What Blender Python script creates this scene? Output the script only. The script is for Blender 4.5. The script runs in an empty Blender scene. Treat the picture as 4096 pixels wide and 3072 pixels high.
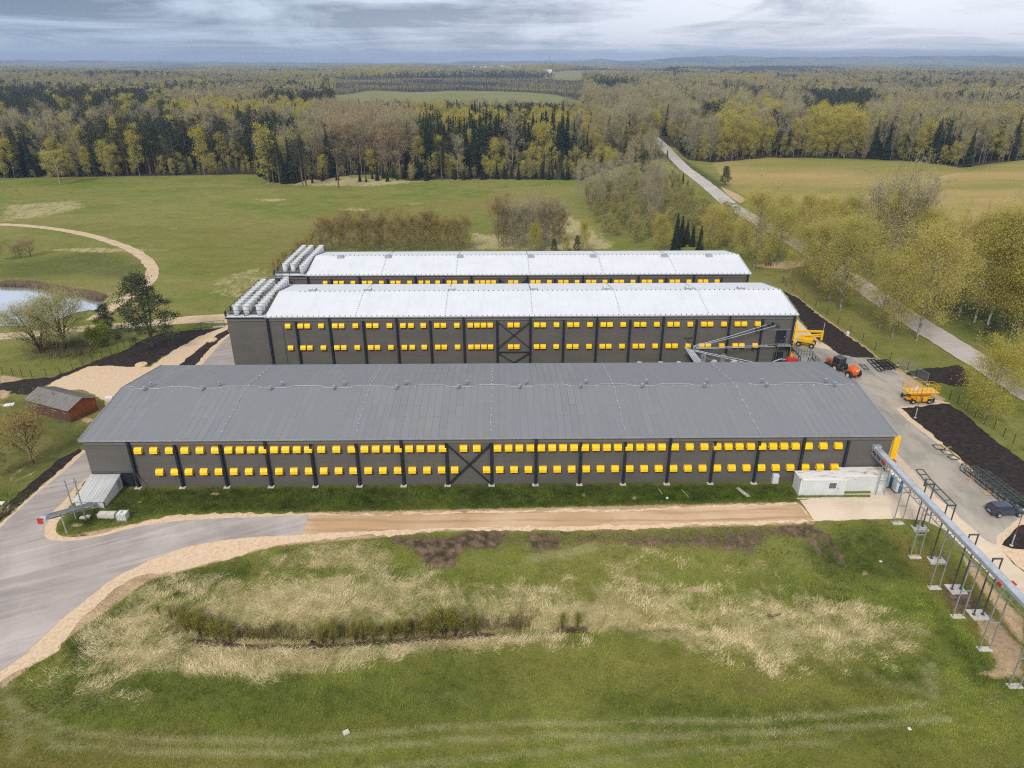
HAZE = True
import bpy, math, random
import numpy as np
from mathutils import Vector, Matrix
from mathutils.geometry import delaunay_2d_cdt
random.seed(7); RS = np.random.RandomState(11)
scene = bpy.context.scene
COL = scene.collection

# ------------------------------------------------------------------ camera
FPX = 2842.5; PITCH = math.radians(24.646); YAW = math.radians(0.796)
CAM = np.array([1.651, -83.027, 53.162])
FW = np.array([math.sin(YAW)*math.cos(PITCH), math.cos(YAW)*math.cos(PITCH), -math.sin(PITCH)])
RT = np.array([math.cos(YAW), -math.sin(YAW), 0.0]); UP = np.cross(RT, FW)
cd = bpy.data.cameras.new('camera'); cam = bpy.data.objects.new('camera', cd); COL.objects.link(cam)
cd.sensor_width = 36; cd.lens = 36*FPX/4096; cd.clip_start = 1; cd.clip_end = 40000
cam.matrix_world = Matrix(((RT[0], UP[0], -FW[0], CAM[0]), (RT[1], UP[1], -FW[1], CAM[1]), (RT[2], UP[2], -FW[2], CAM[2]), (0, 0, 0, 1)))
scene.camera = cam

def sstep(t): t = np.clip(t, 0, 1); return t*t*(3-2*t)

# ------------------------------------------------------------------ terrain
_TB = np.random.RandomState(4).rand(256, 256)
def vn(x, y, s, o=0):
    x = np.asarray(x, float)/s+17.3+o*31.7; y = np.asarray(y, float)/s+5.1+o*13.9; xi = np.floor(x).astype(int); yi = np.floor(y).astype(int); fx = x-xi; fy = y-yi; fx = fx*fx*(3-2*fx); fy = fy*fy*(3-2*fy)
    T = lambda a, b: _TB[a % 256, b % 256]
    return (T(xi, yi)*(1-fx)+T(xi+1, yi)*fx)*(1-fy)+(T(xi, yi+1)*(1-fx)+T(xi+1, yi+1)*fx)*fy
def fbm(x, y, s, o=0): return (vn(x, y, s, o)+.5*vn(x, y, s/2.1, o+1)+.25*vn(x, y, s/4.3, o+2))/1.75
HILL_PX = [-900, 0, 500, 1000, 1700, 1835, 1850, 2048, 2250, 2370, 2440, 2560, 2700, 2860, 3000, 3300, 3700, 4096, 5000]
HILL_PY = [238, 239, 243, 249, 254, 254, 248, 246, 247, 239, 247, 240, 228, 226, 231, 230, 226, 231, 232]
DITCH = []
def h(x, y, ditch=True):
    x = np.asarray(x, float); y = np.asarray(y, float)
    amp = 0.8+2.4*sstep((x+40)/75)
    amp = amp*(1-sstep((x-57)/8)*0.6)
    z = -amp*sstep((-4-y)/14)
    R = np.hypot(x-CAM[0], y-CAM[1])
    u = sstep((R-260)/400)
    z = z+u*(1.3*np.sin(x/63+1.1)*np.sin(y/81+.4)+0.9*np.sin(x/31+y/47))
    u2 = sstep((R-900)/2500)
    z = z+u2*(7*np.sin(x/410+.7)*np.sin(y/530+2.1)+5*np.sin(x/190+y/260))
    z = z-35*sstep((R-1500)/6500)
    az = np.arctan2(x-CAM[0], np.maximum(y-CAM[1], 1.0))-YAW
    px = 2048+FPX*np.tan(np.clip(az, -.9, .9))*math.cos(PITCH)*1.09
    top = CAM[2]-(np.interp(px, HILL_PX, HILL_PY)-232)*3.5*R/12000-14
    top = top+4*np.sin(px/37.)+3*np.sin(px/15.+1)
    w = sstep((R-9300)/2200)
    z = z*(1-w)+top*w
    if ditch:
        for (a, b) in DITCH:
            ab = (b[0]-a[0], b[1]-a[1]); L2 = ab[0]**2+ab[1]**2
            t = np.clip(((x-a[0])*ab[0]+(y-a[1])*ab[1])/L2, 0, 1)
            d = np.hypot(x-a[0]-t*ab[0], y-a[1]-t*ab[1])
            z = z-1.1*np.exp(-(d/1.6)**2)/1.0*np.where((t > 0) & (t < 1), 1, .0)
    return z

def ray(px, py): return FW+RT*((px-2048)/FPX)+UP*((1536-py)/FPX)
def g(px, py, dz=0.0):
    d = ray(px, py); z = dz
    for _ in range(14):
        t = (z-CAM[2])/d[2]; x, y = CAM[0]+d[0]*t, CAM[1]+d[1]*t
        z = float(h(x, y, False))+dz
    return (float(x), float(y))
def gz(px, py, z):
    d = ray(px, py); t = (z-CAM[2])/d[2]; return (float(CAM[0]+d[0]*t), float(CAM[1]+d[1]*t))
def wl(px, py, Y):
    d = ray(px, py); t = (Y-CAM[1])/d[1]; return CAM+d*t
def proj(x, y, z):
    d = np.array([x, y, z])-CAM; q = d@FW; return 2048+FPX*(d@RT)/q, 1536-FPX*(d@UP)/q
def hgt(bx, by, ty):
    x, y = g(bx, by); z0 = float(h(x, y)); lo, hi = 0, 60
    for _ in range(30):
        m = (lo+hi)/2
        if proj(x, y, z0+m)[1] > ty: lo = m
        else: hi = m
    return x, y, lo
_d = [g(*p) for p in [(690, 2480), (900, 2540), (1250, 2545), (1700, 2520), (2100, 2497), (2400, 2487), (2900, 2465)]]
DITCH[:] = list(zip(_d[:-1], _d[1:]))

# ------------------------------------------------------------------ materials
def newmat(name):
    m = bpy.data.materials.new(name); m.use_nodes = True
    nt = m.node_tree; b = nt.nodes['Principled BSDF']
    return m, nt, b
def N(nt, typ, **kw):
    n = nt.nodes.new(typ)
    for k, v in kw.items():
        if k == 'inp':
            for i, w in v.items():
                if isinstance(w, bpy.types.NodeSocket): nt.links.new(w, n.inputs[i])
                else: n.inputs[i].default_value = w
        else: setattr(n, k, v)
    return n
def c4(c): return (c[0], c[1], c[2], 1)
def noise(nt, vec, scale, detail=4, rough=.55, dist=0):
    return N(nt, 'ShaderNodeTexNoise', inp={'Vector': vec, 'Scale': scale, 'Detail': detail, 'Roughness': rough, 'Distortion': dist}).outputs['Fac']
def mapr(nt, v, a, b, c=0., d=1.):
    return N(nt, 'ShaderNodeMapRange', inp={0: v, 1: a, 2: b, 3: c, 4: d}).outputs[0]
def mth(nt, op, a, b=0.):
    return N(nt, 'ShaderNodeMath', operation=op, inp={0: a, 1: b}).outputs[0]
def mixc(nt, f, a, b):
    n = N(nt, 'ShaderNodeMix', data_type='RGBA')
    for i, v in ((0, f), (6, a), (7, b)):
        if isinstance(v, bpy.types.NodeSocket): nt.links.new(v, n.inputs[i])
        else: n.inputs[i].default_value = v if i == 0 else c4(v)
    return n.outputs[2]
def pos(nt, sx=1, sy=1, sz=1, obj=False):
    if obj: o = N(nt, 'ShaderNodeTexCoord').outputs['Object']
    else: o = N(nt, 'ShaderNodeNewGeometry').outputs['Position']
    if (sx, sy, sz) == (1, 1, 1): return o
    return N(nt, 'ShaderNodeMapping', inp={0: o, 3: (sx, sy, sz)}).outputs[0]
def bump(nt, b, hgt_, strength=.4, dist=.1):
    n = N(nt, 'ShaderNodeBump', inp={'Height': hgt_, 'Strength': strength, 'Distance': dist})
    nt.links.new(n.outputs[0], b.inputs['Normal'])
def pm(name, c1, c2=None, scale=1., rough=.8, metal=0., bs=.2, obj=False, lo=.35, hi=.65, spec=.3, stretch=(1, 1, 1)):
    m, nt, b = newmat(name)
    b.inputs['Roughness'].default_value = rough; b.inputs['Metallic'].default_value = metal
    b.inputs['Specular IOR Level'].default_value = spec
    c2 = c2 or tuple(v*.8 for v in c1)
    p = pos(nt, *stretch, obj=obj)
    f = mapr(nt, noise(nt, p, scale, 6), lo, hi)
    nt.links.new(mixc(nt, f, c1, c2), b.inputs['Base Color'])
    if bs: bump(nt, b, noise(nt, p, scale*6, 3), bs, .03)
    return m

class MB:
    def __init__(s): s.v = []; s.f = []; s.mi = []
    def add(s, vs, fs, mi=0):
        o = len(s.v); s.v += [tuple(float(c) for c in p) for p in vs]; s.f += [tuple(i+o for i in f) for f in fs]; s.mi += [mi]*len(fs)
    def box(s, a, b, mi=0):
        x0, y0, z0 = a; x1, y1, z1 = b
        s.add([(x0, y0, z0), (x1, y0, z0), (x1, y1, z0), (x0, y1, z0), (x0, y0, z1), (x1, y0, z1), (x1, y1, z1), (x0, y1, z1)],
              [(0, 3, 2, 1), (4, 5, 6, 7), (0, 1, 5, 4), (1, 2, 6, 5), (2, 3, 7, 6), (3, 0, 4, 7)], mi)
    def beam(s, p, q, w=.1, t=None, mi=0):
        p = Vector(p); q = Vector(q); t = t or w; d = (q-p).normalized()
        r = d.cross(Vector((0, 0, 1)))
        if r.length < .01: r = Vector((1, 0, 0))
        r.normalize(); u = r.cross(d); r *= w/2; u *= t/2
        s.add([p-r-u, p+r-u, p+r+u, p-r+u, q-r-u, q+r-u, q+r+u, q-r+u], [(0, 1, 2, 3), (7, 6, 5, 4), (0, 4, 5, 1), (1, 5, 6, 2), (2, 6, 7, 3), (3, 7, 4, 0)], mi)
    def tube(s, pts, rad, n=6, mi=0, cap=True):
        pts = [Vector(p) for p in pts]
        if not hasattr(rad, '__len__'): rad = [rad]*len(pts)
        vs = []
        for i, p in enumerate(pts):
            d = (pts[min(i+1, len(pts)-1)]-pts[max(i-1, 0)]).normalized()
            r = d.cross(Vector((.13, .21, 1)))
            if r.length < .05: r = d.cross(Vector((1, 0, 0)))
            r.normalize(); u = r.cross(d)
            for k in range(n):
                a = 2*math.pi*k/n; vs.append(p+(r*math.cos(a)+u*math.sin(a))*rad[i])
        fs = [(i*n+k, (i+1)*n+k, (i+1)*n+(k+1) % n, i*n+(k+1) % n) for i in range(len(pts)-1) for k in range(n)]
        if cap: fs += [tuple(range(n)), tuple(reversed(range((len(pts)-1)*n, len(pts)*n)))]
        s.add(vs, fs, mi)
    def lathe(s, c, prof, n=16, mi=0, cap=True):
        vs = []
        for (r, z) in prof:
            for k in range(n):
                a = 2*math.pi*k/n; vs.append((c[0]+r*math.cos(a), c[1]+r*math.sin(a), c[2]+z))
        m = len(prof)
        fs = [(i*n+k, i*n+(k+1) % n, (i+1)*n+(k+1) % n, (i+1)*n+k) for i in range(m-1) for k in range(n)]
        if cap: fs += [tuple(reversed(range(n))), tuple(range((m-1)*n, m*n))]
        s.add(vs, fs, mi)
    def wheel(s, c, r, w, n=20, mi=0, axis='y'):
        c = Vector(c); prof = [(r*.55, -w/2), (r*.92, -w/2), (r, -w*.33), (r, w*.33), (r*.92, w/2), (r*.55, w/2)]
        vs = []
        for (rr, o) in prof:
            for k in range(n):
                a = 2*math.pi*k/n
                vs.append(c+(Vector((rr*math.cos(a), o, rr*math.sin(a))) if axis == 'y' else Vector((o, rr*math.cos(a), rr*math.sin(a)))))
        m = len(prof)
        fs = [(i*n+k, (i+1)*n+k, (i+1)*n+(k+1) % n, i*n+(k+1) % n) for i in range(m-1) for k in range(n)]
        fs += [tuple(range(n)), tuple(reversed(range((m-1)*n, m*n)))]
        s.add(vs, fs, mi)
    def extr(s, prof, d, mi=0):
        """closed polygon prof (3-D points) swept along vector d"""
        n = len(prof); d = Vector(d); a = [Vector(p) for p in prof]
        s.add(a+[p+d for p in a], [tuple(reversed(range(n))), tuple(range(n, 2*n))]+[(i, (i+1) % n, n+(i+1) % n, n+i) for i in range(n)], mi)

ORG = {}
def tag(o, label=None, cat=None, group=None, kind=None):
    if label: o['label'] = label
    if cat: o['category'] = cat
    if group: o['group'] = group
    if kind: o['kind'] = kind
    return o
def thing(name, label, cat, loc, group=None, rot=0., local=False):
    o = bpy.data.objects.new(name, None); COL.objects.link(o); o.location = loc; o.rotation_euler = (0, 0, rot); o.empty_display_size = .5
    ORG[o.name] = Vector((0, 0, 0)) if local else Vector(loc)
    return tag(o, label, cat, group)
def mesh_of(name, mb, mats, org=Vector((0, 0, 0)), smooth=False):
    me = bpy.data.meshes.new(name)
    me.from_pydata([(x-org.x, y-org.y, z-org.z) for x, y, z in mb.v], [], mb.f)
    for m in (mats if isinstance(mats, (list, tuple)) else [mats]): me.materials.append(m)
    if any(mb.mi): me.polygons.foreach_set('material_index', mb.mi)
    if smooth: me.polygons.foreach_set('use_smooth', [True]*len(me.polygons))
    me.update(); return me
def mk(name, mb, mats, parent=None, smooth=False, bevel=0., label=None):
    org = ORG.get(parent.name, Vector((0, 0, 0))) if parent else Vector((0, 0, 0))
    o = bpy.data.objects.new(name, mesh_of(name, mb, mats, org, smooth)); COL.objects.link(o)
    if parent: o.parent = parent
    ORG[o.name] = org
    if label: o['label'] = label
    if bevel:
        b = o.modifiers.new('edge', 'BEVEL'); b.width = bevel; b.segments = 2; b.limit_method = 'ANGLE'
    return o
def single(name, mb, mats, label, cat, group=None, kind=None, smooth=False, bevel=0.):
    # a thing that is one mesh: its origin sits at its base
    vs = np.array(mb.v); c = Vector((float(vs[:, 0].mean()), float(vs[:, 1].mean()), float(vs[:, 2].min())))
    o = bpy.data.objects.new(name, mesh_of(name, mb, mats, c, smooth)); o.location = c; COL.objects.link(o); ORG[o.name] = c
    if bevel:
        b = o.modifiers.new('edge', 'BEVEL'); b.width = bevel; b.segments = 2; b.limit_method = 'ANGLE'
    return tag(o, label, cat, group, kind)
def copy_tree(o, parent=None):
    c = o.copy(); COL.objects.link(c); ORG[c.name] = ORG.get(o.name, Vector())
    if parent: c.parent = parent
    for ch in [q for q in o.children]: copy_tree(ch, c)
    return c

# ------------------------------------------------------------------ ground sheet with masks
def axis(lo, hi, step, far, grow):
    a = list(np.arange(lo, hi+step/2, step))
    s = step; v = a[-1]
    while v < far[1]: s = step+grow*(v-hi); v += s; a.append(v)
    s = step; v = a[0]
    while v > far[0]: s = step+grow*(lo-v); v -= s; a.insert(0, v)
    return np.array(a)
GX = axis(-80, 100, .6, (-10500, 10500), .045)
GY = axis(-50, 96, .6, (-90, 13200), .022)
XX, YY = np.meshgrid(GX, GY)
def sdf(poly, X, Y):
    """signed distance, positive inside"""
    P = np.array(poly, float); best = np.full(X.shape, 1e9); ins = np.zeros(X.shape, bool)
    for i in range(len(P)):
        a = P[i]; b = P[(i+1) % len(P)]; ab = b-a; L = max(ab@ab, 1e-9)
        t = np.clip(((X-a[0])*ab[0]+(Y-a[1])*ab[1])/L, 0, 1)
        best = np.minimum(best, np.hypot(X-a[0]-t*ab[0], Y-a[1]-t*ab[1]))
        if a[1] != b[1]:
            c = ((a[1] > Y) != (b[1] > Y)) & (X < (b[0]-a[0])*(Y-a[1])/(b[1]-a[1])+a[0]); ins ^= c
    return np.where(ins, best, -best)
def linedist(pts, X, Y):
    best = np.full(X.shape, 1e9)
    for a, b in zip(pts[:-1], pts[1:]):
        a = np.array(a); b = np.array(b); ab = b-a; L = max(ab@ab, 1e-9)
        t = np.clip(((X-a[0])*ab[0]+(Y-a[1])*ab[1])/L, 0, 1)
        best = np.minimum(best, np.hypot(X-a[0]-t*ab[0], Y-a[1]-t*ab[1]))
    return best
def G(pts): return [g(*p) for p in pts]
MK = {k: [] for k in ('straw', 'brown', 'lush', 'sand', 'soil', 'track', 'field', 'floor')}
def area(k, pts, feather=2., strength=1.): MK[k].append(('a', G(pts), feather, strength))
def line(k, pts, width=.3, feather=.5, strength=1.): MK[k].append(('l', G(pts), width, feather, strength))
def maskval(k, X, Y):
    m = np.zeros(X.shape)
    for e in MK[k]:
        if e[0] == 'a': m = np.maximum(m, e[3]*sstep(sdf(e[1], X, Y)/(2*e[2])+.5))
        else: m = np.maximum(m, e[4]*sstep((e[2]+e[3]-linedist(e[1], X, Y))/e[3]))
    return m
# dry straw in the foreground
area('straw', [(560, 2330), (1100, 2290), (1700, 2290), (2300, 2330), (3000, 2330), (3400, 2400), (3700, 2540), (3560, 2650), (3100, 2680), (2700, 2570), (2300, 2560), (1800, 2560), (1400, 2640), (900, 2700), (500, 2700), (250, 2690), (100, 2700), (330, 2560), (420, 2450)], 3., .62)
area('straw', [(1000, 2340), (1350, 2300), (1500, 2400), (1450, 2480), (1100, 2500), (950, 2450)], 3., .95)
area('straw', [(700, 2560), (1300, 2580), (1800, 2520), (2300, 2505), (2300, 2560), (1800, 2590), (1450, 2650), (1000, 2720), (800, 2690), (600, 2700), (500, 2620)], 1.6, .95)
area('straw', [(2150, 2400), (2450, 2380), (2650, 2470), (2500, 2500), (2150, 2480)], 2., .9)
area('straw', [(2500, 2500), (3100, 2500), (3500, 2480), (3560, 2560), (3100, 2590), (2600, 2560)], 1.6, .85)
area('straw', [(2500, 2190), (3200, 2250), (3300, 2330), (2700, 2330), (2300, 2300)], 2.5, .35)
area('straw', [(330, 2700), (700, 2720), (640, 2800), (200, 2780), (100, 2740)], 3., .5)
area('straw', [(0, 1850), (260, 1850), (100, 2000), (0, 2050)], 4., .4)
area('straw', [(350, 2680), (330, 2500), (420, 2420), (560, 2450), (520, 2600)], 2., .5)
area('straw', [(1024, 2200), (1500, 2160), (1560, 2240), (1300, 2290), (1040, 2270)], 1.5, .55)
area('straw', [(0, 1180), (120, 1130), (330, 1150), (560, 1180), (620, 1170), (560, 1230), (420, 1215)], 1.5, .5)
area('straw', [(840, 1120), (1050, 1060), (1120, 1140), (980, 1210), (830, 1180)], 3., .55)
area('straw', [(0, 820), (330, 800), (350, 830), (160, 870), (0, 890)], 4., .7)
area('straw', [(1330, 700), (1500, 715), (1720, 725), (1500, 745), (1250, 745), (1040, 735)], 4., .8)
area('straw', [(2050, 940), (2280, 860), (2360, 900), (2480, 1000), (1870, 1000), (1880, 930)], 4., .8)
area('straw', [(2330, 680), (2700, 640), (2760, 700), (2720, 760), (2500, 800), (2330, 760)], 5., .45)
area('straw', [(3570, 1540), (3800, 1500), (3930, 1620), (4096, 1800), (4096, 1700), (3900, 1500), (3700, 1520)], 3., .45)
area('straw', [(1240, 2420), (1330, 2400), (1330, 2440)], 1., 1.)
for p in [(1080, 800, 90, 8), (1420, 838, 90, 10), (1650, 815, 60, 6), (2060, 820, 60, 6), (400, 1000, 300, 12), (700, 915, 60, 4)]:
    area('straw', [(p[0]-p[2], p[1]), (p[0], p[1]-p[3]), (p[0]+p[2], p[1]), (p[0], p[1]+p[3])], 1.5, .7)
# yellowish brown turf
area('brown', [(0, 2800), (200, 2950), (600, 2930), (1000, 3000), (1200, 3072), (1100, 3300), (-300, 3300), (-300, 2760)], 3., .75)
area('brown', [(1000, 2900), (1500, 2920), (2000, 3000), (2100, 2900), (1500, 2870)], 3., .5)
area('brown', [(2000, 2640), (2900, 2560), (3300, 2660), (3500, 2800), (3000, 2780), (2400, 2740), (2000, 2760)], 5., .55)
area('brown', [(2700, 3072), (3400, 2960), (4096, 2900), (4096, 3300), (2500, 3300)], 4., .5)
area('brown', [(300, 900), (900, 900), (1240, 920), (1240, 1060), (900, 1100), (700, 1080), (640, 980)], 8., .45)
area('brown', [(1200, 860), (2200, 760), (2250, 850), (2000, 960), (1300, 960)], 8., .4)
area('brown', [(3450, 1420), (3560, 1480), (3700, 1620), (3780, 1600), (3660, 1540), (3560, 1440)], 1., 1.)
area('brown', [(3130, 1160), (3280, 1260), (3460, 1390), (3560, 1480), (3540, 1500), (3400, 1380), (3130, 1190)], .7, .8)
area('brown', [(3500, 2090), (3900, 2300), (4096, 2500), (4096, 2720), (3930, 2560), (3780, 2420), (3640, 2260), (3560, 2150)], 1.2, 1.)
# lush green
area('lush', [(480, 1950), (2200, 1930), (3150, 1935), (3190, 2000), (2300, 2030), (1400, 2045), (700, 2050), (470, 2080), (250, 2120), (300, 2040), (420, 2060)], 1., 1.)
area('lush', [(400, 2700), (1400, 2690), (2000, 2620), (2000, 2860), (1100, 2900), (400, 2880), (200, 2820)], 4., .55)
area('lush', [(2400, 2780), (3000, 2820), (3600, 2850), (3500, 2930), (2500, 2930)], 4., .8)
area('lush', [(3300, 2680), (3700, 2640), (3800, 2760), (3500, 2820)], 3., .6)
area('lush', [(500, 2330), (700, 2300), (1000, 2250), (1000, 2300), (700, 2400)], 1.5, .8)
area('lush', [(280, 2560), (420, 2480), (560, 2400), (540, 2470), (400, 2620), (300, 2660)], 1., 1.)
area('lush', [(3500, 2100), (3640, 2200), (3700, 2330), (3300, 2300), (3200, 2180), (3400, 2130)], 1.5, .8)
area('lush', [(3700, 2380), (3860, 2560), (3990, 2700), (4060, 2760), (3900, 2740), (3780, 2560)], 1.2, .9)
area('lush', [(0, 1590), (180, 1600), (330, 1700), (420, 1690), (330, 1790), (160, 1900), (0, 2000)], 3., .55)
area('lush', [(2600, 590), (2740, 640), (2900, 740), (2870, 760), (2700, 670)], 3., .9)
area('lush', [(0, 1060), (400, 1000), (600, 1060), (560, 1120), (300, 1100), (0, 1110)], 4., .6)
area('lush', [(3560, 1180), (3800, 1300), (3960, 1400), (4096, 1480), (4096, 1250), (3700, 1160)], 4., .9)
# sand and bare ground round the roads, worn into the turf
area('sand', [(0, 2720), (0, 2097), (330, 1800), (352, 1900), (215, 2100), (230, 2150), (600, 2085), (1250, 2050), (3190, 2008), (3260, 2095), (1760, 2125), (1100, 2185), (600, 2320), (300, 2530), (0, 2760)], .8, 1.)
area('sand', [(3830, 2200), (3990, 2440), (4096, 2600), (4096, 2480), (3900, 2260)], .8, .9)
area('sand', [(3890, 2470), (3950, 2440), (4096, 2600), (4096, 2720), (4000, 2690)], 1., .8)
area('sand', [(3900, 2700), (4050, 2650), (4096, 2700), (3990, 2720)], 1., .8)
for p in [(2770, 2360, 45, 14), (2790, 2340, 25, 8), (2540, 1990, 10, 10), (2330, 1982, 9, 12), (3460, 2290, 25, 10), (860, 1975, 20, 8), (385, 1335, 10, 4), (3555, 2440, 12, 6), (560, 2010, 12, 8), (590, 2090, 15, 6), (2650, 2000, 12, 5), (310, 2100, 25, 10), (120, 1592, 30, 6), (20, 1620, 25, 5), (20, 1715, 15, 6), (350, 1680, 30, 12), (1060, 2295, 25, 10)]:
    area('sand', [(p[0]-p[2], p[1]), (p[0], p[1]-p[3]), (p[0]+p[2], p[1]), (p[0], p[1]+p[3])], .5, 1.)
area('sand', [(0, 1500), (70, 1510), (100, 1520), (0, 1540)], .8, 1.)
area('sand', [(0, 1555), (40, 1560), (30, 1590), (0, 1600)], .8, 1.)
area('sand', [(2880, 745), (2960, 780), (2985, 800), (2960, 815), (2910, 780)], 1.5, .9)
area('sand', [(3150, 1075), (3050, 1070), (3010, 1062), (3100, 1048), (3230, 1040), (3300, 1030), (3300, 1045)], .8, 1.)
area('sand', [(3790, 2740), (4096, 2680), (4200, 2690), (4200, 2790), (3980, 2780), (3840, 2775)], .8, .0)
# dark soil smears
area('soil', [(1580, 2145), (1780, 2150), (1900, 2110), (2040, 2130), (1990, 2200), (1850, 2200), (1820, 2270), (1720, 2280), (1650, 2200), (1560, 2170)], .8, .9)
area('soil', [(2090, 2150), (2180, 2120), (2240, 2150), (2250, 2200), (2130, 2210)], .8, .85)
area('soil', [(2420, 2130), (2580, 2140), (2800, 2130), (2990, 2110), (3080, 2120), (3070, 2160), (3010, 2220), (2800, 2190), (2560, 2190), (2430, 2170)], 1., .75)
area('soil', [(3070, 2110), (3160, 2110), (3200, 2150), (3120, 2150)], .8, .8)
area('soil', [(1500, 2140), (2000, 2125), (2600, 2118), (3250, 2092), (3300, 2130), (2900, 2175), (2400, 2180), (1900, 2190), (1560, 2168)], .9, .55)
area('sand', [(3120, 1160), (3192, 1186), (3285, 1258), (3400, 1340), (3480, 1396), (3560, 1470), (3530, 1475), (3460, 1400), (3270, 1275), (3130, 1180)], .8, .75)
area('sand', [(3560, 1450), (3640, 1500), (3700, 1545), (3790, 1600), (3760, 1612), (3680, 1570), (3590, 1500)], .7, .7)
line('soil', [(3175, 2110), (3250, 2160), (3290, 2210)], .25, .5, .95)
line('soil', [(3220, 2105), (3310, 2150), (3360, 2240)], .25, .5, .95)
line('soil', [(3130, 2110), (3185, 2140)], .25, .5, .9)
area('soil', [(3440, 2130), (3500, 2150), (3560, 2230), (3500, 2260)], 1.2, .35)
area('soil', [(3740, 2330), (3860, 2330), (3990, 2450), (3960, 2480), (3800, 2450)], 1.2, .75)
area('soil', [(3690, 2150), (3780, 2200), (3860, 2300), (3720, 2290)], 1.2, .35)
area('soil', [(3830, 2770), (4096, 2730), (4200, 2730), (4200, 2810), (4000, 2860), (3880, 2830)], 1.2, .35)
line('soil', [(780, 2546), (960, 2562), (1250, 2562), (1500, 2540), (1720, 2530), (1960, 2512)], .4, .5, 1.)
line('soil', [(2230, 2495), (2340, 2490)], .3, .6, .9)
line('soil', [(3075, 2465), (3120, 2460)], .2, .4, .9)
area('soil', [(350, 2130), (300, 2120), (270, 2150), (310, 2165), (370, 2150)], .5, .6)
# tyre lines in the mown grass
line('track', [(0, 2810), (120, 2860), (260, 2920), (500, 2950), (900, 2965), (1200, 2958), (1500, 2935), (1800, 2905), (2300, 2893), (2700, 2885), (3000, 2885), (3300, 2860), (3700, 2820)], .10, .28, .9)
line('track', [(200, 2985), (600, 3005), (1000, 3020), (1250, 3010), (1500, 2985), (1900, 2955), (2400, 2943), (3000, 2935), (3500, 2900), (3800, 2880)], .10, .28, .9)
line('track', [(1500, 3072), (1900, 3040), (2300, 2990), (2600, 2960), (2800, 2950)], .10, .28, .7)
line('track', [(2300, 3060), (2700, 3010), (3050, 2985), (3400, 2960)], .10, .28, .6)
line('track', [(0, 2720), (70, 2850), (80, 2960), (60, 3020)], .15, .5, .6)
line('track', [(0, 2890), (200, 2950), (260, 2990)], .15, .5, .5)
line('track', [(2100, 2240), (2250, 2215), (2370, 2190)], .3, .5, .6)
line('track', [(3720, 2660), (3710, 2720), (3730, 2780)], .3, .6, .5)
line('track', [(3460, 2690), (3560, 2740), (3700, 2760)], .2, .6, .4)
line('track', [(300, 960), (600, 975), (900, 985)], .3, 1., .0)
# ploughed fields on the right and thin fields far away
F1 = [(2850, 652), (2900, 640), (3072, 634), (3303, 636), (3697, 651), (3813, 668), (3877, 681), (3766, 705), (3628, 745), (3489, 785), (3313, 805), (3090, 815), (2990, 790), (2925, 752), (2880, 700)]
F2 = [(3900, 680), (4096, 640), (4700, 560), (4900, 900), (4200, 1050), (3700, 1080), (3300, 960), (3120, 880), (3100, 840), (3320, 815), (3489, 795), (3640, 752), (3780, 710)]
area('field', F1, 1.2, .75); area('field', F2, 1.2, 1.)
area('straw', [(3877, 682), (3900, 684), (3660, 765), (3500, 800), (3320, 822), (3350, 805), (3560, 760), (3720, 712)], 1., .9)
# forest floor
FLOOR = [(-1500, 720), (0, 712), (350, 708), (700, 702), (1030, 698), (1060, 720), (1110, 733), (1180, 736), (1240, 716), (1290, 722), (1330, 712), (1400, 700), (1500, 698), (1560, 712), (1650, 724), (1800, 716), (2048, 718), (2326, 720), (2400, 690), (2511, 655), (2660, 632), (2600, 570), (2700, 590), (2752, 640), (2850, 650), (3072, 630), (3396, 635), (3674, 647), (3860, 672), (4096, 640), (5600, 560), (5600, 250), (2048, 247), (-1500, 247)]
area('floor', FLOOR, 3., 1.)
gm, gnt, gb = newmat('meadow_ground')
gb.inputs['Roughness'].default_value = .95; gb.inputs['Specular IOR Level'].default_value = .1
P = pos(gnt); PS = pos(gnt, 1, .45, 1)
n_big = noise(gnt, P, .022, 4); n_mid = noise(gnt, P, .13, 5, .6); n_sm = noise(gnt, P, .9, 5, .65); n_fine = noise(gnt, P, 4.5, 4, .7)
n_str = noise(gnt, PS, .5, 6, .7, 1.2)
def attr(nt, name):
    n = N(nt, 'ShaderNodeAttribute', attribute_name=name); s = N(nt, 'ShaderNodeSeparateColor', inp={0: n.outputs['Color']})
    return s.outputs[0], s.outputs[1], s.outputs[2]
a_str, a_brn, a_lush = attr(gnt, 'mask1'); a_sand, a_soil, a_trk = attr(gnt, 'mask2'); a_fld, a_flr, a_pond = attr(gnt, 'mask3')
def frag(a, nz, w=.5, lo=.42, hi=.58):
    # mask edge broken up by noise
    return mapr(gnt, mth(gnt, 'ADD', a, mth(gnt, 'MULTIPLY', mth(gnt, 'SUBTRACT', nz, .5), w)), lo, hi)
c = mixc(gnt, mapr(gnt, n_mid, .35, .65), (.125, .165, .020), (.185, .205, .038))
c = mixc(gnt, mapr(gnt, noise(gnt, pos(gnt, .5, 1, 1), .035, 6, .62, .8), .38, .62), c, (.235, .215, .062))
c = mixc(gnt, mapr(gnt, noise(gnt, pos(gnt, .35, 1, 1), .35, 5, .68), .52, .78, 0, .7), c, (.31, .27, .12))
c = mixc(gnt, mapr(gnt, noise(gnt, pos(gnt, .5, 1, 1), .28, 5, .65), .46, .26, 0, .55), c, (.085, .105, .018))
c = mixc(gnt, mapr(gnt, n_sm, .55, .8, 0, .55), c, (.28, .25, .11))
c = mixc(gnt, mapr(gnt, n_sm, .45, .2, 0, .6), c, (.07, .09, .015))
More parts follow.
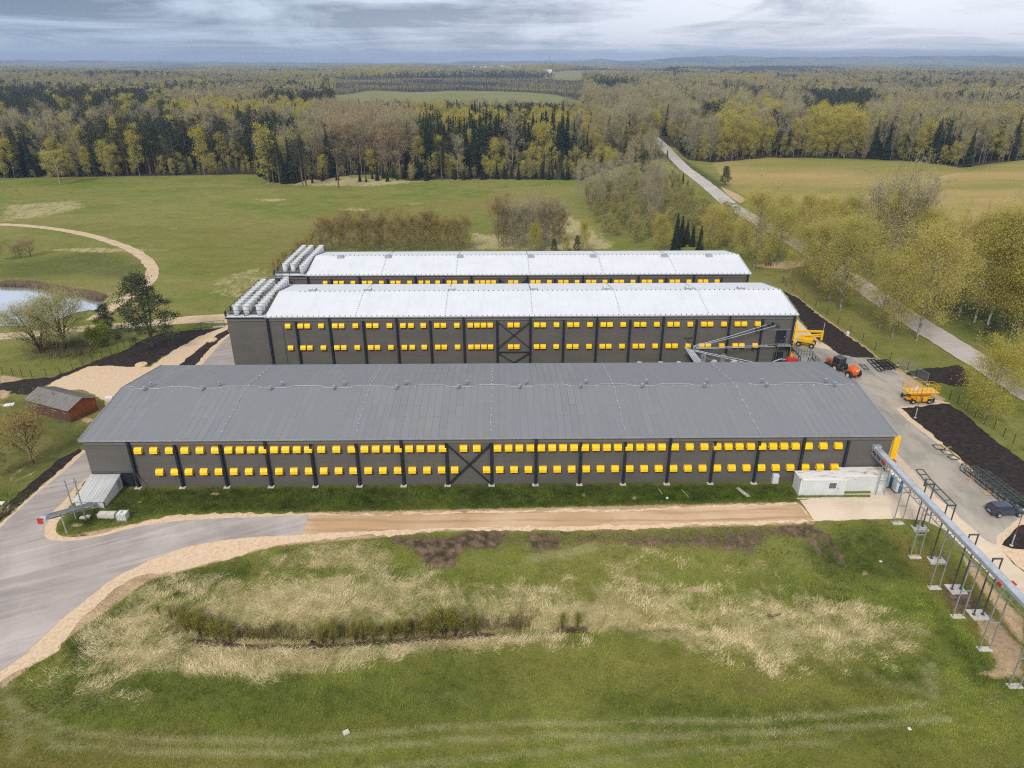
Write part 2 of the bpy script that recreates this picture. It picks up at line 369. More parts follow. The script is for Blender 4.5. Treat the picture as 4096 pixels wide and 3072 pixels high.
c = mixc(gnt, mth(gnt, 'MULTIPLY', a_lush, mapr(gnt, n_mid, .2, .6, .55, 1.)), c, mixc(gnt, mapr(gnt, n_sm, .35, .62), (.020, .038, .008), (.080, .100, .020)))
c = mixc(gnt, mth(gnt, 'MULTIPLY', a_brn, mapr(gnt, n_sm, .25, .62, .25, .95)), c, mixc(gnt, n_fine, (.23, .165, .05), (.17, .145, .035)))
c = mixc(gnt, frag(a_str, n_str, 1.9, .42, .78), c, mixc(gnt, mapr(gnt, n_fine, .3, .7), (.54, .44, .25), (.28, .25, .095)))
c = mixc(gnt, mth(gnt, 'MULTIPLY', frag(a_sand, n_sm, .9, .35, .6), mapr(gnt, n_fine, .2, .5, .8, 1.)), c, mixc(gnt, mapr(gnt, n_sm, .3, .7), (.60, .43, .27), (.40, .27, .155)))
c = mixc(gnt, frag(a_soil, mth(gnt, 'ADD', mth(gnt, 'MULTIPLY', n_sm, .6), mth(gnt, 'MULTIPLY', n_fine, .4)), 2.9, .28, .72), c, mixc(gnt, mapr(gnt, n_sm, .36, .66), (.034, .024, .018), (.22, .15, .095)))
c = mixc(gnt, mth(gnt, 'MULTIPLY', a_trk, mapr(gnt, n_sm, .3, .6, .3, .6)), c, (.42, .38, .20))
# drilled fields: green rows over brown earth
rows = N(gnt, 'ShaderNodeTexWave', wave_type='BANDS', bands_direction='Y', inp={'Vector': pos(gnt, .12, 1, 1), 'Scale': .11, 'Distortion': 3.5, 'Detail': 2, 'Detail Scale': .5}).outputs['Fac']
fcol = mixc(gnt, mapr(gnt, noise(gnt, pos(gnt, .35, 1, 1), .02, 4), .4, .62), (.25, .235, .055), (.52, .34, .145))
fcol = mixc(gnt, mapr(gnt, rows, .3, .9, 0, .4), fcol, (.34, .24, .09))
c = mixc(gnt, mth(gnt, 'MULTIPLY', a_fld, .92), c, fcol)
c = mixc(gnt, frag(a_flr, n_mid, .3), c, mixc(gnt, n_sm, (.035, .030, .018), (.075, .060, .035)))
# far meadows keep their pale green between the woods
c = mixc(gnt, a_pond, c, mixc(gnt, mapr(gnt, noise(gnt, P, .01, 3), .35, .65), (.17, .19, .055), (.24, .21, .09)))
gnt.links.new(c, gb.inputs['Base Color'])
bump(gnt, gb, mth(gnt, 'ADD', n_fine, mth(gnt, 'MULTIPLY', n_str, 2.)), .9, .22)

FAR_FIELDS = [[(1380, 440), (1290, 385), (1480, 362), (1640, 370), (1800, 363), (2050, 367), (2220, 380), (2320, 408), (2330, 440), (2150, 452), (1900, 458), (1600, 452)],
              [(2180, 288), (2600, 287), (2720, 296), (2650, 318), (2450, 322), (2280, 322), (2160, 310)], [(2760, 284), (3050, 285), (3300, 292), (3200, 308), (3000, 310), (2780, 302)],
              [(1580, 283), (1800, 283), (1820, 300), (1600, 300)], [(2330, 400), (2400, 372), (2520, 376), (2600, 395), (2620, 425), (2420, 430)], [(2680, 368), (2820, 370), (2840, 400), (2680, 400)], [(900, 298), (1120, 297), (1150, 318), (900, 320)], [(3100, 330), (3180, 330), (3200, 362), (3090, 362)]]
FF = [G(p) for p in FAR_FIELDS]
def far_field(X, Y):
    m = np.full(np.shape(X), -1e9)
    for p in FF: m = np.maximum(m, sdf(p, X, Y))
    return m
Z = h(XX, YY)
POND = [(-260, 1215), (-150, 1160), (0, 1144), (79, 1142), (120, 1148), (160, 1160), (230, 1168), (301, 1172), (347, 1188), (393, 1197), (426, 1206), (405, 1220), (384, 1236), (350, 1238), (300, 1248), (200, 1285), (100, 1300), (0, 1302), (-150, 1290)]
pw = G(POND); Z = Z-.55*sstep(sdf(pw, XX, YY)/2.+.7)
Z = Z+np.where((XX > -80) & (XX < 62) & (YY < -5), .12*(fbm(XX, YY, 3.1, 9)-.5), 0)*(maskval('straw', XX, YY)+.3)
me = bpy.data.meshes.new('ground'); ny, nx = XX.shape
vv = np.stack([XX, YY, Z], -1).reshape(-1, 3); ii = np.arange(ny*nx).reshape(ny, nx)
ff = np.stack([ii[:-1, :-1], ii[:-1, 1:], ii[1:, 1:], ii[1:, :-1]], -1).reshape(-1, 4)
def np_mesh(me, vv, ff, k):
    me.vertices.add(len(vv)); me.vertices.foreach_set('co', vv.astype(np.float32).ravel())
    me.loops.add(ff.size); me.loops.foreach_set('vertex_index', ff.astype(np.int32).ravel())
    me.polygons.add(len(ff)); me.polygons.foreach_set('loop_start', np.arange(0, ff.size, k, dtype=np.int32)); me.polygons.foreach_set('loop_total', np.full(len(ff), k, np.int32))
    me.update(calc_edges=True)
np_mesh(me, vv, ff, 4)
me.polygons.foreach_set('use_smooth', np.ones(len(ff), bool))
def setmask(me, name, a, b, c):
    at = me.attributes.new(name, 'FLOAT_COLOR', 'POINT')
    at.data.foreach_set('color', np.stack([a.ravel(), b.ravel(), c.ravel(), np.ones(a.size)], -1).astype(np.float32).ravel())
ffm = sstep(far_field(XX, YY)/30.+.5)
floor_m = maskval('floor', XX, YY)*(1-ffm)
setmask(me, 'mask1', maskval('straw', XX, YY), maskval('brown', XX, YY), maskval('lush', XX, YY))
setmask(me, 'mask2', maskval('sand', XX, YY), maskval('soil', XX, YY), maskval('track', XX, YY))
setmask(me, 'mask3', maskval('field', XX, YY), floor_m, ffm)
me.materials.append(gm)
ground = bpy.data.objects.new('ground', me); COL.objects.link(ground); tag(ground, kind='structure')

# ------------------------------------------------------------------ sheets lying on the ground
def jit_outline(pts, step, amp, rng):
    out = []; n = len(pts)
    for i in range(n):
        a = np.array(pts[i]); b = np.array(pts[(i+1) % n]); L = np.hypot(*(b-a)); k = max(1, int(L/step))
        nrm = np.array([-(b-a)[1], (b-a)[0]])/max(L, 1e-6)
        for j in range(k):
            out.append(tuple(a+(b-a)*j/k+nrm*rng.normal(0, amp)*(1 if j else .3)))
    return out
def sheet(name, pts, mat, off, amp=.12, step=.7, grid=.9, px=True, kind='structure', lip=0.):
    rng = np.random.RandomState(len(name)*13+len(pts))
    w = G(pts) if px else pts
    o = jit_outline(w, step, amp, rng); n = len(o)
    xs = [p[0] for p in o]; ys = [p[1] for p in o]
    gx, gy = np.meshgrid(np.arange(min(xs), max(xs), grid), np.arange(min(ys), max(ys), grid))
    d = sdf(w, gx, gy); ins = d > max(grid*.5, amp*4)
    V = [Vector(p) for p in o]+[Vector((float(a), float(b))) for a, b in zip(gx[ins], gy[ins])]
    r = delaunay_2d_cdt(V, [], [list(range(n))], 1, 1e-4)
    vs = np.array([(v.x, v.y) for v in r[0]]); z = h(vs[:, 0], vs[:, 1])+off
    m = MB(); m.add(list(zip(vs[:, 0], vs[:, 1], z)), [tuple(f) for f in r[2]])
    me = mesh_of(name, m, mat); ob = bpy.data.objects.new(name, me); COL.objects.link(ob)
    # faces up
    if me.polygons and np.mean([p.normal.z for p in me.polygons]) < 0: me.flip_normals()
    return tag(ob, kind=kind)
def ribbon(name, ctr, widths, mat, off, amp=.1, step=2., kind='structure'):
    P0 = np.array(ctr, float); L = np.r_[0, np.cumsum(np.hypot(*np.diff(P0, axis=0).T))]
    s = np.arange(0, L[-1], step); t = np.interp(s, L, np.arange(len(L)))
    # smooth the centre line
    x = np.interp(s, L, P0[:, 0]); y = np.interp(s, L, P0[:, 1]); wd = np.interp(s, L, widths)
    for _ in range(int(12/step*3)+6):
        x[1:-1] = (x[:-2]+2*x[1:-1]+x[2:])/4; y[1:-1] = (y[:-2]+2*y[1:-1]+y[2:])/4
    tx = np.gradient(x); ty = np.gradient(y); l = np.hypot(tx, ty); nx_, ny_ = -ty/l, tx/l
    rows = []
    K = 5
    rng = np.random.RandomState(5)
    for k in range(K):
        u = (k/(K-1)-.5)*wd+(rng.normal(0, amp, len(s)) if k in (0, K-1) else 0)
        X = x+nx_*u; Y = y+ny_*u; rows.append(np.stack([X, Y, h(X, Y)+off], -1))
    V = np.stack(rows, 1).reshape(-1, 3); m = MB()
    m.add(V.tolist(), [(i*K+k, i*K+k+1, (i+1)*K+k+1, (i+1)*K+k) for i in range(len(s)-1) for k in range(K-1)])
    me = mesh_of(name, m, mat)
    if np.mean([p.normal.z for p in me.polygons]) < 0: me.flip_normals()
    ob = bpy.data.objects.new(name, me); COL.objects.link(ob); return tag(ob, kind=kind), (x, y)

# surface materials
def dusty(name, base, dust, track, dust_lo=.4, dust_hi=.62, stretch=(.25, 1.3, 1), rz=0.):
    m, nt, b = newmat(name); b.inputs['Roughness'].default_value = .95; b.inputs['Specular IOR Level'].default_value = .12
    p = pos(nt); ps = N(nt, 'ShaderNodeMapping', inp={0: N(nt, 'ShaderNodeMapping', inp={0: p, 2: (0, 0, rz)}).outputs[0], 3: stretch}).outputs[0]
    c = mixc(nt, mapr(nt, noise(nt, p, .09, 5, .6, .6), dust_lo, dust_hi), base, dust)
    c = mixc(nt, mapr(nt, noise(nt, ps, .7, 5, .65, .8), .5, .75, 0, .6), c, track)
    c = mixc(nt, mapr(nt, noise(nt, ps, .35, 4, .6, .5), .52, .3, 0, .5), c, tuple(v*.72 for v in base))
    c = mixc(nt, mapr(nt, noise(nt, p, 14, 3, .7), .3, .7, 0, .35), c, tuple(v*.6 for v in base))
    nt.links.new(c, b.inputs['Base Color']); bump(nt, b, noise(nt, p, 9, 4), .35, .03)
    return m
M_asph = dusty('dusty_asphalt', (.33, .29, .27), (.52, .46, .42), (.66, .59, .53), .38, .66, (.06, 1.5, 1), -.42)
M_asph2 = dusty('yard_asphalt', (.27, .25, .22), (.48, .42, .345), (.55, .49, .41), .36, .64, (1.2, .35, 1))
M_conc = dusty('pale_gravel', (.70, .57, .44), (.62, .49, .36), (.76, .63, .50), .4, .6)
M_track = dusty('dirt_track', (.50, .33, .185), (.62, .44, .285), (.33, .205, .11), .40, .62, (.035, 1.5, 1))
nt = M_track.node_tree; b = nt.nodes['Principled BSDF']; src = b.inputs['Base Color'].links[0].from_socket
sy = N(nt, 'ShaderNodeSeparateXYZ', inp={0: pos(nt)}); yy = mth(nt, 'ADD', sy.outputs[1], mth(nt, 'MULTIPLY', noise(nt, pos(nt, .05, .05, 1), 1., 2), 3.2))
rt = mapr(nt, mth(nt, 'SINE', mth(nt, 'MULTIPLY', yy, 3.7), 0), .35, .95, 0, .6)
nt.links.new(mixc(nt, mth(nt, 'MULTIPLY', rt, mapr(nt, noise(nt, pos(nt, .12, 1, 1), .9, 4), .35, .6)), src, (.26, .16, .085)), b.inputs['Base Color'])
M_sand = pm('sand_verge', (.66, .49, .33), (.46, .32, .195), 2.6, .95, bs=.5, lo=.42, hi=.78)
M_soil = pm('dark_soil', (.016, .011, .009), (.050, .035, .028), 1.3, .95, bs=1., lo=.42, hi=.78)
M_path = pm('sandy_path', (.60, .45, .30), (.45, .33, .20), .5, .95, bs=.3)
M_road = dusty('country_road', (.46, .41, .37), (.54, .48, .44), (.60, .54, .49), .4, .6)
LEFT_AS = [(329, 1819), (259, 1884), (185, 1944), (93, 2023), (0, 2112), (-420, 2420), (-700, 2800), (-560, 3040), (-250, 2850), (0, 2686), (105, 2615), (200, 2521), (263, 2463), (342, 2400), (420, 2337), (499, 2287), (551, 2266), (602, 2241), (694, 2204), (764, 2185), (880, 2162), (1024, 2148), (1211, 2139), (1235, 2060), (1024, 2068), (833, 2076), (694, 2086), (579, 2102), (463, 2130), (352, 2155), (287, 2165), (217, 2164), (190, 2157), (176, 2143), (183, 2097), (218, 2039), (250, 2009), (305, 1944), (352, 1907)]
SAND_A = [(324, 1800), (259, 1866), (185, 1930), (93, 2014), (0, 2094), (-420, 2400), (-760, 2800), (-560, 3100), (-250, 2900), (0, 2728), (79, 2678), (150, 2650), (236, 2600), (294, 2515), (345, 2455), (399, 2411), (462, 2352), (552, 2305), (700, 2290), (800, 2262), (920, 2240), (1040, 2195), (1149, 2176), (1302, 2157), (1441, 2140), (1580, 2140), (1765, 2122), (2048, 2122), (2326, 2120), (2557, 2114), (2835, 2102), (3072, 2095), (3262, 2088), (3240, 2066), (3185, 2008), (3072, 2014), (2835, 2023), (2511, 2039), (2233, 2039), (2048, 2044), (1811, 2046), (1580, 2055), (1441, 2058), (1255, 2051), (1024, 2054), (833, 2056), (694, 2062), (575, 2084), (470, 2112), (400, 2136), (330, 2146), (262, 2148), (222, 2128), (230, 2097), (266, 2045), (300, 1991), (340, 1925), (356, 1900)]
def world_pts(pts, extra=()): return G(pts)+list(extra)
sheet('sand_verge', world_pts(SAND_A[:-1], [(-54.6, 2.), (-54.6, 40), (-58, 44), (-60, 10)]), M_sand, .02, .16, px=False)
# road beside the west gable reaches behind the front building
sheet('asphalt_road', world_pts(LEFT_AS, [(-55.2, 3.), (-54.7, 30), (-47.6, 34), (-47.6, 62), (-51.5, 62), g(921, 1338), g(893, 1364), g(805, 1461), (-58.5, 20)]), M_asph, .035, .05, px=False)
sheet('dirt_track', [(1236, 2064), (1441, 2062), (1811, 2056), (2233, 2049), (2511, 2046), (2835, 2032), (3072, 2024), (3188, 2018), (3240, 2066), (3258, 2080), (3072, 2086), (2835, 2088), (2557, 2098), (2326, 2106), (2048, 2108), (1765, 2112), (1500, 2122), (1213, 2136)], M_track, .045, .1)
sheet('sand_lot', [(165, 1560), (222, 1521), (352, 1466), (430, 1463), (523, 1468), (602, 1468), (694, 1401), (787, 1350), (880, 1313), (912, 1300), (912, 1322), (824, 1373), (716, 1461), (720, 1500), (560, 1640), (430, 1700), (417, 1600), (330, 1560)], M_sand, .02, .12)
sheet('soil_bed', [(-90, 1560), (0, 1535), (93, 1518), (199, 1512), (278, 1486), (370, 1449), (417, 1431), (509, 1398), (546, 1370), (625, 1338), (741, 1324), (833, 1316), (905, 1309), (860, 1322), (787, 1350), (694, 1401), (600, 1462), (523, 1468), (430, 1463), (352, 1466), (222, 1521), (157, 1560), (150, 1582), (69, 1577), (20, 1560)], M_soil, .05, .22)
sheet('soil_strip', [(914, 1316), (866, 1341), (824, 1373), (713, 1464), (778, 1464), (830, 1405), (880, 1360), (918, 1334)], M_soil, .05, .1)
sheet('soil_strip', [(319, 1794), (231, 1841), (162, 1901), (69, 1979), (0, 2040), (-100, 2120), (-100, 2165), (0, 2085), (93, 2006), (185, 1925), (259, 1862), (326, 1806)], M_soil, .05, .12)
YARD = [(3190, 1278), (3243, 1334), (3271, 1359), (3322, 1392), (3350, 1422), (3424, 1433), (3502, 1434), (3581, 1484), (3640, 1530), (3700, 1580), (3757, 1607), (3762, 1621), (3697, 1627), (3604, 1629), (3590, 1637), (3628, 1676), (3688, 1722), (3734, 1757), (3776, 1796), (3822, 1843), (3859, 1864), (3952, 1944), (4044, 2009), (4130, 2050), (4120, 2075), (4040, 2110), (3992, 2160), (3995, 2200), (4096, 2290), (4500, 2600), (4400, 2720), (4096, 2424), (4018, 2358), (3934, 2272), (3859, 2200), (3780, 2120), (3700, 2084), (3614, 2076), (3430, 2079), (3257, 2084), (3240, 2060), (3198, 2000), (3290, 1990), (3480, 1990)]
sheet('gravel_yard', world_pts(YARD, [(52, -1), (54.4, 0), (54.4, 30), (54.4, 44)]), M_conc, .03, .06, px=False)
sheet('yard_asphalt', world_pts([(3500, 1437), (3560, 1470), (3640, 1530), (3700, 1585), (3745, 1609), (3720, 1619), (3604, 1624), (3584, 1637), (3628, 1680), (3688, 1727), (3734, 1762), (3776, 1801), (3859, 1870), (3952, 1950), (4044, 2016), (4110, 2055), (4040, 2105), (3985, 2150), (3986, 2180), (3952, 2167), (3859, 2088), (3743, 1986), (3674, 1907), (3590, 1815)], [(57.5, 14), (56.5, 33), (58, 52), (61, 52.5)]), M_asph2, .045, .07, px=False)
sheet('soil_bed', [(3132, 1165), (3192, 1193), (3280, 1267), (3331, 1299), (3396, 1350), (3465, 1396), (3507, 1431), (3424, 1431), (3359, 1419), (3322, 1387), (3271, 1355), (3240, 1325), (3200, 1276), (3190, 1240)], M_soil, .06, .14)
sheet('soil_bed', [(3604, 1633), (3697, 1625), (3766, 1613), (3794, 1616), (3859, 1657), (3928, 1718), (3998, 1778), (4067, 1824), (4130, 1880), (4250, 1960), (4200, 2070), (4096, 2037), (4044, 2000), (3952, 1930), (3859, 1852), (3785, 1790), (3734, 1741), (3651, 1676)], M_soil, .06, .14)
sheet('soil_bed', [(4120, 2080), (4067, 2112), (4035, 2148), (4008, 2180), (4050, 2196), (4120, 2200), (4200, 2160)], M_soil, .06, .12)
sheet('soil_bed', [(3620, 1495), (3641, 1485), (3680, 1480), (3720, 1472), (3790, 1468), (3836, 1461), (3877, 1493), (3884, 1520), (3870, 1545), (3813, 1544), (3760, 1530), (3711, 1534), (3674, 1510)], M_soil, .05, .2)
sheet('sand_verge', [(3575, 1500), (3640, 1548), (3740, 1600), (3800, 1612), (3800, 1640), (3700, 1650), (3690, 1700), (3760, 1765), (3859, 1838), (3952, 1918), (4044, 1990), (4130, 2030), (4130, 2062), (4040, 2020), (3950, 1952), (3859, 1872), (3770, 1800), (3690, 1735), (3620, 1680), (3585, 1640), (3600, 1622), (3700, 1618), (3640, 1570)], M_sand, .027, .12)
sheet('sand_verge', [(3983, 2190), (3986, 2150), (4036, 2106), (4125, 2072), (4220, 2090), (4300, 2300), (4330, 2470), (4200, 2370), (4050, 2245)], M_sand, .024, .1)
sheet('sand_verge', [(716, 1466), (768, 1400), (830, 1352), (905, 1314), (930, 1335), (900, 1372), (815, 1466)], M_sand, .027, .1)
# country road and tracks
rc = [(128., 640.), (113.5, 470)]+[g(*p) for p in [(2660, 590), (2742, 677), (2835, 746), (2931, 830)]]
rA = g(2931, 830); rB = g(3620, 1264)
mid = [(rA[0]+(rB[0]-rA[0])*t+2*math.sin(math.pi*t), rA[1]+(rB[1]-rA[1])*t) for t in (.25, .5, .75)]
rc += mid+[g(3620, 1264), g(3780, 1364), g(3905, 1440), (93.6, 20), (93.4, -20), (93., -70)]
_, ROADXY = ribbon('country_road', rc, [6.6]*len(rc), M_road, .12, .12)
ROADLINE = list(zip(ROADXY[0][::4], ROADXY[1][::4]))
pth = G([(-500, 905), (0, 896), (93, 902), (185, 910), (278, 924), (370, 945), (463, 972), (532, 1000), (579, 1030), (611, 1062), (618, 1095), (602, 1135), (546, 1170), (500, 1192), (455, 1225), (400, 1262), (360, 1290)])
ribbon('dirt_path', pth, [3.2]*len(pth), M_path, .05, .14)
pth2 = G([(-300, 1370), (0, 1350), (140, 1335), (278, 1320), (393, 1310), (509, 1301), (602, 1293), (741, 1280), (907, 1264)])+[(-38, 62), (-20, 60)]
ribbon('farm_track', pth2, [4.2, 4.2, 4, 4, 4, 4, 4.4, 5.2, 6., 5, 4], M_path, .055, .14)
# pond
wm, wnt, wb = newmat('pond_water')
wb.inputs['Metallic'].default_value = .8; wb.inputs['Base Color'].default_value = (.82, .86, .9, 1); wb.inputs['Roughness'].default_value = .06; wb.inputs['IOR'].default_value = 1.33; wb.inputs['Specular IOR Level'].default_value = 1.
wb.inputs['Coat Weight'].default_value = .6; wb.inputs['Coat Roughness'].default_value = .04
bump(wnt, wb, noise(wnt, pos(wnt), 1.5, 3), .06, .03)
sheet('pond_water', G(POND), wm, -.22, .08, px=False)
# ------------------------------------------------------------------ building materials
def wallmat(name, c):
    m, nt, b = newmat(name); b.inputs['Roughness'].default_value = .55; b.inputs['Specular IOR Level'].default_value = .3
    p = pos(nt)
    s = N(nt, 'ShaderNodeSeparateXYZ', inp={0: p})
    rib = N(nt, 'ShaderNodeTexWave', wave_type='BANDS', bands_direction='Z', inp={'Vector': p, 'Scale': .95, 'Distortion': 0.}).outputs['Fac']
    seam = mth(nt, 'LESS_THAN', mth(nt, 'FRACT', mth(nt, 'DIVIDE', s.outputs[2], 1.19), 0), .025)
    col = mixc(nt, mapr(nt, noise(nt, pos(nt, .3, .3, 1), .6, 5), .35, .65), c, tuple(v*.86 for v in c))
    col = mixc(nt, mapr(nt, noise(nt, pos(nt, 2.5, 2.5, .12), 1., 4), .5, .8, 0, .3), col, tuple(v*1.25 for v in c))
    dirt = mapr(nt, mth(nt, 'ADD', s.outputs[2], mth(nt, 'MULTIPLY', noise(nt, p, .8, 4), 1.2)), 0.4, 1.9, .45, 0)
    col = mixc(nt, dirt, col, (.10, .085, .065)); col = mixc(nt, mth(nt, 'MULTIPLY', seam, .55), col, tuple(v*.5 for v in c))
    nt.links.new(col, b.inputs['Base Color']); bump(nt, b, rib, .1, .02); return m
M_wall = wallmat('grey_cladding', (.124, .114, .104))
M_fascia = pm('fascia_steel', (.16, .145, .128), (.14, .126, .112), .7, .5)
M_col = pm('navy_steel', (.014, .019, .028), (.022, .028, .038), .8, .5, bs=.1)
M_yel = pm('yellow_plastic', (.95, .60, .004), (.88, .52, .004), 1.4, .45, bs=.1)
M_yel2 = pm('yellow_cladding', (.92, .58, .012), (.85, .50, .01), .5, .5, bs=.1)
M_galv = pm('galvanised_steel', (.52, .56, .60), (.40, .44, .48), 1.5, .42, .35, bs=.15, spec=.5)
M_galvd = pm('dull_galvanised', (.40, .42, .44), (.30, .32, .34), 2., .5, .4, bs=.1)
M_dksteel = pm('painted_dark_steel', (.055, .068, .068), (.09, .10, .10), 2., .5, bs=.1)
M_cement = pm('concrete', (.60, .56, .50), (.47, .43, .37), 1.4, .9, bs=.4)
M_whitep = pm('white_panel', (.66, .68, .68), (.58, .60, .59), .8, .5, bs=.05)
M_white = pm('white_paint', (.72, .73, .73), (.64, .65, .65), .8, .5, bs=.05)
M_sky = pm('skylight_kerb', (.36, .37, .39), (.30, .31, .33), 2., .6, bs=0)
M_door_hoodshade = pm('dark_door', (.012, .016, .024), (.02, .024, .03), .8, .4, bs=.05)  # door colour, also used for the painted-in shadow under the vent hoods
M_black = pm('black_rubber', (.012, .012, .012), (.03, .027, .022), 5., .8, obj=True)
M_glass, _n, _b = newmat('dark_glass'); _b.inputs['Base Color'].default_value = (.01, .013, .018, 1); _b.inputs['Roughness'].default_value = .08; _b.inputs['Specular IOR Level'].default_value = .8
M_red = pm('red_paint', (.55, .03, .02), (.45, .03, .025), 2., .5, obj=True)
M_wood = pm('raw_timber', (.52, .38, .22), (.36, .25, .14), 3., .8)
M_rust = pm('rusty_steel', (.20, .10, .07), (.13, .08, .06), 3., .8)
# felt roof of the front building
M_felt, nt, b = newmat('roofing_felt'); b.inputs['Roughness'].default_value = .85; b.inputs['Specular IOR Level'].default_value = .25
s = N(nt, 'ShaderNodeSeparateXYZ', inp={0: pos(nt)}); cv = N(nt, 'ShaderNodeCombineXYZ', inp={0: s.outputs[1], 1: s.outputs[0], 2: 0.})
br = N(nt, 'ShaderNodeTexBrick', offset=.37, offset_frequency=2, squash=1., inp={'Vector': cv.outputs[0], 'Color1': (.192, .199, .213, 1), 'Color2': (.232, .231, .234, 1), 'Mortar': (.09, .095, .10, 1), 'Scale': 1., 'Mortar Size': .03, 'Mortar Smooth': .3, 'Bias': 0., 'Brick Width': 7.3, 'Row Height': 1.0})
cc = mixc(nt, mapr(nt, noise(nt, pos(nt, 1, .25, 1), .12, 4), .35, .65), br.outputs['Color'], (.200, .206, .220))
cc = mixc(nt, mapr(nt, noise(nt, pos(nt), .5, 5), .5, .8, 0, .35), cc, (.265, .25, .235))
cc = mixc(nt, mapr(nt, noise(nt, pos(nt), 22, 3, .7), .35, .7, 0, .35), cc, (.185, .192, .205))
nt.links.new(cc, b.inputs['Base Color']); bump(nt, b, noise(nt, pos(nt), 25, 3), .3, .02)
M_wroof, nt, b = newmat('white_membrane'); b.inputs['Roughness'].default_value = .5; b.inputs['Specular IOR Level'].default_value = .3
cc = mixc(nt, mapr(nt, noise(nt, pos(nt), .25, 5), .35, .7), (.66, .675, .70), (.61, .625, .655))
s = N(nt, 'ShaderNodeSeparateXYZ', inp={0: pos(nt)}); sm = mth(nt, 'LESS_THAN', mth(nt, 'FRACT', mth(nt, 'DIVIDE', s.outputs[0], 1.96), 0), .03)
cc = mixc(nt, mapr(nt, noise(nt, pos(nt, 1.6, .12, 1), .8, 5), .5, .8, 0, .4), cc, (.52, .535, .57)); cc = mixc(nt, mth(nt, 'MULTIPLY', sm, .35), cc, (.45, .47, .51)); nt.links.new(cc, b.inputs['Base Color'])
M_dot = pm('fixing_caps', (.10, .11, .14), (.08, .09, .12), 2., .6, bs=0)

def hood_mesh(w, hh, d):
    # bent hood: sloping front, closed cheeks, thin lip
    m = MB()
    prof = [(0, 0, hh), (0, -d*.45, hh), (0, -d, hh*.55), (0, -d*1.02, hh*.06), (0, -d*.96, 0), (0, 0, 0)]
    m.extr([(-w/2, y, z) for _, y, z in prof], (w, 0, 0)); 
    m.box((-w/2-.03, -.04, -.03), (w/2+.03, 0, hh+.03)); m.box((-w/2-.02, -d*1.05, -.03), (w/2+.02, -d*.85, .05))
    m.box((-w*.32, -d*.80, hh*.62), (w*.32, -d*.62, hh*.80))
    m.box((-w*.47, -d*.9, -.12), (w*.47, -.01, -.03), 1); m.box((-w*.5-.05, -.035, -.14), (w*.5+.05, -.01, -.03), 1)  # dark strips at the lower opening, painting in the shadow under the lip
    return m
def building(name, label, x0, x1, y0, D, H, R, bays, roofmat, hoods, hsize, ox0=None, group=None, xcols=None, high_every=2):
    """x0..x1 gables, y0 front wall, D depth, H eave, R ridge rise"""
    t = thing(name, label, 'building', (x0, y0, 0), group)
    m = MB(); yr = y0+D/2
    m.extr([(x0, y0, -.6), (x0, y0+D, -.6), (x0, y0+D, H-.12), (x0, yr, H+R-.12), (x0, y0, H-.12)], (x1-x0, 0, 0))
    wall = mk('wall', m, M_wall, t)
    ov = .32; sl = R/(D/2); m = MB()
    e0 = (y0-ov, H-ov*sl); e1 = (y0+D+ov, H-ov*sl); th = .16; xa = (ox0 if ox0 is not None else x0-ov); xb = x1+ov
    m.extr([(xa, e0[0], e0[1]-th), (xa, yr, H+R-th), (xa, e1[0], e1[1]-th), (xa, e1[0], e1[1]), (xa, yr, H+R), (xa, e0[0], e0[1])], (xb-xa, 0, 0))
    mk('roof', m, roofmat, t)
    m = MB(); m.box((xa, y0-ov-.1, H-ov*sl-.20), (xb, y0-ov+.0, H-ov*sl-.02))
    m.beam((xb+.03, y0-ov, H-ov*sl-.03), (xb+.03, yr, H+R-.03), .1, .22); m.beam((xb+.03, yr, H+R-.03), (xb+.03, y0+D+ov, H-ov*sl-.03), .1, .22)
    if ox0 is None:
        m.beam((xa-.03, y0-ov, H-ov*sl-.03), (xa-.03, yr, H+R-.03), .1, .22); m.beam((xa-.03, yr, H+R-.03), (xa-.03, y0+D+ov, H-ov*sl-.03), .1, .22)
    mk('gutter', m, M_galvd, t)
    m = MB(); m.box((x0+.02, y0-.10, H-.85), (x1+.04, y0+.0, H-.22)); m.box((x0+.02, y0-.14, H-.90), (x1+.04, y0+.0, H-.84)); mk('fascia', m, M_fascia, t)
    for i, x in enumerate(xcols):
        m = MB(); top = H-.22 if i % high_every == (0 if high_every == 2 else 0) else H-.92
        m.box((x-.16, y0-.22, .0), (x+.16, y0-.18, top)); m.box((x-.16, y0-.42, .0), (x+.16, y0-.38, top)); m.box((x-.05, y0-.38, .02), (x+.05, y0-.22, top-.02)); m.box((x-.30, y0-.5, .0), (x+.30, y0-.1, .06))
        m.box((x-.10, y0-.18, .02), (x+.10, y0-.02, top-.03))
        c = mk('column', m, M_col, t)
        m = MB(); m.box((x-.42, y0-.72, -.7), (x+.42, y0-.12, .10)); mk('footing', m, M_cement, c)
    hm = None
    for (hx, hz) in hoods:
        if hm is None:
            hm = bpy.data.meshes.new('vent_hood'); hm = mesh_of('vent_hood', hood_mesh(*hsize), [M_yel, M_door_hoodshade])
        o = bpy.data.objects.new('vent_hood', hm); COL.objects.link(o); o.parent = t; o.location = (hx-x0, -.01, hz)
    return t, wall
def brace(t, pts, w=.16):
    for a, b_ in pts:
        m = MB(); m.beam(a, b_, w, w*.7); mk('brace', m, M_col, t)

K = 1024/2212.
